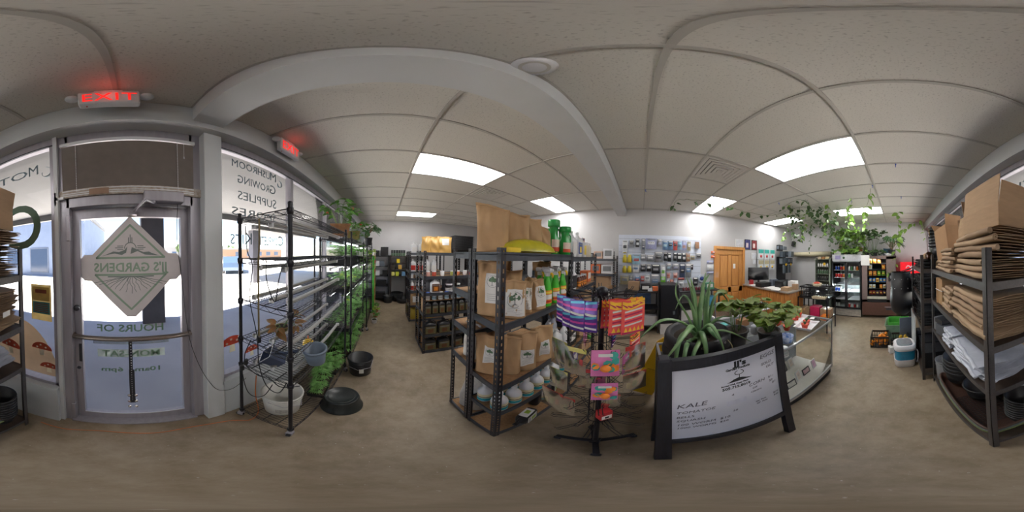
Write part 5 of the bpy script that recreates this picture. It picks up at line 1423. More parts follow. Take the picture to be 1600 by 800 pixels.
def packet(label, loc, rz, w, h, style, group, tilt=0.):
    """hanging packet, front faces -y of its own frame"""
    t = thing('packet', label, 'packet', loc, rz, group, (tilt, 0, rz))
    if style == 'stripe':
        mats = [mat('purple_foil', (96, 66, 150), .25, .3), mat('cyan_foil', (90, 170, 200), .25, .3), mat('magenta_foil', (196, 70, 150), .3, .2), paper]
    elif style == 'orange':
        mats = [mat('coral_card', (232, 92, 88), .45), mat('yellow_print', (240, 190, 60), .5), mat('crimson_print', (176, 40, 90), .5), paper]
    elif style == 'rainbow':
        mats = [mat('pink_card', (214, 120, 176), .4), mat('teal_print', (60, 160, 150), .45), mat('orange_print', (240, 140, 50), .45), paper]
    else:
        mats = [film, mat('yellow_sleeve', (216, 206, 110), .5), mat('green_toy', (80, 170, 70), .4), mat('red_toy', (200, 50, 50), .4)]
    W = w / 2
    g = MB(); n = 6
    def f(u, v, s): e = math.sin(PI * v) * (1 - abs(2 * u - 1) ** 3); return Vector(((u - .5) * w, s * (.0015 + (.010 if style != 'orange' else .002) * e), -v * h))
    g.surf(lambda u, v: f(u, v, -1), 5, 6); g.surf(lambda u, v: f(1 - u, v, 1), 5, 6); g.build('body', mats[0], t)
    if style in ('stripe', 'orange', 'rainbow'):
        g = MB(); F = lambda a, b: f(a, b, -1) + Vector((0, -.0014, 0))
        rr = random.Random(len(label)); 
        if style == 'orange':
            for q in range(5):
                v0 = .30 + q * .10; g.surf(lambda u, v: F(.12 + .76 * u, v0 + v * .05 - u * .07), 3, 1, (3, 2)[q % 2])
            for q in range(5): x = .1 + q * .18; g.add([F(x, .93), F(x + .08, .78), F(x + .16, .93)], [(0, 1, 2)], 1)
            g.surf(lambda u, v: F(u * .96 + .02, .02 + v * .2 + .05 * math.sin(u * 5)), 5, 2, 1); g.surf(lambda u, v: F(u * .96 + .02, .10 + v * .07 + .05 * math.sin(u * 5)), 5, 1, 2)
            g.surf(lambda u, v: F(u * .96 + .02, .93 + v * .06), 3, 1, 2)
        elif style == 'stripe':
            for q in range(6): v0 = .05 + q * .15; g.surf(lambda u, v: F(.05 + .9 * u, v0 + v * .07 + .05 * u * (q % 3 - 1)), 4, 1, 1 + q % 3)
        else:
            for q in range(9):
                cx_, cy_ = rr.uniform(.12, .88), rr.uniform(.15, .92); k_ = 7
                g.add([F(min(.98, max(.02, cx_ + .17 * math.cos(2 * PI * i / k_))), min(.98, max(.02, cy_ + .13 * math.sin(2 * PI * i / k_)))) - Vector((0, .0002 * q, 0)) for i in range(k_)], [tuple(range(k_))], 1 + q % 2)
            g.surf(lambda u, v: F(.25 + .5 * u, .10 + v * .10) - Vector((0, .002, 0)), 2, 1, 3)
            g.lathe([(.001, .0), (w * .16, .002), (w * .2, .012), (w * .12, .024), (.001, .028)], 12, 2 if 'orange' in label else 4, M=Matrix.Translation((0, -.012, -h * .58)) @ Matrix.Rotation(PI / 2, 4, 'X'))
        mats = mats + [mat('green_toy', (80, 170, 70), .4)]
        g.build('print', mats, t)['kind'] = 'stuff'
    else:
        g = MB(); g.box((0, 0, -.012), (w * .98, .003, .024)); g.build('header_card', mats[1 if 'yellow' in label else 3], t)
        g = MB()
        for q in range(3): g.lathe([(.002, 0), (w * .09, .006), (w * .09, h * .3), (.002, h * .34)], 8, (1, 2, 3)[q] if 'clear' not in label else q + 1, ((q - 1) * w * .26, 0, -h * .82 + q * .01), 1, .5)
        g.build('contents', mats, t)['kind'] = 'stuff'
    return t


SP = Vector((-.19, .80, 0))


def hang(label, a, z, w, h, style, group, r=.15, tilt=0., n=1, gap=.012):
    """a packet facing outward at angle a round the spinner"""
    p0 = None
    for k in range(n):
        rr_ = r - k * gap; loc = SP + Vector((math.cos(a) * rr_, math.sin(a) * rr_, z))
        lb = label if n == 1 else '%s, %s from the front' % (label, ORD[k])
        if p0 is None: p0 = packet(lb, loc, FRT + (a - FRT) * .45 + PI / 2, w, h, style, group, tilt)
        else: dup(p0, loc + Vector((0, 0, -.004 * k)), 0, lb, rot=(tilt, 0, FRT + (a - FRT) * .45 + PI / 2 + R.uniform(-.08, .08)))


FRT = math.atan2(-.80, .19)     # toward the camera
hang('coral comic print packet at the upper right of the spinner', FRT + 1.05, 1.60, .10, .155, 'orange', 'coral comic print packets', .17, .05, 6, .024)
hang('large coral comic print packet facing out at the upper right', FRT + .55, 1.61, .12, .17, 'orange', 'coral comic print packets', .17, .05)
hang('second large coral comic print packet at the right edge of the spinner', FRT + .80, 1.605, .115, .165, 'orange', 'coral comic print packets', .19, .02)
hang('purple and blue foil packet at the upper left edge', FRT - 1.25, 1.60, .07, .145, 'stripe', 'purple foil packets', .20)
hang('purple and blue foil packet second from the upper left edge', FRT - .95, 1.60, .07, .15, 'stripe', 'purple foil packets', .18)
hang('purple and blue foil packet third from the upper left edge', FRT - .65, 1.60, .07, .15, 'stripe', 'purple foil packets', .17)
hang('narrow purple foil packet nearest the spinner pole', FRT - .32, 1.60, .06, .15, 'stripe', 'purple foil packets', .15)
hang('rainbow card with orange toy in the middle of the spinner', FRT + .12, 1.37, .115, .165, 'rainbow', 'rainbow toy cards', .17)
hang('rainbow card with green toy below the orange one', FRT + .12, 1.16, .105, .14, 'rainbow', 'rainbow toy cards', .18)
hang('clear bag with yellow patterned sleeve at the left of the second tier', FRT - 1.15, 1.36, .10, .17, 'clearbag', 'clear toy bags', .21)
hang('clear bag with yellow patterned sleeve nearer the pole', FRT - .62, 1.36, .10, .17, 'clearbag', 'clear toy bags', .18)
hang('clear bag of small toys at the right of the second tier', FRT + .95, 1.36, .11, .17, 'clearbag', 'clear toy bags', .19)
hang('clear bag of green and red figures at the right of the third tier', FRT + .85, 1.19, .12, .14, 'clearbag', 'clear toy bags', .20)
hang('clear bag with yellow strip at the left of the third tier', FRT - .95, 1.19, .10, .15, 'clearbag', 'clear toy bags', .22)
hang('clear bag of mixed toys behind the rainbow cards', FRT - .30, 1.20, .12, .15, 'clearbag', 'clear toy bags', .12)
hang('clear bag with a green header hanging lowest at the left', FRT - 1.05, 1.00, .13, .18, 'clearbag', 'clear toy bags', .24)
hang('empty looking clear bag at the lower left', FRT - .75, .98, .09, .18, 'clearbag', 'clear toy bags', .20)
hang('clear bag behind the lower rainbow card', FRT + .35, 1.02, .08, .12, 'clearbag', 'clear toy bags', .15)
for k in range(6): hang('small bright packet on the spinner far side, %s round' % ORD[k], FRT + 1.7 + k * .5, 1.36 - .2 * (k % 2), .09, .16, ('orange', 'rainbow', 'stripe')[k % 3], 'packets on the far side of the spinner', .18)
t = thing('small_box', 'small red and white box hanging lowest on the spinner', 'box', SP + Vector((math.cos(FRT + .15) * .17, math.sin(FRT + .15) * .17, .90)), FRT + .15 + PI / 2 + .4)
g = MB(); g.box((0, 0, -.05), (.055, .04, .085)); g.build('body', mat('deep_red_card', (170, 36, 44), .4), t)
g = MB(); g.box((.0, -.0205, -.065), (.045, .001, .04)); g.box((.028, 0, -.05), (.001, .03, .07)); g.build('label', paper, t)
g = MB(); g.box((0, -.0215, -.065), (.018, .001, .02)); g.build('print', ink, t)

# yellow folding floor sign leaning behind the spinner
t = thing('wet_floor_sign', 'yellow plastic folded caution board leaning near the spinner rack', 'floor sign', (.02, 1.62, .04), 0, None, (-.0, .30, -.2)); t.scale = (1, 1, 1.4)
yl = mat('caution_yellow', (226, 176, 30), .4, var=.04)
g = MB(); g.prism([(-.13, 0), (.13, 0), (.10, .60), (.06, .66), (-.06, .66), (-.10, .60)], .02); g.build('front_panel', yl, t)
g = MB(); g.prism([(-.13, .02), (.13, .02), (.10, .60), (.06, .65), (-.06, .65), (-.10, .60)], .02); g.build('back_panel', yl, t, (0, .03, 0))
g = MB(); g.box((0, -.002, .33), (.14, .004, .004)); g.box((0, -.002, .48), (.10, .004, .004)); g.build('molded_lines', mat('caution_yellow_dark', (170, 128, 20), .5), t)

# ================================================================== A-FRAME WHITEBOARD
bkw = mat('black_painted_wood', (32, 32, 44), .5, c2=(20, 20, 26), scale=12, stretch=(8, 8, .8), bump=.1, det=8)
board = mat('whiteboard_face', (216, 216, 228), .25, var=.02, scale=2, coat=.4)
marker = mat('faded_marker', (74, 70, 84), .6, var=.2, scale=30); bold_ink = mat('black_print', (14, 14, 22), .5)
af = thing('a_frame_sign', 'black A-frame whiteboard with hand-written produce prices', 'sign board', (.47, .63, 0), -.012)
tl = math.atan2(.12, 1.24)
ft = ob('front_frame', None, af, (0, 0, 0), (-tl, 0, 0))
W_ = .355
g = MB(); g.b2((-W_ - .03, -.02, 0), (-W_ + .035, .02, 1.255)); g.build('leg', bkw, ft)
g = MB(); g.b2((W_ - .035, -.02, 0), (W_ + .03, .02, 1.255)); g.build('leg', bkw, ft)
g = MB(); g.b2((-W_ + .03, -.02, 1.175), (W_ - .03, .02, 1.245)); g.build('top_rail', bkw, ft)
g = MB(); g.b2((-W_ + .03, -.02, .36), (W_ - .03, .02, .415)); g.build('bottom_rail', bkw, ft)
g = MB(); g.b2((-W_ + .03, -.006, .41), (W_ - .03, .004, 1.18)); bd = g.build('whiteboard', board, ft)


def bt(s, x, z, size, m=marker, b=.0, sh=.15, sx=1., rz=.0): text(s, size, m, 'lettering', bd, (x, -.0068, z), (PI / 2, -rz, 0), b, sh, sx)


bt("JJ's", .005, 1.118, .055, bold_ink, .0025, 0, 1.35); bt('Garden Products', -.045, 1.092, .026, bold_ink, .001, .1, .85)
bt('Rooted Well, Happy Plants', -.075, .965, .016, bold_ink, .0008, .1, .95); bt('505.715.8019', -.07, .93, .032, bold_ink, .001, 0, 1.0)
g = MB(); g.prism([(-.04, .99), (-.02, 1.0), (.0, 1.012), (.03, 1.02), (.055, 1.014), (.085, 1.0), (.12, .99)], .0006); strip(g, [(.035, 1.01), (.036, 1.045)], .005, 0, 0)
for s in (-1, 1): strip(g, [(.036 + s * .030 * math.sin(i * .45) * (1 - i * .02), 1.045 + .018 * (1 - math.cos(i * .45))) for i in range(7)], .005, 0, 0)
g.build('sprout_logo', bold_ink, bd, (0, -.0073, 0))
for s, x, z, sz in (('Eggs', .185, 1.105, .05), ('Sold', .19, 1.045, .034), ('out', .225, 1.01, .034), ('Corn', .09, .895, .042), ('$1.-', .235, .905, .03), ('Dill', .115, .862, .024), ('$2', .24, .866, .03), ('Cilantro', .10, .825, .024), ('$1', .262, .835, .034),
                    ('Kale', -.30, .83, .065), ('4', -.02, .86, .03), ('Tomatoe', -.30, .765, .040), ('Bells', -.30, .715, .034), ('Squash', -.30, .668, .036), ('50', -.02, .68, .03), ('100 Worm  $10', -.30, .615, .038), ('1000 Worms  $50', -.30, .572, .032),
                    ('Gal Pots', .125, .70, .024), ('$10', .262, .715, .028), ('GP  Pots', .13, .672, .024), ('$20', .265, .685, .026)):
    bt(s.upper() if sz > .03 else s, x, z, sz * .92, marker, .0, .2, 1.05, .02 if x < 0 else .06)
g = MB(); g.surf(lambda u, v: Vector((-.05 + .12 * u, 0, .76 + .05 * v)), 2, 2); g.build('smudge', mat('board_smudge', (196, 196, 212), .5), bd, (0, -.0066, 0))
bk = ob('back_frame', None, af, (0, .245, 0), (tl * .95, 0, 0))
g = MB(); g.b2((-W_ - .03, -.02, 0), (-W_ + .035, .02, 1.24)); g.build('leg', bkw, bk)
g = MB(); g.b2((W_ - .035, -.02, 0), (W_ + .03, .02, 1.24)); g.build('leg', bkw, bk)
g = MB(); g.b2((-W_ + .03, -.02, 1.12), (W_ - .03, .02, 1.19)); g.build('top_rail', bkw, bk)
g = MB(); g.b2((-W_ + .03, -.02, .30), (W_ - .03, .02, .36)); g.build('bottom_rail', bkw, bk)
for s in (-1, 1):
    g = MB(); g.box((s * (W_ + .0), .128, 1.245), (.05, .06, .02), 0, None, .004); g.build('hinge', alu_dark, af)

# ================================================================== GLASS CASES
alc = mat('case_aluminium', (182, 184, 188), .3, .7, .05)
caseb = mat('case_base_black', (24, 24, 28), .5); casew = mat('case_deck_white', (196, 192, 186), .5, var=.04)


def glass_case(label, x0, x1, y0, y1, h=.96, rim=alc):
    t = thing('display_case', label, 'display case', ((x0 + x1) / 2, (y0 + y1) / 2, 0)); a, b = (x1 - x0) / 2, (y1 - y0) / 2
    g = MB(); g.b2((-a + .02, -b + .02, 0), (a - .02, b - .02, .11)); g.build('plinth', caseb, t)
    g = MB(); g.b2((-a, -b, .11), (a, b, .14)); g.build('deck', casew, t)
    for sx in (-1, 1):
        for sy in (-1, 1): g = MB(); g.box((sx * (a - .008), sy * (b - .008), (.14 + h) / 2), (.016, .016, h - .14)); g.build('corner_post', rim, t)
    for s in (-1, 1):
        g = MB(); g.box((0, s * (b - .009), h - .011), (2 * a, .018, .022)); g.build('top_rail', rim, t)
        g = MB(); g.box((s * (a - .009), 0, h - .011), (.018, 2 * b - .036, .022)); g.build('top_rail', rim, t)
        g = MB(); g.box((0, s * (b - .005), .155), (2 * a - .03, .01, .03)); g.build('bottom_rail', rim, t)
        if s < 0: g = MB(); g.box((0, s * (b - .006), (.17 + h) / 2 - .01), (2 * a - .034, .004, h - .21)); g.build('front_pane', glass_green, t)
        g = MB(); g.box((s * (a - .006), 0, (.17 + h) / 2 - .01), (.004, 2 * b - .034, h - .21)); g.build('side_pane', glass_green, t)
    g = MB(); g.box((0, 0, h - .003), (2 * a - .036, 2 * b - .036, .006)); g.build('top_pane', glass_green, t)
    g = MB(); g.b2((-a + .02, -.02, .545), (a - .02, b - .02, .552)); g.build('glass_shelf', glass_green, t)
    g = MB(); g.box((0, b - .004, .5), (2 * a - .04, .006, .7)); g.build('sliding_back', mat('case_back_panel', (150, 152, 156), .5), t)
    return t


glass_case('long glass display case behind the A-frame whiteboard', .15, 2.02, .85, 1.45)
glass_case('second glass display case nearer the wooden counter', .98, 2.15, 1.95, 2.50, .95, white_pl)
g = None
t = thing('sticker_panel', 'white strip with red oval mark lying on the second glass case', 'strip', (1.55, 1.98, .952), .05); g = MB(); g.box((0, 0, .004), (.5, .05, .008)); g.build('strip', white_pl, t); g = MB(); g.lathe([(.02, .008), (.02, .0095), (.001, .0095)], 16, sx=2.2); g.build('oval_mark', mat('deep_red_card', (0, 0, 0)), t)
# framed cards in the case
GC = 'small framed pictures in the glass case'
pics = [((1.16, 1.0, .142), 'blue', (90, 160, 190)), ((1.34, .99, .142), 'grey framed wide', (190, 186, 176)), ((1.52, 1.02, .142), 'pale peach', (214, 196, 184)), ((1.68, 1.03, .142), 'grey framed pink', (206, 170, 168)), ((1.86, 1.02, .142), 'pink butterfly', (214, 170, 190)),
        ((1.20, 1.22, .142), 'peach landscape', (200, 170, 150)), ((1.38, 1.25, .142), 'pale white', (206, 206, 204)), ((1.56, 1.26, .142), 'dark small', (90, 96, 90)), ((1.72, 1.28, .142), 'beige', (206, 192, 176))]
for k, (p, n_, c) in enumerate(pics):
    w, h = (.15, .10) if 'wide' in n_ or 'framed pink' in n_ else (.105, .15)
    t = thing('picture', '%s picture card propped in the %s row inside the long glass case' % (n_, 'front' if k < 5 else 'back'), 'picture', p, .15, GC, (-.30, 0, .15 + R.uniform(-.25, .25)))
    g = MB(); g.b2((-w / 2, 0, 0), (w / 2, .008, h)); g.build('frame', alu_dark if 'grey' in n_ or 'dark' in n_ else paper, t)
    g = MB(); g.b2((-w / 2 + .015, -.001, .015), (w / 2 - .015, 0, h - .015)); g.build('print', mat('card_print_%d' % k, c, .5, var=.25, scale=18), t)
t = thing('wire_basket', 'round white wire basket on the glass shelf of the long case', 'basket', (1.10, 1.12, .553)); g = MB()
for z in (.0, .035, .07, .105): g.tube([(math.cos(2 * PI * i / 20) * (.055 + z * .15), math.sin(2 * PI * i / 20) * (.055 + z * .15), z + .003) for i in range(21)], .003, 4)
for i in range(14): a = 2 * PI * i / 14; g.tube([(math.cos(a) * .055, math.sin(a) * .055, .003), (math.cos(a) * .07, math.sin(a) * .07, .11)], .002, 4)
g.build('wires', white_pl, t)
bottle('clear jar with white lid on the glass shelf of the long case', .06, .13, clear('clear_plastic', (.9, .92, .93), .2), white_pl, paper, None, 'jar', None, (1.42, 1.18, .553))
bottle('second clear jar further along the glass shelf of the long case', .05, .11, clear('clear_plastic', (.9, .92, .93), .2), white_pl, paper, None, 'jar', None, (1.30, 1.30, .553))
for k, (x, c) in enumerate(((.35, (150, 90, 70)), (.55, (90, 110, 80)), (.78, (190, 180, 160)), (.95, (110, 90, 130)))): carton('%s small box inside the long case behind the whiteboard, %s from its left end' % (['rust', 'olive', 'cream', 'violet'][k], ORD[k]), .14, .1, .12, mat('casebox%d' % k, c, .5), (x, 1.1, .142), .1, lab=False)
for k, (x, y, z) in enumerate(((1.2, 2.2, .142), (1.5, 2.25, .142), (1.85, 2.2, .142), (1.25, 2.3, .553), (1.7, 2.35, .553))): carton('%s box inside the second glass case, %s of five' % (['tan', 'white', 'dark', 'teal', 'brown'][k], ORD[k]), .2, .14, .13, mat('casebx%d' % k, [(170, 140, 110), (206, 206, 206), (60, 60, 66), (80, 150, 150), (140, 100, 70)][k], .5), (x, y, z), .1, lab=False)

# ---- tyre planter with aloe, on the case
tp = thing('aloe_planter', 'old black tyre planter with large spiky aloe on the glass case', 'plant', (.44, 1.19, .962), .2)
g = MB(); prof = [(.16, .0), (.22, .004), (.262, .03), (.272, .07), (.262, .115), (.245, .125), (.258, .14), (.255, .20), (.245, .235), (.225, .24), (.205, .225), (.20, .19), (.10, .18), (.001, .18)]
g.lathe(prof, 40, caps=False); g.lathe([(.001, 0), (.16, 0)], 40, caps=False); g.build('tyre', black_rub, tp)
for k in range(9):
    a = k * 2 * PI / 9 - 1.3; g = MB(); g.lathe([(.006, 0), (.0085, .003), (.0085, 0)], 10, M=Matrix.Translation((math.cos(a) * .2555, math.sin(a) * .2555, .205)) @ Vector((math.cos(a), math.sin(a), 0)).to_track_quat('Z', 'Y').to_matrix().to_4x4()); g.lathe([(.001, .002), (.006, .003)], 8, 1, M=Matrix.Translation((math.cos(a) * .2555, math.sin(a) * .2555, .205)) @ Vector((math.cos(a), math.sin(a), 0)).to_track_quat('Z', 'Y').to_matrix().to_4x4(), caps=False)
    g.build('rivet', [white_pl, black_rub], tp)
g = MB(); g.lathe([(.2, .185), (.12, .2), (.001, .205)], 24, caps=False); g.build('soil', soil, tp)
g = MB(); g.tube(curve_pts([(.10, -.235, .215), (.115, -.262, .17), (.125, -.262, .10), (.128, -.26, .06)], 4), [.004] * 4 + [.006] * 9, 6, 0, .4); g.build('dried_strip', mat('straw', (200, 186, 140), .7), tp)
aloe = mat('aloe_skin', (86, 122, 84), .42, c2=(116, 146, 92), scale=9, coat=.15)


def aloe_leaf(P_, r0, m=aloe, nm='leaf'):
    pts = curve_pts(P_, 6); n = len(pts); g = MB(); g.tube(pts, [r0 * 1.3 * (1 - (i / (n - 1)) ** 1.6) ** .8 + .0012 for i in range(n)], 8, 0, .45)
    for i in range(2, n - 2, 2):
        for s in (-1, 1): pass
    return g.build(nm, m, tp)


# crown 1 (leaning left) and crown 2 (upright)
c1 = Vector((-.04, -.06, .20)); c2 = Vector((.06, -.03, .20))
LV = [(c1, [(-.05, -.02, .12), (-.16, -.14, .15), (-.34, -.26, .05)], .021), (c1, [(-.08, -.04, .10), (-.22, -.16, .10), (-.30, -.28, -.08)], .020), (c1, [(-.03, -.10, .10), (-.06, -.20, .02), (-.10, -.26, -.16)], .019),
      (c1, [(.02, -.12, .16), (.05, -.20, .06), (.07, -.24, -.10)], .016), (c1, [(-.08, .0, .20), (-.17, .0, .36), (-.15, .05, .47)], .014), (c1, [(-.04, 0, .25), (-.10, .03, .36), (-.17, .02, .26)], .017), (c1, [(.03, .02, .2), (.06, .03, .38), (.10, .05, .52)], .019),
      (c1, [(-.02, .0, .2), (-.05, .0, .38), (-.10, .0, .50)], .018), (c1, [(.0, .03, .2), (.02, .08, .34), (.00, .12, .48)], .02), (c1, [(-.12, -.02, .16), (-.30, -.06, .22), (-.46, -.10, .10)], .018),
      (c2, [(.0, .0, .2), (.02, .01, .36), (.05, .02, .46)], .027), (c2, [(.06, .0, .28), (.16, .02, .34), (.26, .0, .20)], .014), (c2, [(.04, -.02, .10), (.14, -.04, .14), (.30, -.08, .10)], .020), (c2, [(.05, .02, .16), (.18, .05, .24), (.36, .05, .14)], .016),
      (c2, [(.03, -.10, .06), (.10, -.18, .05), (.26, -.26, -.08)], .018), (c2, [(-.02, -.06, .08), (-.06, -.14, .10), (-.02, -.18, .02)], .024), (c2, [(.08, .0, .10), (.22, .0, .05), (.34, -.05, -.06)], .017), (c1, [(-.10, -.06, .02), (-.20, -.20, .03), (-.28, -.30, -.18)], .016), (c1, [(-.05, -.12, .05), (-.16, -.22, .0), (-.2, -.28, -.2)], .015),
      (c2, [(.02, .04, .2), (.0, .06, .40), (.08, .08, .50)], .018)]
for c, pp, r0 in LV: aloe_leaf([c] + [c + Vector(p) for p in pp], r0)
g = MB(); g.tube(curve_pts([c1 + Vector((-.06, -.02, -.02)), c1 + Vector((-.14, -.06, .06)), c1 + Vector((-.26, -.06, -.1))], 6), .004, 5); g.build('dead_leaf', mat('dead_leaf', (84, 74, 70), .8), tp)
for P_ in ([(.16, -.02, .2), (.15, -.02, .50)], [(.0, .05, .2), (.02, .08, .48)]):
    g = MB(); g.tube(P_, .005, 6); g.build('stake', mat('grey_stake', (120, 116, 140), .5), tp)
# begonia plants beside
begA = mat('begonia_leaf', (88, 142, 40), .6, c2=(104, 74, 42), scale=11, trans=.3)
LF['g'] = leaf_mesh('leaf', begA, 1, .85, .7, .12, .22)
leafy('bushy green and bronze leaved plant in a black pot behind the whiteboard corner', (1.02, 1.02, .962), black_pl, .10, .17, 150, 'g', .075, .30, .26, 51, lean=(-.03, -.04))
leafy('taller bronze leaved plant in a grey pot between the aloe and the bushy plant', (.80, 1.20, .962), mat('charcoal_pot', (56, 58, 64), .5), .11, .17, 34, 'g', .115, .20, .34, 52, lean=(.05, .0))
# trays and pots on the case
whtray = white_pl
for k, (x, y, w, d, lb) in enumerate(((1.62, 1.00, .26, .20, 'white tray with a small red potted cactus at the front of the glass case top'), (1.72, 1.24, .34, .22, 'white tray of small orange red pots behind the front tray'))):
    t = thing('plant_tray', lb, 'tray', (x, y, .962), .15, 'white trays on the glass case')
    g = MB(); a, b = w / 2, d / 2
    g.ring([[(sx * p, sy * q, z) for sx, sy in ((-1, -1), (1, -1), (1, 1), (-1, 1))] for p, q, z in ((a * .9, b * .88, 0), (a, b, .035), (a + .01, b + .01, .037), (a - .003, b - .003, .034), (a * .88, b * .86, .004))], 0, False); g.build('shell', whtray, t)
rp = mat('red_orange_pot', (196, 66, 40), .4, var=.06)
succ = mat('succulent_skin', (96, 132, 90), .5, var=.2, scale=20)
for k, (x, y, lb) in enumerate(((1.56, .99, 'small red pot with seedling in the front white tray'), (1.66, 1.03, 'second small red pot in the front white tray'), (1.62, 1.22, 'red pot with striped succulent in the rear white tray'), (1.74, 1.24, 'red pot beside the striped succulent in the rear tray'), (1.85, 1.27, 'red pot nearest the case end in the rear tray'), (1.46, 1.30, 'red pot half hidden behind the bushy plant'), (1.40, 1.12, 'red pot tucked against the bushy plant'))):
    t = thing('small_pot', lb, 'plant', (x, y, .967), 0, 'small red pots on the glass case')
    g = MB(); g.lathe([(.030, 0), (.040, .05), (.044, .05), (.044, .062), (.040, .062), (.037, .05), (.001, .05)], 16, caps=False); g.build('pot', rp, t)
    g = MB()
    for i in range(8 + k): a = i * 2.4; d = Vector((math.cos(a) * .5, math.sin(a) * .5, 1.)); g.tube([(0, 0, .048), Vector((0, 0, .05)) + d * .02, Vector((0, 0, .055)) + d * (.038 if k != 4 else .07)], [.005, .006, .001], 5)
    g.build('plant', succ, t)
t = thing('succulent_bowl', 'pale succulent mound in a mustard pot at the back of the glass case', 'plant', (1.90, 1.36, .962), 0)
g = MB(); g.lathe([(.075, 0), (.09, .02), (.095, .09), (.09, .10), (.08, .09), (.001, .085)], 24, caps=False); g.build('pot', mat('mustard_glaze', (184, 150, 54), .35, coat=.4), t)
for i in range(34):
    a = i * 2.4; r = .013 * math.sqrt(i) ; g = None
    ob('rosette', _bm.setdefault('ros', (lambda m_: ([m_.add([(0, 0, 0), (math.cos(j * .785 - .3) * .014, math.sin(j * .785 - .3) * .014, .012), (math.cos(j * .785) * .026, math.sin(j * .785) * .026, .012), (math.cos(j * .785 + .3) * .014, math.sin(j * .785 + .3) * .014, .012)], [(0, 1, 2, 3)]) for j in range(8)], m_.mesh('rosette', mat('pale_succulent', (166, 184, 128), .5, var=.15)))[1])(MB())), t, (math.cos(a) * r, math.sin(a) * r, .10 + .03 * math.cos(r * 14)), (math.sin(a) * .5, -math.cos(a) * -.3, a))
pot('blue rope basket on the glass case beside the whiteboard corner', .07, .07, mat('blue_rope', (50, 96, 170), .7, c2=(190, 200, 214), scale=30), loc=(1.18, .95, .962), lip=False, name='basket', cat='basket')
jug('clear white tub behind the bronze leaved plant', .11, .09, .14, mat('milky_grey_plastic', (0, 0, 0)), white_pl, None, None, None, (1.12, 1.30, .962), 0, hand=False)
t = carton('white price card lying on the end of the glass case', .09, .06, .002, paper, (1.92, 1.10, .962), .3, lab=False, name='price_card', cat='card')

# ================================================================== HANGING MERCHANDISE ON THE BACK WALL
t = thing('pegboard', 'pale slat panel on the back wall carrying hanging packs', 'panel', (.50, 4.098, 1.76))
g = MB(); g.box((0, -.006, 0), (2.14, .012, 1.22)); g.build('panel', mat('pale_slatboard', (200, 206, 220), .5, var=.02), t)
for k in range(7): g = MB(); g.box((0, -.0135, -.51 + k * .17), (2.12, .003, .010)); g.build('groove_strip', mat('slat_groove', (150, 156, 170), .5), t)
PK = {'w': ('white', (206, 208, 212)), 'k': ('black', (28, 30, 36)), 'y': ('yellow', (196, 176, 40)), 'l': ('lavender', (150, 154, 190)), 'b': ('blue', (92, 122, 158)), 'r': ('red', (176, 72, 66)), 'c': ('light blue', (140, 176, 196)), 'p': ('pink', (196, 150, 140)),
      't': ('tan', (170, 160, 130)), 'n': ('brown', (140, 104, 80)), 'g': ('grey', (128, 130, 136)), 'v': ('green', (120, 186, 70)), 'd': ('dark blue', (52, 62, 86)), 'o': ('orange', (206, 96, 50))}
rows = [('top', [(85, 105, 135, 210, 'wk'), (155, 105, 200, 180, 'gk'), (222, 90, 260, 175, 'kw'), (285, 85, 318, 245, 'gd'), (328, 82, 438, 195, 'lw'), (448, 92, 495, 170, 'gl'), (503, 108, 553, 205, 'bc'), (558, 108, 610, 205, 'bk'), (612, 108, 655, 208, 'rk'), (658, 112, 700, 200, 'cb'), (702, 108, 750, 208, 'lp'), (760, 115, 795, 210, 'tw'), (843, 120, 880, 190, 'nn')]),
        ('second', [(85, 212, 130, 244, 'wy'), (85, 245, 130, 335, 'yw'), (135, 245, 180, 335, 'yw'), (190, 250, 268, 352, 'cr'), (272, 250, 328, 312, 'gw'), (335, 255, 412, 322, 'gw'), (418, 222, 505, 332, 'gk'), (515, 228, 553, 318, 'kg'), (556, 232, 592, 326, 'kw'), (615, 232, 650, 318, 'kg'), (653, 235, 700, 328, 'kw'), (705, 236, 745, 330, 'kw'), (748, 236, 788, 325, 'nt'), (795, 262, 835, 305, 'tg'), (848, 235, 905, 292, 'gk')]),
        ('third', [(82, 362, 128, 440, 'yw'), (132, 362, 180, 440, 'yw'), (192, 362, 256, 438, 'wb'), (275, 352, 326, 428, 'kg'), (335, 352, 384, 430, 'kw'), (388, 355, 472, 450, 'kg'), (485, 358, 530, 478, 'wv'), (542, 345, 590, 420, 'gc'), (605, 348, 670, 412, 'gl'), (678, 345, 735, 492, 'dk'), (740, 345, 800, 490, 'gb'), (790, 350, 820, 410, 'kg')]),
        ('bottom', [(62, 470, 148, 565, 'tg'), (152, 470, 192, 530, 'gw'), (215, 472, 262, 538, 'br'), (275, 472, 310, 530, 'rw'), (316, 462, 368, 545, 'wg'), (375, 455, 470, 570, 'gb'), (485, 480, 530, 540, 'vw'), (545, 440, 580, 500, 'pr'), (545, 505, 572, 560, 'wr'), (582, 510, 615, 565, 'op'), (615, 440, 655, 500, 'pr'), (665, 494, 725, 518, 'rk'), (668, 522, 720, 600, 'wg'), (820, 490, 868, 575, 'kg')])]
nx_ = 0
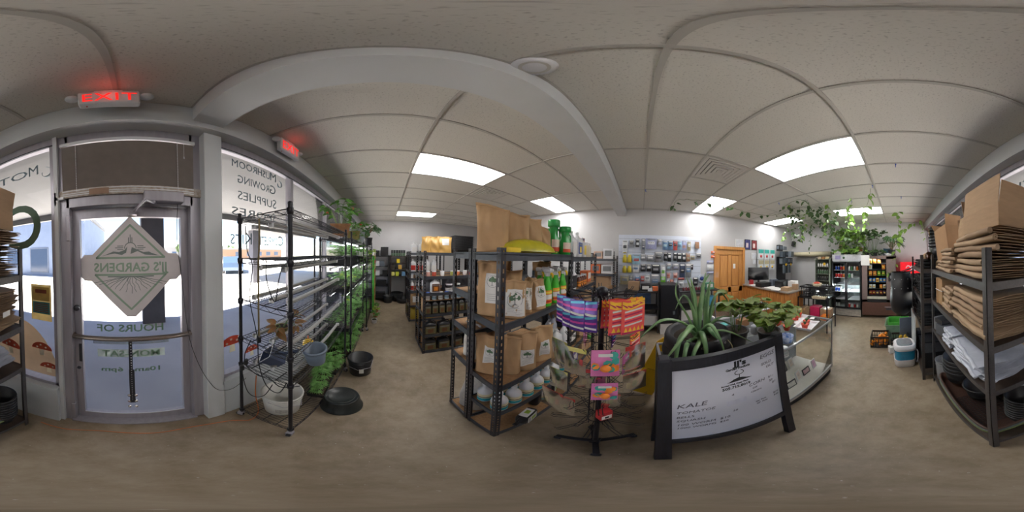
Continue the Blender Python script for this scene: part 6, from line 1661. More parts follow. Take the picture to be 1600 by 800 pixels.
for rn, its in rows:
    for k, (x0, y0, x1, y1, st_) in enumerate(its):
        a = ony(960 + x0 / 6.67, 360 + y0 / 6.67, 4.03); b = ony(960 + x1 / 6.67, 360 + y1 / 6.67, 4.03); w, h = b.x - a.x, a.z - b.z
        c0, c1_ = PK[st_[0]], PK[st_[1]]
        lb = '%s hanging pack, %s from the left in the %s row on the wall panel' % (c0[0], ORD[k], rn)
        t = thing('hanging_pack', lb, 'package', ((a.x + b.x) / 2, 4.03, a.z), R.uniform(-.12, .12), 'hanging packs on the wall panel')
        m0 = mat('pack_' + st_[0], c0[1], .35, var=.15, scale=30); m1 = mat('pack_' + st_[1], c1_[1], .4, var=.15, scale=30)
        thk = min(.03, w * .3)
        if st_ in ('nn',): g = MB(); g.box((0, 0, -h / 2), (w, .05, h)); g.build('body', m0, t)
        elif st_[0] == 'y':
            g = MB(); g.lathe([(w * .40, -h), (w * .46, -h * .95), (w * .46, -h * .45), (w * .3, -h * .3), (w * .3, -h * .12), (w * .2, -h * .1)], 10, sy=.6); g.build('body', m0, t)
            g = MB(); g.b2((-w * .46, .012, -h), (w * .46, .014, 0)); g.build('card', m1, t)
        else:
            g = MB(); g.surf(lambda u, v: Vector(((u - .5) * w, -thk * (max(0, math.sin(PI * u)) * math.sin(PI * min(1, v * 1.05)) if v < .95 else 0), -v * h)), 4, 4); g.surf(lambda u, v: Vector(((.5 - u) * w, .003, -v * h)), 1, 1); g.build('body', m0, t)
            g = MB(); q = R.uniform(.25, .5)
            F = lambda u, v: Vector(((u - .5) * w, -thk * math.sin(PI * u) * math.sin(PI * min(1, v * 1.05)) - .002, -v * h))
            g.surf(lambda u, v: F(.18 + .64 * u, q + .28 * v), 3, 2, 0); g.surf(lambda u, v: F(.10 + .8 * u, .05 + .10 * v), 3, 1, 1); g.surf(lambda u, v: F(.25 + .5 * u, q + .07 + .06 * v) - Vector((0, .001, 0)), 2, 1, 1)
            g.build('label', [m1, paper if st_[0] in 'kdbg' else ink_grey], t)
        g = MB(); g.tube([(0, .06, -.006), (0, -.012, -.004), (0, -.016, .004)], .002, 4); g.build('peg_hook', alu, t)
for k, (cx_, cy_, w, h, c, lb) in enumerate(((1030, 228, .12, .07, 'o', 'orange pack, upper of two beside the wooden door'), (1030, 275, .12, .07, 'o', 'orange pack, lower of two beside the wooden door'), (1000, 330, .20, .08, 'l', 'pale packs strip above the white bags by the wooden door'), (1000, 385, .20, .16, 'w', 'clear white bags hanging left of the wooden door'), (1000, 440, .20, .06, 'l', 'pale packs strip under the white bags by the wooden door'))):
    p = ony(960 + cx_ / 6.67, 360 + cy_ / 6.67, 4.04); t = thing('hanging_pack', lb, 'package', (p.x, 4.04, p.z + h / 2), 0, 'packs beside the wooden door')
    g = MB(); g.surf(lambda u, v: Vector(((u - .5) * w, -.03 * math.sin(PI * u) * math.sin(PI * v), -v * h)), 4, 4); g.surf(lambda u, v: Vector(((.5 - u) * w, .01, -v * h)), 1, 1); g.build('body', mat('pack_' + c, (0, 0, 0)), t)
    g = MB(); g.box((0, -.031, -h * .5), (w * .5, .002, h * .3)); g.build('label', paper, t)
p = ony(960 + 912 / 6.67, 360 + 502 / 6.67, 4.04); t = thing('hose_coil', 'round blue centred coil in clear packing right of the hanging packs', 'coil', (p.x, 4.05, p.z))
g = MB()
for r in (.10, .088, .076): g.tube([(math.cos(2 * PI * i / 20) * r, -.01, math.sin(2 * PI * i / 20) * r) for i in range(21)], .010, 6)
g.build('coil', mat('pale_tubing', (176, 184, 196), .4), t); g = MB(); g.lathe([(.001, 0), (.055, .0), (.055, .02), (.001, .022)], 16, M=Matrix.Rotation(PI / 2, 4, 'X')); g.build('hub_disc', mat('blue_disc', (40, 60, 120), .4), t)

# work tables below the packs
def table(label, x0, x1, y0, y1, h, levels=(.25,), top=black_pl, leg=alu_dark, legs=.03):
    t = thing('work_table', label, 'table', ((x0 + x1) / 2, (y0 + y1) / 2, 0)); a, b = (x1 - x0) / 2, (y1 - y0) / 2
    g = MB(); g.b2((-a, -b, h - .03), (a, b, h), bev=.004); g.build('table_top', top, t)
    for z in levels: g = MB(); g.b2((-a + .01, -b + .01, z - .015), (a - .01, b - .01, z)); g.build('lower_shelf', top, t)
    for sx in (-1, 1):
        for sy in (-1, 1): g = MB(); g.box((sx * (a - legs / 2), sy * (b - legs / 2), (h - .03) / 2), (legs, legs, h - .03)); g.build('leg', leg, t)
    return t


table('dark work table under the hanging packs beside the black safe', -.36, .42, 3.60, 4.05, 1.03, (.62, .18))
table('dark work table between the black safe and the wooden door', .90, 1.90, 3.60, 4.05, 1.03, (.62, .2))
for k, (x, y, z, w, d, h, c, lb) in enumerate(((-.15, 3.85, 1.03, .26, .2, .20, card, 'brown carton on the table under the clear bagged packs'), (.12, 3.80, 1.03, .22, .2, .14, black_pl, 'black display box with white label under the packs'), (.34, 3.75, 1.03, .12, .1, .10, mat('orange_card', (0, 0, 0)), 'small orange box at the right end of the small work table'), (.22, 3.7, 1.03, .10, .08, .07, white_pl, 'small white box between the black and orange boxes'),
        (.25, 3.80, .18, .30, .26, .24, white_pl, 'white printed box on the lower shelf beside the safe'), (-.15, 3.82, .18, .28, .28, .25, card, 'brown carton on the lower shelf under the small work table'),
        (1.42, 3.8, .62, .30, .3, .26, card, 'brown carton under the long work table'), (1.1, 3.8, .2, .3, .3, .34, white_pl, 'tall white box under the long work table'), (1.72, 3.74, .62, .2, .2, .22, mat('sky_blue_box', (70, 150, 190), .5), 'bright blue box at the right end under the long work table'), (1.68, 3.8, 1.03, .24, .16, .16, mat('green_bins', (70, 130, 100), .5), 'green drawer box at the right end of the long work table'))):
    carton(lb, w, d, h, c, (x, y, z), R.uniform(-.1, .1), stripe=paper if c is black_pl or 'green' in lb else None, lab=c is card)
for k in range(8): bottle('small wine red bottle, %s in the row on the long work table' % ORD[k], .022, .09, mat('wine_plastic', (110, 34, 44), .4), black_pl, None, None, 'slim', 'wine red bottles on the long work table', (1.0 + k * .065, 3.70, 1.03))
for k in range(8):
    t = thing('paper_roll', 'white paper roll end, %s of the heap on the small work table shelf' % ORD[k], 'roll', (-.28 + (k % 4) * .10 + (.05 if k > 3 else 0), 3.66, .62 + .042 + (.075 if k > 3 else 0)), 0, 'white rolls under the small work table')
    g = MB(); g.lathe([(.018, 0), (.04, 0), (.04, .3), (.018, .3)], 14, M=Matrix.Rotation(-PI / 2, 4, 'X'), caps=False); g.build('roll', paper, t)
t = thing('safe', 'tall black steel cabinet standing between the work tables', 'cabinet', (.64, 3.72, 0), 0)
g = MB(); g.b2((-.19, -.2, 0), (.19, .25, .28)); g.build('base', white_pl, t); g = MB(); g.b2((-.2, -.21, .28), (.2, .25, 1.20), bev=.006); g.build('body', mat('charcoal_steel', (34, 35, 42), .4, .3), t)
g = MB(); g.b2((-.185, -.216, .30), (.185, -.209, 1.18)); g.build('door', mat('charcoal_steel', (0, 0, 0)), t)
g = MB(); g.box((.1, -.22, .55), (.05, .01, .08)); g.build('keypad', grey_pl, t)
carton('pale blue backing board leaning under the work table', .4, .02, .36, mat('pale_blue_board', (110, 140, 190), .5), (.06, 4.0, .64), 0, lab=False, name='board', cat='board')
# papers and photos on the wall
for k, (px, py, w, h, c, lb) in enumerate(((1155, 380, .30, .24, 'w', 'blank framed paper on the wall above the wooden door'), (1168, 382, .22, .32, 'blue', 'blue and red framed photo right of the blank paper'), (1178.5, 383, .22, .32, 'red', 'second framed photo with figures beside the blue one'), (1178, 400, .22, .20, 'w', 'white paper notice on the wall over the counter'), (1178.5, 409, .14, .14, 'w', 'small grey square notice under the white one'))):
    p = ony(px, py, 4.09); t = thing('wall_picture', lb, 'picture', (p.x, 4.09, p.z)); g = MB(); g.box((0, 0, 0), (w, .02, h)); g.build('frame', paper if c == 'w' else ink, t)
    g = MB(); g.box((0, -.011, 0), (w * .88, .002, h * .9), 0); g.box((-.02, -.0125, -h * .08), (w * .4, .001, h * .45), 1); g.build('print', [mat('wall_paper_white', (198, 200, 206), .6) if c == 'w' else mat('photo_' + c, (50, 50, 110) if c == 'blue' else (120, 40, 44), .4, var=.5, scale=14), mat('photo_pale', (206, 190, 186), .5) if c != 'w' else mat('wall_paper_white', (0, 0, 0))], t)

# ================================================================== COUNTER
ct = thing('counter', 'knotty pine fronted checkout counter by the back wall', 'counter', (3.25, 3.2, 0))
planks = mat('knotty_pine', (196, 134, 70), .5, c2=(150, 92, 42), scale=7, stretch=(5, 5, .7), det=9)
g = MB(); g.b2((-.25, -.85, 0), (.35, .85, .98)); g.build('carcass', mat('counter_carcass', (110, 80, 50), .7), ct)
for k in range(14):
    w = .1215; y = -.855 + k * .1225; g = MB(); g.b2((-.268, y, .02), (-.25, y + w - .004, .99), bev=.002); g.build('plank', planks, ct, (R.uniform(-.002, .002), 0, 0))
for k in range(5):
    g = MB(); g.b2((-.25 + k * .12, -.868, .02), (-.25 + k * .12 + .116, -.85, .99)); g.build('plank', planks, ct)
g = MB(); g.b2((-.31, -.90, .99), (.38, .88, 1.03), bev=.004); g.build('worktop', mat('grey_laminate', (150, 140, 130), .4, var=.1, scale=30), ct)
# things on the counter
t = thing('monitor', 'black flat screen monitor on the counter', 'monitor', (3.35, 3.80, 1.03), -.35)
g = MB(); g.b2((-.34, -.012, .12), (.34, .02, .52), bev=.004); g.build('screen', mat('screen_black', (10, 11, 14), .15), t); g = MB(); g.b2((-.03, 0, .01), (.03, .03, .14)); g.b2((-.12, -.08, 0), (.12, .1, .012)); g.build('stand', black_pl, t)
for k, (x, y, w, d, h, c, lb) in enumerate(((3.12, 3.35, .34, .26, .12, 'k', 'black printer like box on the counter before the monitor'), (3.1, 3.85, .1, .1, .14, 'r', 'small red and white box at the wall end of the counter'), (3.15, 3.0, .36, .3, .02, 'w', 'loose white papers on the counter'), (3.05, 2.72, .3, .22, .02, 'w', 'second sheaf of papers nearer the counter end'), (3.10, 2.50, .2, .2, .09, 'n', 'cardboard tray at the near end of the counter'), (3.38, 2.9, .3, .22, .18, 'k', 'dark backpack like case on the counter'), (3.45, 2.55, .22, .2, .2, 'w', 'white cup tray at the back of the counter'), (3.4, 3.2, .2, .15, .2, 'g', 'grey card reader on the counter'), (3.02, 3.6, .26, .2, .03, 'w', 'white sheets at the wall end of the counter'), (3.36, 2.42, .1, .14, .14, 'n', 'small brown box by the counter end'))):
    carton(lb, w, d, h, {'k': black_pl, 'r': mat('deep_red_card', (0, 0, 0)), 'w': paper, 'n': card, 'g': grey_pl}[c], (x, y, 1.03), R.uniform(-.3, .3), lab=False, name='counter_item', cat='box')
# merchandise shelf on the wall behind the counter
for k in range(3):
    for q in range(2):
        t = thing('hanging_pack', '%s white and %s gift bag in the %s row over the monitor' % (ORD[k], ('teal', 'tan')[q], ('upper', 'lower')[q]), 'package', (3.62 + k * .27, 4.02, 2.14 - q * .36), 0, 'gift bags over the monitor'); g = MB(); g.b2((-.12, -.03, -.34), (.12, .03, 0)); g.build('body', mat('pack_w', (0, 0, 0)), t)
        g = MB(); g.b2((-.11, -.034, -.14), (.11, -.03, -.01)); g.build('header', mat('teal_print', (60, 160, 150), .45) if q == 0 else mat('pack_t', (0, 0, 0)), t); g = MB(); g.lathe([(.001, 0), (.05, .002), (.001, .02)], 8, M=Matrix.Translation((0, -.03, -.24)) @ Matrix.Rotation(PI / 2, 4, 'X'), caps=False); g.build('toy', mat('red_toy', (200, 50, 50), .4) if q == 0 else mat('yellow_toy', (210, 170, 60), .4), t)
dkb = [(4.42, 4.0, 2.10, .26, .22), (4.66, 4.0, 2.16, .24, .12), (4.50, 3.92, 1.88, .24, .20), (4.72, 3.95, 1.9, .24, .2), (4.9, 3.85, 1.88, .24, .22), (4.66, 3.92, 1.66, .26, .2), (4.9, 3.9, 1.64, .22, .22), (4.5, 3.95, 1.64, .2, .2)]
t = thing('tool_stand', 'dark stand of grey and black hand tools in the far corner', 'display stand', (4.65, 3.9, 0)); g = MB(); g.b2((-.22, .1, 0), (.26, .14, 1.9)); g.b2((-.22, -.2, 0), (.26, .14, .05)); g.b2((-.2, -.05, 1.0), (.24, .14, 1.03)); g.b2((-.2, -.05, 1.5), (.24, .14, 1.53)); g.build('back_board', black_pl, t)
for k, (x, y, z, w, h) in enumerate(dkb): carton('%s packed item, %s on the dark corner stand' % (['black', 'grey', 'slate'][k % 3], ORD[k]), w, .12, h, mat('tool_c%d' % (k % 3), [(30, 32, 36), (96, 104, 112), (60, 70, 80)][k % 3], .4), (x, y - .12, z), .2, 'dark packs on the corner stand', stripe=grey_pl if k % 3 == 0 else None, lab=False)
for k in range(5): carton('slim dark blister, %s along the lower corner stand' % ORD[k], .06, .04, .3, mat('tool_c%d' % ((k + 1) % 3), (0, 0, 0)), (4.45 + k * .09, 3.72, 1.31), 0, 'slim dark blisters on the corner stand', lab=False)
for k, x in enumerate((4.52, 4.8)): t = thing('price_disc', 'yellow round price disc, %s of two on the corner stand' % ORD[k], 'price tag', (x, 3.66, 1.62)); g = MB(); g.lathe([(.045, 0), (.045, .004)], 16, M=Matrix.Rotation(PI / 2, 4, 'X')); g.build('disc', yl, t)
# paper roll on the right wall, camera
t = thing('wall_roll', 'long cream roll of fabric mounted on the right wall', 'roll', (5.24, 3.05, 2.0)); g = MB(); g.lathe([(.03, -.80), (.085, -.80), (.088, 0), (.085, .80), (.03, .80)], 20, M=Matrix.Rotation(PI / 2, 4, 'X'), caps=False); g.build('roll', mat('cream_cloth_roll', (196, 188, 160), .85, var=.06, scale=30), t)
for s in (-1, 1): g = MB(); g.b2((-.02, s * .84 - .01, -.02), (.18, s * .84 + .01, .03)); g.cyl((0, s * .84, 0), (0, s * .78, 0), .02, 8); g.build('bracket', black_pl, t)
t = thing('security_camera', 'small black speaker camera high on the right wall', 'camera', (5.36, 3.92, 2.42)); g = MB(); g.box((-.04, 0, 0), (.14, .13, .20), 0, Matrix.Rotation(.3, 4, 'Y'), .01); g.build('body', black_pl, t); g = MB(); g.cyl((0, 0, .05), (.06, 0, .08), .012, 8); g.build('mount', black_pl, t)
# black table with crates
tb = thing('metal_table', 'black metal two tier table loaded with crates before the counter', 'table', (3.60, 1.93, 0)); a, b = .26, .40
for z in (.86, .36): g = MB(); g.b2((-a, -b, z - .02), (a, b, z)); g.build('shelf', black_pl, tb)
for sx in (-1, 1):
    for sy in (-1, 1): g = MB(); g.box((sx * (a - .01), sy * (b - .01), .43), (.025, .025, .86)); g.build('leg', wire_black, tb)


def crate(label, loc, w, d, h, rz=0., group='black milk crates', m=black_pl):
    t = thing('crate', label, 'crate', loc, rz, group)
    g = MB(); g.b2((-w / 2, -d / 2, 0), (w / 2, d / 2, .012)); g.build('base', m, t)
    for q in range(4):
        L, D = (w, d) if q % 2 == 0 else (d, w); M = Matrix.Rotation(q * PI / 2, 4, 'Z') @ Matrix.Translation((0, -D / 2 + .006, 0)); g = MB()
        for z0, z1 in ((0, .03), (h * .48, h * .53), (h - .04, h)): g.b2((-L / 2, -.006, z0), (L / 2, .006, z1), 0, M)
        n = max(4, int(L / .045))
        for i in range(n + 1): x = -L / 2 + .006 + (L - .012) * i / n; g.b2((x - .005, -.005, 0), (x + .005, .005, h), 0, M)
        g.build('side', m, t)
    return t


crate('black milk crate at the left end of the metal table', (3.58, 2.19, .86), .34, .26, .27)
crate('black milk crate in the middle of the metal table', (3.60, 1.92, .86), .34, .26, .27)
crate('black milk crate at the right end of the metal table', (3.62, 1.65, .86), .34, .26, .27)
t = thing('egg_tray', 'cream egg carton tray on the front of the metal table', 'egg tray', (3.40, 1.75, .862), .1)
g = MB(); g.surf(lambda u, v: Vector(((u - .5) * .14, (v - .5) * .34, .03 + .018 * math.sin(u * PI * 6) * math.sin(v * PI * 14))), 18, 36); g.build('cups', mat('moulded_pulp', (206, 192, 162), .85), t); g = MB(); g.ring([[(sx * p, sy * q, z) for sx, sy in ((-1, -1), (1, -1), (1, 1), (-1, 1))] for p, q, z in ((.06, .16, 0), (.075, .175, .05))], 0, False, True, False); g.build('rim', mat('moulded_pulp', (0, 0, 0)), t)
for k, (x, y, w, h, c, lb) in enumerate(((3.5, 2.18, .26, .2, 'n', 'brown box on the lower tier at the left'), (3.55, 1.92, .24, .26, 'm', 'bright pink bag like box on the lower tier'), (3.6, 1.66, .26, .22, 'n', 'brown box on the lower tier at the right'), (3.40, 1.62, .14, .10, 'r', 'red and yellow packet pile on the lower tier front'))):
    carton(lb, .22, w, h, {'n': card, 'm': mat('hot_pink', (200, 40, 90), .5), 'r': mat('red_yellow', (206, 60, 40), .5, c2=(226, 170, 50), scale=12)}[c], (x, y, .36), .1, lab=c == 'n')
t = pot('basket of orange red peppers on the crates', .12, .07, mat('moulded_pulp', (0, 0, 0)), loc=(3.60, 1.92, 1.132), lip=False, name='basket', cat='basket')
for k in range(10):
    t = thing('pepper', 'red pepper, %s in the basket on the crates' % ORD[k], 'pepper', (3.60 + R.uniform(-.07, .07), 1.92 + R.uniform(-.07, .07), 1.19), 0, 'red peppers in the basket'); g = MB(); g.lathe([(.001, 0), (.02, .004), (.028, .02), (.024, .036), (.008, .04)], 8); g.build('body', mat('pepper_red', (206, 66, 40), .3), t)
table('narrow dark side table under the shelf beside the fridge', 3.95, 4.5, 2.02, 2.55, .9, (.3,))
"""
"""
# ================================================================== FRIDGE, VENDING MACHINE AND THEIR NEIGHBOURS (fronts face -x)
ws = thing('shelf_unit', 'weathered green grey shelf of small goods left of the drinks fridge', 'shelf', (4.72, 2.28, 0))
wg = mat('grey_green_wood', (98, 104, 92), .8, var=.15, scale=20)
for s in (-1, 1): g = MB(); g.box((0, s * .24, .92), (.22, .025, 1.84)); g.build('side', wg, ws)
g = MB(); g.box((.1, 0, .92), (.012, .47, 1.84)); g.build('back', wg, ws)
for z in (.2, .55, .90, 1.12, 1.34, 1.56, 1.80): g = MB(); g.box((0, 0, z), (.22, .46, .018)); g.build('shelf_board', wg, ws)
for r, z in enumerate((.91, 1.13, 1.35, 1.57)):
    for k in range(5): bottle('small %s bottle, %s on the %s shelf left of the fridge' % (['pale', 'dark', 'green', 'white'][r], ORD[k], ['fourth', 'third', 'second', 'top'][r]), .025, .12, [white_pl, black_pl, green_ink, paper][r], [black_pl, alu, white_pl, ink_grey][r], None, None, 'slim', 'small bottles left of the fridge', (4.66, 2.12 + k * .08, z + .004))
for k, (y, c) in enumerate(((2.14, (214, 196, 150)), (2.27, (170, 120, 70)), (2.40, (206, 190, 160)))): carton('small %s box, %s on top of the shelf left of the fridge' % (['cream', 'brown', 'pale'][k], ORD[k]), .1, .1, .08, mat('wsb%d' % k, c, .6), (4.7, y, 1.81), 0, lab=False)
t = thing('price_disc', 'yellow round smiling tag on the shelf left of the fridge', 'tag', (4.60, 2.20, 1.66)); g = MB(); g.lathe([(.045, 0), (.045, .004)], 16, M=Matrix.Rotation(-PI / 2, 4, 'Y')); g.build('disc', yl, t)

fr_ = thing('drinks_fridge', 'two door glass drinks fridge with white header', 'refrigerator', (5.07, 1.52, 0))
w = .455; blk = mat('fridge_black', (26, 27, 30), .4)
for a_, b_, n_ in (((-.35, -w, 0), (.33, -w + .03, 1.95), 'side'), ((-.35, w - .03, 0), (.33, w, 1.95), 'side'), ((.30, -w + .03, 0), (.33, w - .03, 1.95), 'back'), ((-.35, -w + .03, .25), (.30, w - .03, .29), 'floor'), ((-.35, -w + .03, 1.72), (.30, w - .03, 1.76), 'ceiling')):
    g = MB(); g.b2(a_, b_, 0); g.build('cabinet_' + n_, blk if n_ == 'side' else mat('fridge_liner', (196, 204, 204), .4), fr_)
g = MB(); g.b2((-.36, -w, 1.75), (.0, w, 1.95), bev=.004); hd = g.build('header', mat('fridge_header', (206, 206, 214), .35), fr_)
g = MB(); g.b2((-.363, .18, 1.80), (-.36, .36, 1.92)); g.lathe([(.001, 0), (.035, 0), (.001, .003)], 10, 1, M=Matrix.Translation((-.361, .08, 1.85)) @ Matrix.Rotation(-PI / 2, 4, 'Y'), caps=False); g.build('header_print', [mat('lilac_print', (160, 150, 196), .5), green_ink], hd)
for s in (-1, 1):
    dr = MB(); y0, y1 = (.004, w) if s > 0 else (-w, -.004)
    for a_, b_ in (((y0, .27), (y0 + .035, 1.73)), ((y1 - .035, .27), (y1, 1.73)), ((y0, .27), (y1, .32)), ((y0, 1.69), (y1, 1.73))): dr.b2((-.385, a_[0], a_[1]), (-.355, b_[0], b_[1]))
    d_ = dr.build('door', blk, fr_); g = MB(); g.b2((-.372, y0 + .035, .32), (-.366, y1 - .035, 1.69)); g.build('pane', glass_green, d_); g = MB(); g.b2((-.40, s * .03 - .008, .8), (-.385, s * .03 + .008, 1.2)); g.build('handle', alu, d_)
for z in (.55, .80, 1.02, 1.24, 1.47):
    for s in (-1, 1): g = MB(); g.b2((-.32, s * .215 - .195, z - .008), (.28, s * .215 + .195, z)); g.build('shelf', white_pl, fr_)
for k in range(6): g = MB(); g.b2((-.36, -w + .01, .03 + k * .036), (-.345, w - .01, .055 + k * .036)); g.build('grille_slat', mat('grille_cream', (196, 190, 180), .4), fr_)
g = MB(); g.b2((-.34, -w + .01, .0), (.3, w - .01, .25)); g.build('plinth', blk, fr_)
L_ = bpy.data.lights.new('fridge_tube', 'AREA'); L_.energy = 12; L_.shape = 'RECTANGLE'; L_.size = .04; L_.size_y = 1.2; L_.color = (.9, 1, .98); lo = bpy.data.objects.new('fridge_tube', L_); COL.objects.link(lo); lo.parent = fr_; lo.location = (-.33, .40, 1.0); lo.rotation_euler = (0, PI / 2 + .3, PI / 2 - .6)
dc = [('blue', (40, 80, 170)), ('red', (190, 40, 40)), ('orange', (220, 120, 50)), ('white', (210, 210, 210)), ('green', (70, 130, 80))]
for z, cols, s in ((1.47, (0, 0, 1, 2), 1), (1.24, (1, 1, 1, 2), 1), (.80, (0, 0, 3), 1), (.29, (3, 3), 1), (1.47, (3, 4, 3, 2), -1), (1.24, (4, 3), -1), (.29, (1, 3, 1, 3), -1)):
    for k, c in enumerate(cols):
        n_, rgb = dc[c]; y = s * .215 + (.15 - k * .085)
        bottle('%s drink can, %s on the %s shelf behind the %s fridge door' % (n_, ORD[k], {1.47: 'top', 1.24: 'second', .80: 'fourth', .29: 'bottom'}[z], ('left', 'right')[s < 0]), .033, .125, mat('can_' + n_, rgb, .3, .3), alu, None, None, 'jar', 'drink cans in the fridge', (4.82, 1.52 + y, z))
# on top of the fridge
t = carton('white bag with print on top of the fridge at the left', .18, .22, .10, white_pl, (4.9, 1.86, 1.95), .2, lab=False)
carton('tan cardboard piece standing on the fridge', .03, .22, .34, card, (5.1, 1.78, 1.95), .1, lab=False)
carton('small white box with red print on top between fridge and vending machine', .12, .2, .28, white_pl, (4.95, 1.12, 1.95), 0, stripe=mat('label_red', (0, 0, 0)), lab=False)
carton('dark speaker on top of the fridge', .16, .16, .26, black_pl, (5.12, 1.24, 1.95), 0, lab=False)

vm = thing('vending_machine', 'brown snack vending machine with lit window', 'vending machine', (5.07, .535, 0)); w = .50
brn = mat('vending_brown', (92, 62, 52), .5, var=.08); vg = mat('vending_grey', (120, 104, 100), .4, var=.05)
for a_, b_ in (((-.35, -w, .1), (.33, -w + .02, 1.90)), ((-.35, w - .02, .1), (.33, w, 1.90)), ((.3, -w, .1), (.33, w, 1.9)), ((-.35, -w, 1.87), (.33, w, 1.90))): g = MB(); g.b2(a_, b_); g.build('cabinet_panel', vg, vm)
g = MB(); g.b2((-.37, -w, .1), (-.34, w, .52), bev=.004); g.build('lower_door', brn, vm)
g = MB(); g.b2((-.37, -w + .12, .36), (-.374, -w + .34, .38)); g.b2((-.378, -w + .14, .28), (-.37, -w + .30, .34), 1); g.build('flap', [alu, alu_dark], vm)
fm = MB()
for a_, b_ in (((-w, .52), (-w + .28, 1.88)), ((w - .16, .52), (w, 1.88)), ((-w, 1.80), (w, 1.88)), ((-w, .52), (w, .60))): fm.b2((-.37, a_[0], a_[1]), (-.34, b_[0], b_[1]))
fm.build('front_frame', vg, vm)
g = MB(); g.b2((-.374, -w + .28, .52), (-.37, w - .16, .62), 0); g.b2((-.376, -w + .28, .62), (-.37, w - .16, .70), 1); g.build('delivery_door', [black_pl, mat('pale_strip', (190, 186, 170), .4)], vm)
g = MB(); g.b2((-.368, -w + .28, .70), (-.364, w - .16, 1.80)); g.build('pane', glass_green, vm)
g = MB(); g.b2((-.376, -w + .04, 1.15), (-.37, -w + .22, 1.40), 0); g.b2((-.38, -w + .08, 1.25), (-.376, -w + .18, 1.32), 1); g.build('coin_panel', [black_pl, alu], vm)
g = MB(); g.b2((-.33, -w + .02, .5), (.3, w - .02, .58)); g.build('inner_floor', black_pl, vm)
for z in (.74, .93, 1.12, 1.31, 1.50, 1.68): g = MB(); g.b2((-.32, -w + .1, z - .02), (.25, w - .1, z)); g.build('shelf', black_pl, vm)
g = MB(); g.b2((.26, -w + .03, .6), (.28, w - .03, 1.86)); g.build('inner_back', black_pl, vm)
L_ = bpy.data.lights.new('vending_tube', 'AREA'); L_.energy = 3; L_.shape = 'RECTANGLE'; L_.size = .9; L_.size_y = .03; lo = bpy.data.objects.new('vending_tube', L_); COL.objects.link(lo); lo.parent = vm; lo.location = (-.335, .0, 1.78); lo.rotation_euler = (0, -.25, PI / 2)
sc = {'o': ('orange', (216, 130, 50)), 'g': ('green', (120, 176, 50)), 'b': ('blue', (50, 110, 180)), 'r': ('red', (150, 50, 40)), 'y': ('yellow', (216, 180, 80)), 'w': ('white', (200, 200, 200)), 'p': ('purple', (96, 66, 90)), 'k': ('dark', (60, 44, 36))}
for z, row, rn in ((1.68, 'yoo.', 'top'), (1.50, 'w..o', 'second'), (1.31, 'oogg', 'third'), (1.12, 'bbybb', 'fourth'), (.93, 'ww.ow', 'fifth'), (.74, 'rrprp', 'bottom')):
    for k, c in enumerate(row):
        if c == '.': continue
        n_, rgb = sc[c]; y = .535 + .26 - k * (.52 / len(row))
        t = thing('snack_bag', '%s snack bag, %s in the %s row of the vending machine' % (n_, ORD[k], rn), 'snack', (4.80, y, z), -PI / 2, 'snacks in the vending machine')
        g = MB(); hh, ww = (.14, .10) if len(row) == 4 else (.12, .085)
        g.surf(lambda u, v: Vector(((u - .5) * ww, -.025 * math.sin(PI * u) * math.sin(PI * v) - .002, v * hh)), 5, 6); g.surf(lambda u, v: Vector(((.5 - u) * ww, .025 * math.sin(PI * u) * math.sin(PI * v) + .002, v * hh)), 5, 6); g.build('body', mat('snack_' + n_, rgb, .3, var=.25, scale=25), t)
        g = MB(); g.surf(lambda u, v: Vector((-.028 + .056 * u, -.031, hh * (.35 + .3 * v))), 1, 1); g.build('label', mat('snack_yellow', (216, 180, 80), .4) if c != 'y' else mat('snack_red', (150, 50, 40), .4), t)
t = carton('white paper notice taped at the corner of the vending machine', .004, .26, .30, paper, (4.69, .93, 1.62), 0, lab=False, name='notice', cat='paper')
for q in range(4):
    pass
t2 = text('Lottery', .05, green_ink, 'lettering', None, (0, 0, 0)); bpy.data.objects.remove(t2)
bag('white folded bag on top of the vending machine', .3, .18, .10, white_pl, None, None, (5.0, .25, 1.90), -PI / 2, 81)
bag('dark teal bag on top of the vending machine', .26, .14, .24, mat('teal_bag', (20, 66, 90), .5, var=.3), None, None, (5.15, .30, 1.90), -PI / 2, 82)
# red banner cooler
t = thing('red_cooler', 'red cooler with white script sign beyond the shelf racks', 'refrigerator', (5.12, -.50, 0))
g = MB(); g.b2((-.25, -.44, 0), (.25, .40, 1.36)); g.build('body', mat('cooler_black', (28, 26, 30), .4), t)
g = MB(); g.b2((-.26, -.44, 1.36), (.25, .40, 1.70), bev=.005); hd = g.build('header', mat('signal_red', (206, 24, 36), .4, emit=.25), t)
g = MB(); g.tube([(-.264, .24 - .05 * i, 1.53 + .07 * math.sin(i * 1.1)) for i in range(10)], [.012 + .01 * math.sin(i) ** 2 for i in range(10)], 6, 0, 1.); g.tube(curve_pts([(-.264, .12, 1.44), (-.264, 0, 1.52), (-.264, .02, 1.60), (-.264, .09, 1.55), (-.264, .0, 1.46), (-.264, -.2, 1.47)], 5), .016, 6); g.build('white_script', white_pl, hd)

# ---- crates of squash, tubs, cooler on the floor
def fruit(label, loc, g_, c, n=4):
    t = thing('squash', label, 'squash', loc, R.uniform(0, 6), g_, (R.uniform(-1.2, 1.2), R.uniform(-1, 1), R.uniform(0, 6))); g = MB(); g.lathe([(.001, 0), (.025, .005), (.035, .03), (.03, .06), (.015, .085), (.006, .095)], 9); g.build('body', c, t); g = MB(); g.cyl((0, 0, .09), (0, 0, .108), .004, 5); g.build('stem', stemm, t)
    return t


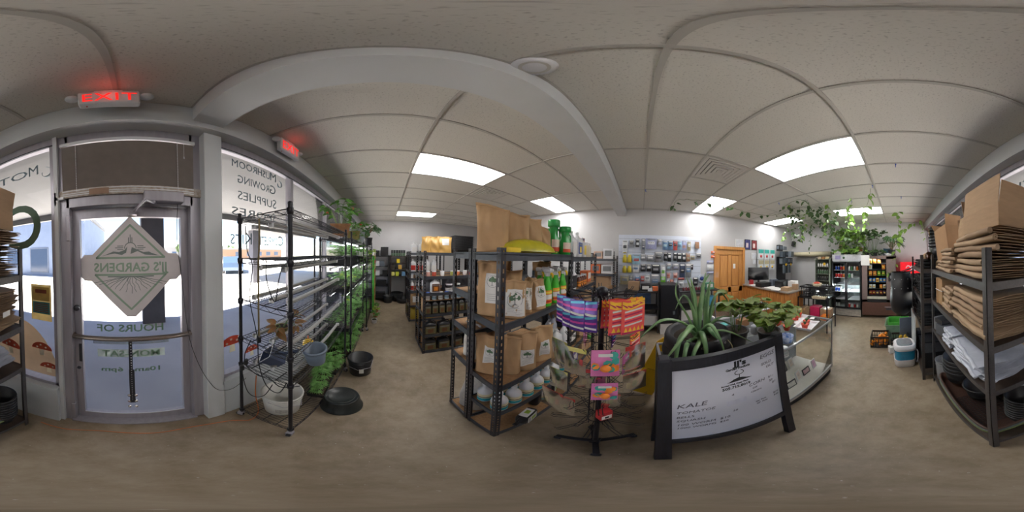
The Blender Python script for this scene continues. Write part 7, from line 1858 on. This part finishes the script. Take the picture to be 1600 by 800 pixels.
orn = mat('squash_orange', (226, 140, 40), .4, var=.1); ylw = mat('squash_yellow', (220, 186, 70), .4, var=.15)
crate('black crate of small orange squash on the floor before the vending machine', (3.12, .34, 0), .34, .34, .26, .05)
crate('black crate of yellow squash behind the blue and white cooler', (2.98, -.03, 0), .32, .32, .28, .03)
sq0 = {}
for ci, (cx, cy, gname) in enumerate(((3.12, .34, 'small orange squash'), (2.98, -.03, 'small yellow squash'))):
    for k in range(22):
        m = orn if (ci == 0 or k % 4 == 0) else ylw; zz = .04 + .065 * (k // 8); loc = (cx - .10 + (k % 8 % 3) * .10 + R.uniform(-.02, .02), cy - .10 + (k % 8 // 3) * .10 + R.uniform(-.02, .02), zz)
        lb = '%s in the %s crate on the floor' % ('small orange squash' if m is orn else 'small yellow squash', ('left', 'right')[ci])
        if m.name not in sq0: sq0[m.name] = fruit(lb, loc, lb + ' heap', m)
        else: dup(sq0[m.name], loc, 0, lb, lb + ' heap', rot=(R.uniform(-1.2, 1.2), R.uniform(-1, 1), R.uniform(0, 6)))
carton('small white cloth like bag over the crate edge', .10, .12, .14, paper, (2.80, .10, .0), .4, lab=False)
t = thing('storage_tub', 'clear green tinted storage tub with bright green tub inside', 'tub', (3.55, -.02, 0)); g = MB()
g.ring([[(sx * p, sy * q, z) for sx, sy in ((-1, -1), (1, -1), (1, 1), (-1, 1))] for p, q, z in ((.20, .22, 0), (.24, .27, .36), (.26, .29, .37), (.255, .285, .38), (.235, .265, .37), (.195, .215, .01))], 0, False); g.build('tub', mat('cloudy_green', (140, 176, 150), .3, alpha=.75), t)
g = MB(); g.ring([[(sx * p, sy * q, z) for sx, sy in ((-1, -1), (1, -1), (1, 1), (-1, 1))] for p, q, z in ((.17, .19, .02), (.20, .23, .42), (.19, .22, .42), (.16, .18, .04))], 0, False); g.build('inner_tub', mat('vivid_green', (84, 170, 70), .35), t)
t = thing('portable_washer', 'small white and blue portable washing machine on the floor', 'washing machine', (2.45, -.09, 0), .1); t.scale = (.93, .93, .93)
def rr_(w, d, z, n=24, p=.55): return [(math.copysign(abs(math.cos(2 * PI * i / n)) ** p, math.cos(2 * PI * i / n)) * w, math.copysign(abs(math.sin(2 * PI * i / n)) ** p, math.sin(2 * PI * i / n)) * d, z) for i in range(n)]
g = MB(); g.ring([rr_(.17, .15, 0), rr_(.18, .16, .02), rr_(.18, .165, .16)]); g.build('base', white_pl, t)
g = MB(); g.ring([rr_(.175, .16, .16), rr_(.18, .165, .36)]); g.build('drum', mat('cyan_plastic', (20, 128, 168), .25, coat=.5), t)
g = MB(); g.ring([rr_(.185, .17, .36), rr_(.19, .175, .38), rr_(.19, .175, .43), rr_(.17, .155, .455)]); g.build('collar', white_pl, t)
g = MB(); g.ring([rr_(.14, .125, .455), rr_(.13, .115, .472)]); g.build('lid', mat('smoked_lid', (120, 132, 138), .2), t)
g = MB(); g.tube(curve_pts([(-.10, -.172, .35), (-.12, -.195, .30), (-.13, -.19, .15), (-.08, -.19, .03), (.0, -.185, .02)], 5), .010, 7); g.build('drain_hose', white_pl, t)
g = MB(); g.lathe([(.022, 0), (.022, .012), (.015, .018)], 12, 0, (.13, .0, .455)); g.build('dial', white_pl, t)

# ================================================================== SHELF RACKS WITH PAPER SACKS (beside the left window)
dst = mat('dark_bronze_steel', (76, 72, 72), .45, .3, .15, 60, bump=.05); dbd = mat('dark_stained_board', (66, 54, 46), .6, var=.25, scale=14)


def plain_rack(label, x0, x1, y0, y1, levels, h=1.84, group='dark plain steel racks'):
    t = thing('steel_rack', label, 'shelf rack', ((x0 + x1) / 2, (y0 + y1) / 2, 0), 0, group); a, b = (x1 - x0) / 2, (y1 - y0) / 2
    for sx in (-1, 1):
        for sy in (-1, 1):
            g = MB(); g.b2((-.003 if sx > 0 else 0, 0, 0), ((-.04 if sx > 0 else .04), sy * -.003, h)); g.b2((0, 0, 0), (-sx * .003, -sy * .035, h)); g.build('post', dst, t, (sx * a, sy * b, 0))
    for z in levels:
        g = MB(); g.b2((-a + .005, -b + .005, z - .014), (a - .005, b - .005, z)); g.build('shelf_board', dbd, t)
        for s in (-1, 1):
            g = MB(); g.b2((-a + .004, s * (b - .004) - .003, z - .04), (a - .004, s * (b - .004) + .003, z + .004)); g.b2((-a + .004, s * (b - .012) - .008, z - .016), (a - .004, s * (b - .012) + .008, z - .0145)); g.build('beam', dst, t)
            g = MB(); g.b2((s * (a - .004) - .003, -b + .004, z - .04), (s * (a - .004) + .003, b - .004, z + .004)); g.build('beam', dst, t)
    return t


plain_rack('dark steel rack of folded brown paper sacks nearest the camera', .66, 1.90, -.86, -.40, [1.665, 1.30, .93, .13])
plain_rack('black steel rack of black grow bags beyond the paper sack rack', 1.93, 3.08, -.74, -.28, [1.66, 1.28, .88, .13])


def folded_mesh(w, d, t, seed, m):
    """folded sheet pile: two or three layers joined at a rounded fold"""
    rr = random.Random(seed); g = MB(); L = 3; ph = rr.uniform(0, 6)
    for q in range(L):
        z0 = t * q / L; th = t / L * .82; k = 1 - rr.uniform(0, .05)
        def f(u, v, s):
            a, b = 2 * u - 1, 2 * v - 1
            e = (max(0, 1 - abs(a) ** 8) * max(0, 1 - abs(b) ** 8)) ** .5
            return Vector((a * w / 2 * k + .006 * math.sin(5 * b + ph + q), b * d / 2 * k + .006 * math.sin(4 * a + ph + q), z0 + th / 2 + s * th / 2 * (.25 + .75 * e) + .12 * t * math.sin(3 * a + ph) * math.sin(2.5 * b + ph + q)))
        n = 10
        top = [f(i / n, 0, 1) for i in range(n + 1)]
        g.surf(lambda u, v: f(u, v, 1), n, 6); g.surf(lambda u, v: f(1 - u, v, -1), n, 6)
        for (p0, p1) in (((0, 0), (1, 0)), ((1, 0), (1, 1)), ((1, 1), (0, 1)), ((0, 1), (0, 0))):
            g.surf(lambda u, v: f(p0[0] + (p1[0] - p0[0]) * u, p0[1] + (p1[1] - p0[1]) * u, 2 * v - 1), n, 1)
    # rolled fold along the front
    g.tube([(x * w / 2 * .97, d / 2 - t * .12 + .004 * math.sin(9 * x + ph), t / 2 + .1 * t * math.sin(3 * x + ph)) for x in [i / 6 - 1 for i in range(13)]], t * .46, 8)
    return g.mesh('sheet', m)


sackm = mat('brown_sack_paper', (150, 124, 98), .75, var=.10, scale=6, bump=.25); sackm2 = mat('brown_sack_paper_pale', (166, 140, 112), .75, var=.09, scale=6, bump=.25)
plast = mat('clear_white_film', (182, 186, 198), .25, var=.12, scale=12, bump=.3, coat=.3)
FM = [folded_mesh(.50, .40, .036, i, sackm if i % 2 else sackm2) for i in range(4)]
FP = [folded_mesh(.40, .34, .030, 10 + i, plast) for i in range(3)]


def stack(where, cx, cy, z, n, meshes, t, jit, kind, group, scale=(1, 1, 1), rz=0.):
    for k in range(n):
        lb = '%s, %s up %s' % (kind, ORD[k], where)
        o = ob('folded_sack', R.choice(meshes), None, (cx + R.uniform(-jit, jit) * 1.5, cy + R.uniform(-jit, jit) * .5 - .01, z + k * t), (R.uniform(-.01, .01), R.uniform(-.015, .015), rz + R.uniform(-.13, .13)), (scale[0] * R.uniform(.94, 1.04), scale[1] * R.uniform(.94, 1.02), scale[2] * R.uniform(.9, 1.05)))
        tag(o, lb, 'sack', group)


stack('in the top shelf stack by the near post', .93, -.63, 1.67, 7, FM, .040, .02, 'folded brown sack', 'folded brown sacks', (1.05, 1, 1.1))
stack('in the middle stack on the top shelf', 1.38, -.60, 1.67, 6, FM, .036, .03, 'folded brown sack', 'folded brown sacks', (.75, .9, 1))
stack('in the far stack on the top shelf', 1.72, -.60, 1.67, 3, FM, .034, .02, 'folded brown sack', 'folded brown sacks', (.5, .8, 1))
stack('in the second shelf stack by the near post', .94, -.62, 1.305, 7, FM, .039, .02, 'folded brown sack', 'folded brown sacks', (1.05, 1.05, 1.1))
stack('in the stack further along the second shelf', 1.35, -.58, 1.305, 7, FM, .034, .03, 'wrinkled brown sack', 'wrinkled brown sacks', (.5, .85, 1))
stack('in the third shelf stack by the near post', .97, -.60, .935, 7, FP, .027, .03, 'folded clear film bag', 'folded clear film bags', (1.15, 1.1, 1))
stack('in the middle stack on the third shelf', 1.42, -.56, .935, 5, FP, .03, .02, 'folded clear film bag', 'folded clear film bags', (.6, .8, 1.1))
# tags on the stacks
t = carton('small printed paper tag on the second shelf sack stack', .002, .07, .035, paper, (.665, -.70, 1.42), 0, lab=False, name='paper_tag', cat='tag', rot=(0, 0, .1))
t = thing('bag_bundle', 'upright bundle of brown paper bags tied with white string', 'bundle', (1.66, -.53, 1.305), .1)
for k in range(7): g = MB(); g.box((-.075 + k * .024, R.uniform(-.006, .006), .14), (.019, .20, .27 + R.uniform(0, .02)), 0, None, .006); g.build('paper_bag', kraft, t)
g = MB(); g.ring([[(sx * .094, sy * .107, z) for sx, sy in ((-1, -1), (1, -1), (1, 1), (-1, 1))] for z in (.15, .158)], 0, False, True, False); g.build('string', paper, t)
t = thing('bag_bundle', 'second thinner bundle of brown paper bags behind the tied one', 'bundle', (1.50, -.74, 1.305), .2)
for k in range(4): g = MB(); g.box((-.04 + k * .024, 0, .13), (.019, .18, .25), 0, None, .006); g.build('paper_bag', kraft2, t)
t = thing('cardboard_tube', 'small flat brown roll on the second shelf near the tied bundle', 'roll', (1.78, -.47, 1.305)); g = MB(); g.lathe([(.02, 0), (.035, 0), (.035, .05), (.02, .05)], 14, caps=False); g.build('tube', card, t)
# open cartons on top
def open_carton(label, loc, rz, w, d, h, flaps, rot=None, m=card):
    t = thing('open_carton', label, 'box', loc, rz, None, rot); th = .004
    g = MB(); g.b2((-w / 2, -d / 2, 0), (w / 2, d / 2, th)); g.build('base', m, t)
    for q, (L, D) in enumerate(((w, d), (d, w), (w, d), (d, w))):
        M = Matrix.Rotation(q * PI / 2, 4, 'Z') @ Matrix.Translation((0, -D / 2, 0)); g = MB(); g.b2((-L / 2, 0, 0), (L / 2, th, h), 0, M); g.build('side', m, t)
        fl = flaps[q]
        if fl: M2 = M @ Matrix.Translation((0, th / 2, h)) @ Matrix.Rotation(fl[1], 4, 'X'); g = MB(); g.b2((-L / 2 + .004, -th / 2, 0), (L / 2 - .004, th / 2, fl[0]), 0, M2); g.build('flap', m, t)
    return t


open_carton('large open brown carton with tall raised flap on the sack stack', (.92, -.665, 1.965), .05, .42, .33, .13, ((.16, -.25), (.16, .3), (.20, -.1), (.14, .2)))
o = carton('white printed label on the tall raised carton flap', .08, .002, .06, paper, (.62, -.478, 2.18), .1, lab=False, name='printed_label', cat='label', rot=(.0, 0, .1)); bpy.data.objects.remove(o.children[0]); bpy.data.objects.remove(o)
open_carton('lower open brown carton in front of the window on the sack stack', (1.20, -.68, 1.90), -.05, .40, .26, .16, ((.08, .15), (.10, .3), (.1, -.2), (.1, -.3)))
open_carton('open brown carton tipped on its end beyond the sack stacks', (1.72, -.60, 1.785), .3, .24, .22, .36, (None, (.12, .5), None, (.12, .2)), rot=(.0, .22, .3), m=mat('card_orange_side', (158, 122, 88), .8, var=.06))
for k, (x0, x1, y, z, r, rz) in enumerate(((2.00, 2.45, -.52, 1.73, .055, .1), (2.0, 2.5, -.42, 1.83, .05, -.1))):
    t = thing('paper_roll', ['brown paper roll lying at the near end of the grow bag rack top', 'loose brown paper roll lying above the other roll'][k], 'roll', ((x0 + x1) / 2, y, z), rz)
    g = MB(); L = (x1 - x0) / 2; M = Matrix.Rotation(PI / 2, 4, 'Y'); n = 30
    g.ring([[(sx_, (r * (1 - .5 * i / n)) * math.cos(i * .5), (r * (1 - .5 * i / n)) * math.sin(i * .5)) for i in range(n)] for sx_ in (-L, 0, L)], 0, True, False, False); g.lathe([(r * .97, -L), (r, 0), (r * .97, L)], 16, caps=False, M=M); g.build('sheet', kraft, t)
# nested black pots with yellow tag
p0 = None
for k in range(7):
    lb = 'nested black pot, %s up in the tall stack with the yellow tag' % ORD[k]
    if p0 is None: p0 = pot(lb, .145, .17, black_pl, 'nested black pots with yellow tag', (2.16, -.58, 1.80), taper=.72)
    else: dup(p0, (2.16 + R.uniform(-.006, .006), -.58, 1.80 + k * .042), 0, lb)
carton('flat box under the nested black pots', .3, .3, .135, black_pl, (2.16, -.58, 1.662), 0, lab=False)
t = thing('hang_tag', 'yellow oval tag hanging from the nested black pots', 'tag', (2.10, -.425, 2.14), 2.9); g = MB(); g.lathe([(.001, 0), (.03, 0), (.03, .003), (.001, .003)], 16, M=Matrix.Rotation(PI / 2, 4, 'X'), sy=1.7); g.build('disc', yl, t); g = MB(); g.tube([(0, 0, .05), (0, 0, .10)], .0015, 4); g.build('string', paper, t)
# lower: pots, totes
pp = None
for k in range(8):
    lb = 'nested black nursery pot, %s up in the ribbed stack by the window end' % ORD[k]
    if pp is None: pp = pot(lb, .115, .16, black_pl, 'ribbed stack of black nursery pots', (.80, -.735, .135), taper=.8)
    else: dup(pp, (.80, -.735, .135 + k * .04), 0, lb)
pq = None
for k in range(4):
    lb = 'wide black pot, %s up in the stack on the low shelf' % ORD[k]
    if pq is None: pq = pot(lb, .18, .20, black_pl, 'wide black pots on the low shelf', (1.56, -.62, .29), taper=.8)
    else: dup(pq, (1.56, -.62, .29 + k * .055), 0, lb)
pot('grey round pot at the far end of the low shelf', .10, .34, mat('warm_grey_pot', (120, 122, 126), .5), loc=(1.79, -.51, .135), taper=.85)
pot('black pot on the nested totes under the film bags', .15, .16, black_pl, loc=(1.22, -.66, .29), taper=.8)
for k, (c, nm, z) in enumerate((((116, 132, 74), 'green', .135), ((96, 106, 110), 'grey', .165), ((66, 44, 36), 'brown', .195))):
    t = thing('storage_tote', '%s shallow tote, %s up in the nested totes on the low shelf' % (nm, ORD[k]), 'tub', (1.21, -.60, z), 0, 'nested shallow totes')
    g = MB(); a, b = .49, .185
    def rc(p, q, zz): return [(math.copysign(abs(math.cos(2 * PI * i / 32)) ** .25, math.cos(2 * PI * i / 32)) * p, math.copysign(abs(math.sin(2 * PI * i / 32)) ** .25, math.sin(2 * PI * i / 32)) * q, zz) for i in range(32)]
    g.ring([rc(a * .93, b * .88, 0), rc(a, b, .10), rc(a + .012, b + .012, .103), rc(a + .012, b + .012, .088), rc(a + .014, b + .014, .088), rc(a + .014, b + .014, .11), rc(a - .006, b - .006, .108), rc(a * .92, b * .86, .008)], 0); g.build('shell', mat('tote_' + nm, c, .45, var=.08), t)
t = thing('black_mesh_tray', 'black mesh tray lying in the nested totes', 'tray', (1.05, -.60, .245)); g = MB()
for i in range(16): g.b2((-.22 + i * .028, -.15, 0), (-.215 + i * .028, .15, .004)); 
for i in range(12): g.b2((-.22, -.15 + i * .027, 0), (.2, -.146 + i * .027, .004))
g.build('mesh', black_pl, t)
for k, (x, z, w, h, c) in enumerate(((1.66, .935, .16, .12, 'slate'), (1.80, .935, .12, .16, 'grey'), (1.72, 1.06, .14, .05, 'dark'))): carton('%s packed pouch, %s at the far end of the third shelf' % (c, ORD[k]), w, .2, h, mat('pouch_' + c, {'slate': (70, 74, 80), 'grey': (104, 106, 110), 'dark': (40, 40, 44)}[c], .4), (x, -.52, z), .3, lab=False, name='pouch', cat='pouch')
# ---- grow bag rack
fab = mat('black_felt', (26, 26, 28), .95, var=.25, scale=50, bump=.2)
for z, n, lv in ((1.665, 3, 'top'), (1.285, 6, 'second'), (.885, 5, 'third')):
    for c in range(3):
        q0 = None
        for k in range(n):
            lb = 'black felt bag, %s up in the %s pile, %s shelf of its rack' % (ORD[k], ORD[c], lv)
            if q0 is None:
                q0 = thing('grow_bag', lb, 'bag', (2.18 + c * .33, -.50, z), 0, 'folded black felt bags'); g = MB(); g.box((0, 0, .02), (.28, .36, .036), 0, None, .012); g.build('body', fab, q0); g = MB(); g.tube(curve_pts([(-.06, .18, .02), (-.04, .21, .03), (.04, .21, .03), (.06, .18, .02)], 4), .008, 5, 0, .4); g.build('handle', fab, q0)
            else: dup(q0, (2.18 + c * .33 + R.uniform(-.015, .015), -.50 + R.uniform(-.015, .015), z + k * .042), R.uniform(-.08, .08), lb)
for k in range(3): carton('black carton, %s on the lowest shelf of the grow bag rack' % ORD[k], .3, .34, .3, fab, (2.2 + k * .33, -.5, .135), 0, lab=False)
# hanging round bottomed fabric planters
for k, (x, y, z0, z1, r) in enumerate(((2.70, -.06, .84, 1.58, .195), (2.98, -.10, .90, 1.52, .14))):
    t = thing('fabric_planter', ['large black round bottomed planter hanging at the front of the grow bag rack', 'black planter hanging behind the large round bottomed one'][k], 'planter', (x, y, z0)); H = z1 - z0
    g = MB(); g.lathe([(.001, 0), (r * .55, .02), (r * .9, .09), (r * 1.04, .2), (r, H * .6), (r * .96, H * .62), (r * 1.0, H * .8), (r * .92, H * .82), (r * .9, H)], 28, caps=False, sx=1, sy=.9); g.build('body', mat('black_soft_plastic', (24, 24, 28), .45, var=.2, scale=6, bump=.15), t)
    for zr in (.66, .86):
        for i in range(10): a = i * .63; g = MB(); g.lathe([(.001, 0), (.007, 0), (.004, .003)], 7, M=Matrix.Translation((math.cos(a) * r * .99, math.sin(a) * r * .89, H * zr)) @ Vector((math.cos(a), math.sin(a), 0)).to_track_quat('Z', 'Y').to_matrix().to_4x4()); g.build('rivet', white_pl, t)
    g = MB()
    for s in (-1, 1): g.tube([(s * r * .6, 0, H), (s * .03, -.20, H + .07)], .006, 5)
    g.build('hanger', black_rub, t)
t = carton('tall white printed panel leaning at the front of the grow bag rack', .50, .02, .88, mat('white_panel', (190, 192, 196), .4), (2.70, -.255, .0), 0, lab=False, name='panel', cat='panel', rot=(-.0, 0, .0))
carton('tall grey board standing behind the washing machine', .02, .24, .62, grey_pl, (3.13, -.15, 0), .2, lab=False, name='board', cat='board')

# ================================================================== HANGING VINES
vine_st = mat('vine_stem', (92, 110, 58), .6, var=.2)
LF['v'] = leaf_mesh('leaf', mat('pothos_leaf', (96, 140, 60), .4, c2=(140, 170, 80), scale=4, trans=.35, coat=.2), 1, .75, .55, .12, .3, 4, 5); LF['w'] = leaf_mesh('leaf', mat('ivy_leaf', (66, 92, 52), .5, var=.25, scale=6, trans=.25), 1, .8, .6, .12, .25, 4, 5)


def vine(label, P_, n, s, kind, seed, group='trailing vines', hang=.06):
    rr = random.Random(seed); t = thing('trailing_vine', label, 'plant', P_[0], 0, group); o = Vector(P_[0]); pts = [p - o for p in curve_pts(P_, 8)]
    pts = [p + Vector((rr.uniform(-1, 1), rr.uniform(-1, 1), rr.uniform(-1, 1))) * .012 for p in pts]
    g = MB(); g.tube(pts, .0035, 5); g.build('stem', vine_st, t)
    for i in range(n):
        p = pts[int((i + rr.random()) / n * (len(pts) - 1))]; a = rr.uniform(0, 6.28); d = Vector((math.cos(a), math.sin(a), rr.uniform(-1.2, .1))); e = p + Vector((math.cos(a) * .02, math.sin(a) * .02, -rr.uniform(0, hang)))
        ob('leaf', LF[kind], t, e, aim(d, rr.uniform(-.8, .8)), s * rr.uniform(.7, 1.25))
    return t


Z = 2.95
def c3(px, py, z): p = onz(px, py, z); return (p.x, p.y, z)
vine('long vine strung under the ceiling from the wall packs toward the fridge', [c3(1051, 327, 2.80), c3(1060, 313, 2.93), c3(1100, 314, 2.90), c3(1131, 322, 2.84), c3(1150, 327, 2.86), c3(1170, 332, 2.84), c3(1200, 337, 2.82), c3(1228, 331, 2.86)], 17, .10, 'w', 3)
vine('vine crossing the ceiling near the square air diffuser over the counter', [c3(1222, 325, 2.95), c3(1250, 312, 2.97), c3(1275, 330, 2.90), c3(1300, 340, 2.80), (4.2, 1.9, 2.6), (4.6, 1.5, 2.4)], 22, .10, 'w', 4)
for k, (a, b, n, kd) in enumerate((((1258, 312), (1290, 352), 16, 'w'), ((1240, 330), (1262, 362), 18, 'w'), ((1283, 322), (1310, 350), 16, 'w'), ((1361, 295), (1352, 350), 16, 'v'), ((1331, 313), (1332, 350), 14, 'v'))):
    A = Vector(c3(*a, 2.93)); B = onx(b[0], b[1], 4.4)
    vine('%s vine dropping from the ceiling over the fridge side' % ORD[k], [A, A * .5 + B * .5 + Vector((.05, .05, -.04)), B, Vector((4.85, 1.55 - k * .15, 2.15))], int(n * 1.4), .12, kd, 20 + k)
vine('tall climbing vine rising from the vending machine to the ceiling hook', [onx(1398, 395, 4.5), onx(1403, 370, 4.45), onx(1404, 340, 4.3), onx(1402, 315, 4.1), onx(1400, 292, 3.9)], 18, .17, 'v', 41)
vine('vine swinging from the climbing vine toward the shopfront corner', [onx(1403, 365, 4.4), onx(1420, 352, 4.6), onx(1440, 345, 4.7), onx(1447, 372, 4.8)], 13, .12, 'v', 42)
vine('vine hanging down at the corner above the cream roll', [(4.68, 3.62, 3.03), (4.7, 3.6, 2.75), (4.75, 3.5, 2.5), (4.8, 3.45, 2.3)], 8, .07, 'w', 43)
vine('thin vine dangling in front of the cream roll', [onx(1264, 352, 4.4), onx(1267, 375, 4.4), onx(1264, 393, 4.4)], 9, .07, 'w', 44)
vine('thin vine dangling just left of the fridge', [onx(1290, 345, 4.4), onx(1296, 365, 4.4), onx(1299, 390, 4.5)], 12, .08, 'w', 45)
for k, (y, kd, n) in enumerate(((1.75, 'v', 60), (1.50, 'v', 70), (1.30, 'v', 60), (.95, 'w', 50), (.70, 'w', 45))):
    leafy('%s leafy pothos on top of the fridge and vending machine, from the left' % ORD[k], (4.95, y, 1.95 if y > 1.03 else 1.902), mat('charcoal_pot', (56, 58, 64), .5), .10, .14 , int(n * 1.6), kd, .125, .42, .66, 70 + k, group='pothos plants over the fridges', trail=.12, lean=(-.05, 0))
monstera('split leaf monstera on top of the vending machine', (5.0, .16, 1.902), 9, .26, 9, .30, .40)
vine('bright green runner curling in front of the vending machine', [onx(1400, 402, 4.6), onx(1397, 418, 4.6), onx(1388, 428, 4.6), onx(1384, 422, 4.6)], 6, .12, 'v', 47)
rv = random.Random(77)
for k in range(10):
    px = 1232 + k * 11; A = Vector(c3(px + rv.uniform(-6, 6), 322 + rv.uniform(-4, 6), 3.02)); B = onx(px + rv.uniform(-14, 8), 352 + rv.uniform(0, 26), 4.3)
    vine('%s loose tangle of vine under the ceiling between counter and fridge' % ORD[k], [A, A * .6 + B * .4 + Vector((0, 0, -.1)), B * .9 + A * .1, B], 17, .095, 'w' if k % 3 else 'v', 90 + k)
for k in range(7):
    y = 1.8 - k * .15; hh = rv.uniform(.45, .8)
    vine('%s upright shoot rising from the plants on the fridges' % ORD[k], [(4.92, y, 2.05), (4.85, y + rv.uniform(-.1, .1), 2.05 + hh * .4), (4.75, y + rv.uniform(-.15, .15), 2.05 + hh * .8), (4.6, y + rv.uniform(-.2, .2), min(3.02, 2.05 + hh))], 20, .11, 'v', 120 + k)
# blue hooks on the ceiling grid
hk = mat('blue_clip', (60, 96, 190), .4)
for k, (px, py) in enumerate(((1008.5, 297), (1114.5, 307), (1217, 317.5), (1330, 313.5), (1363, 290), (1399.5, 257), (1408, 308))):
    p = onz(px, py, 3.03); t = thing('ceiling_hook', 'blue plastic ceiling hook, %s counted from the ceiling beam' % ORD[k], 'hook', (p.x, p.y, 3.035), 0, 'blue ceiling hooks'); g = MB(); g.b2((-.012, -.008, -.008), (.012, .008, .002)); g.tube(curve_pts([(0, 0, -.005), (0, 0, -.03), (.012, 0, -.042), (.022, 0, -.03)], 3), .004, 5); g.build('hook', hk, t)
"""
"""
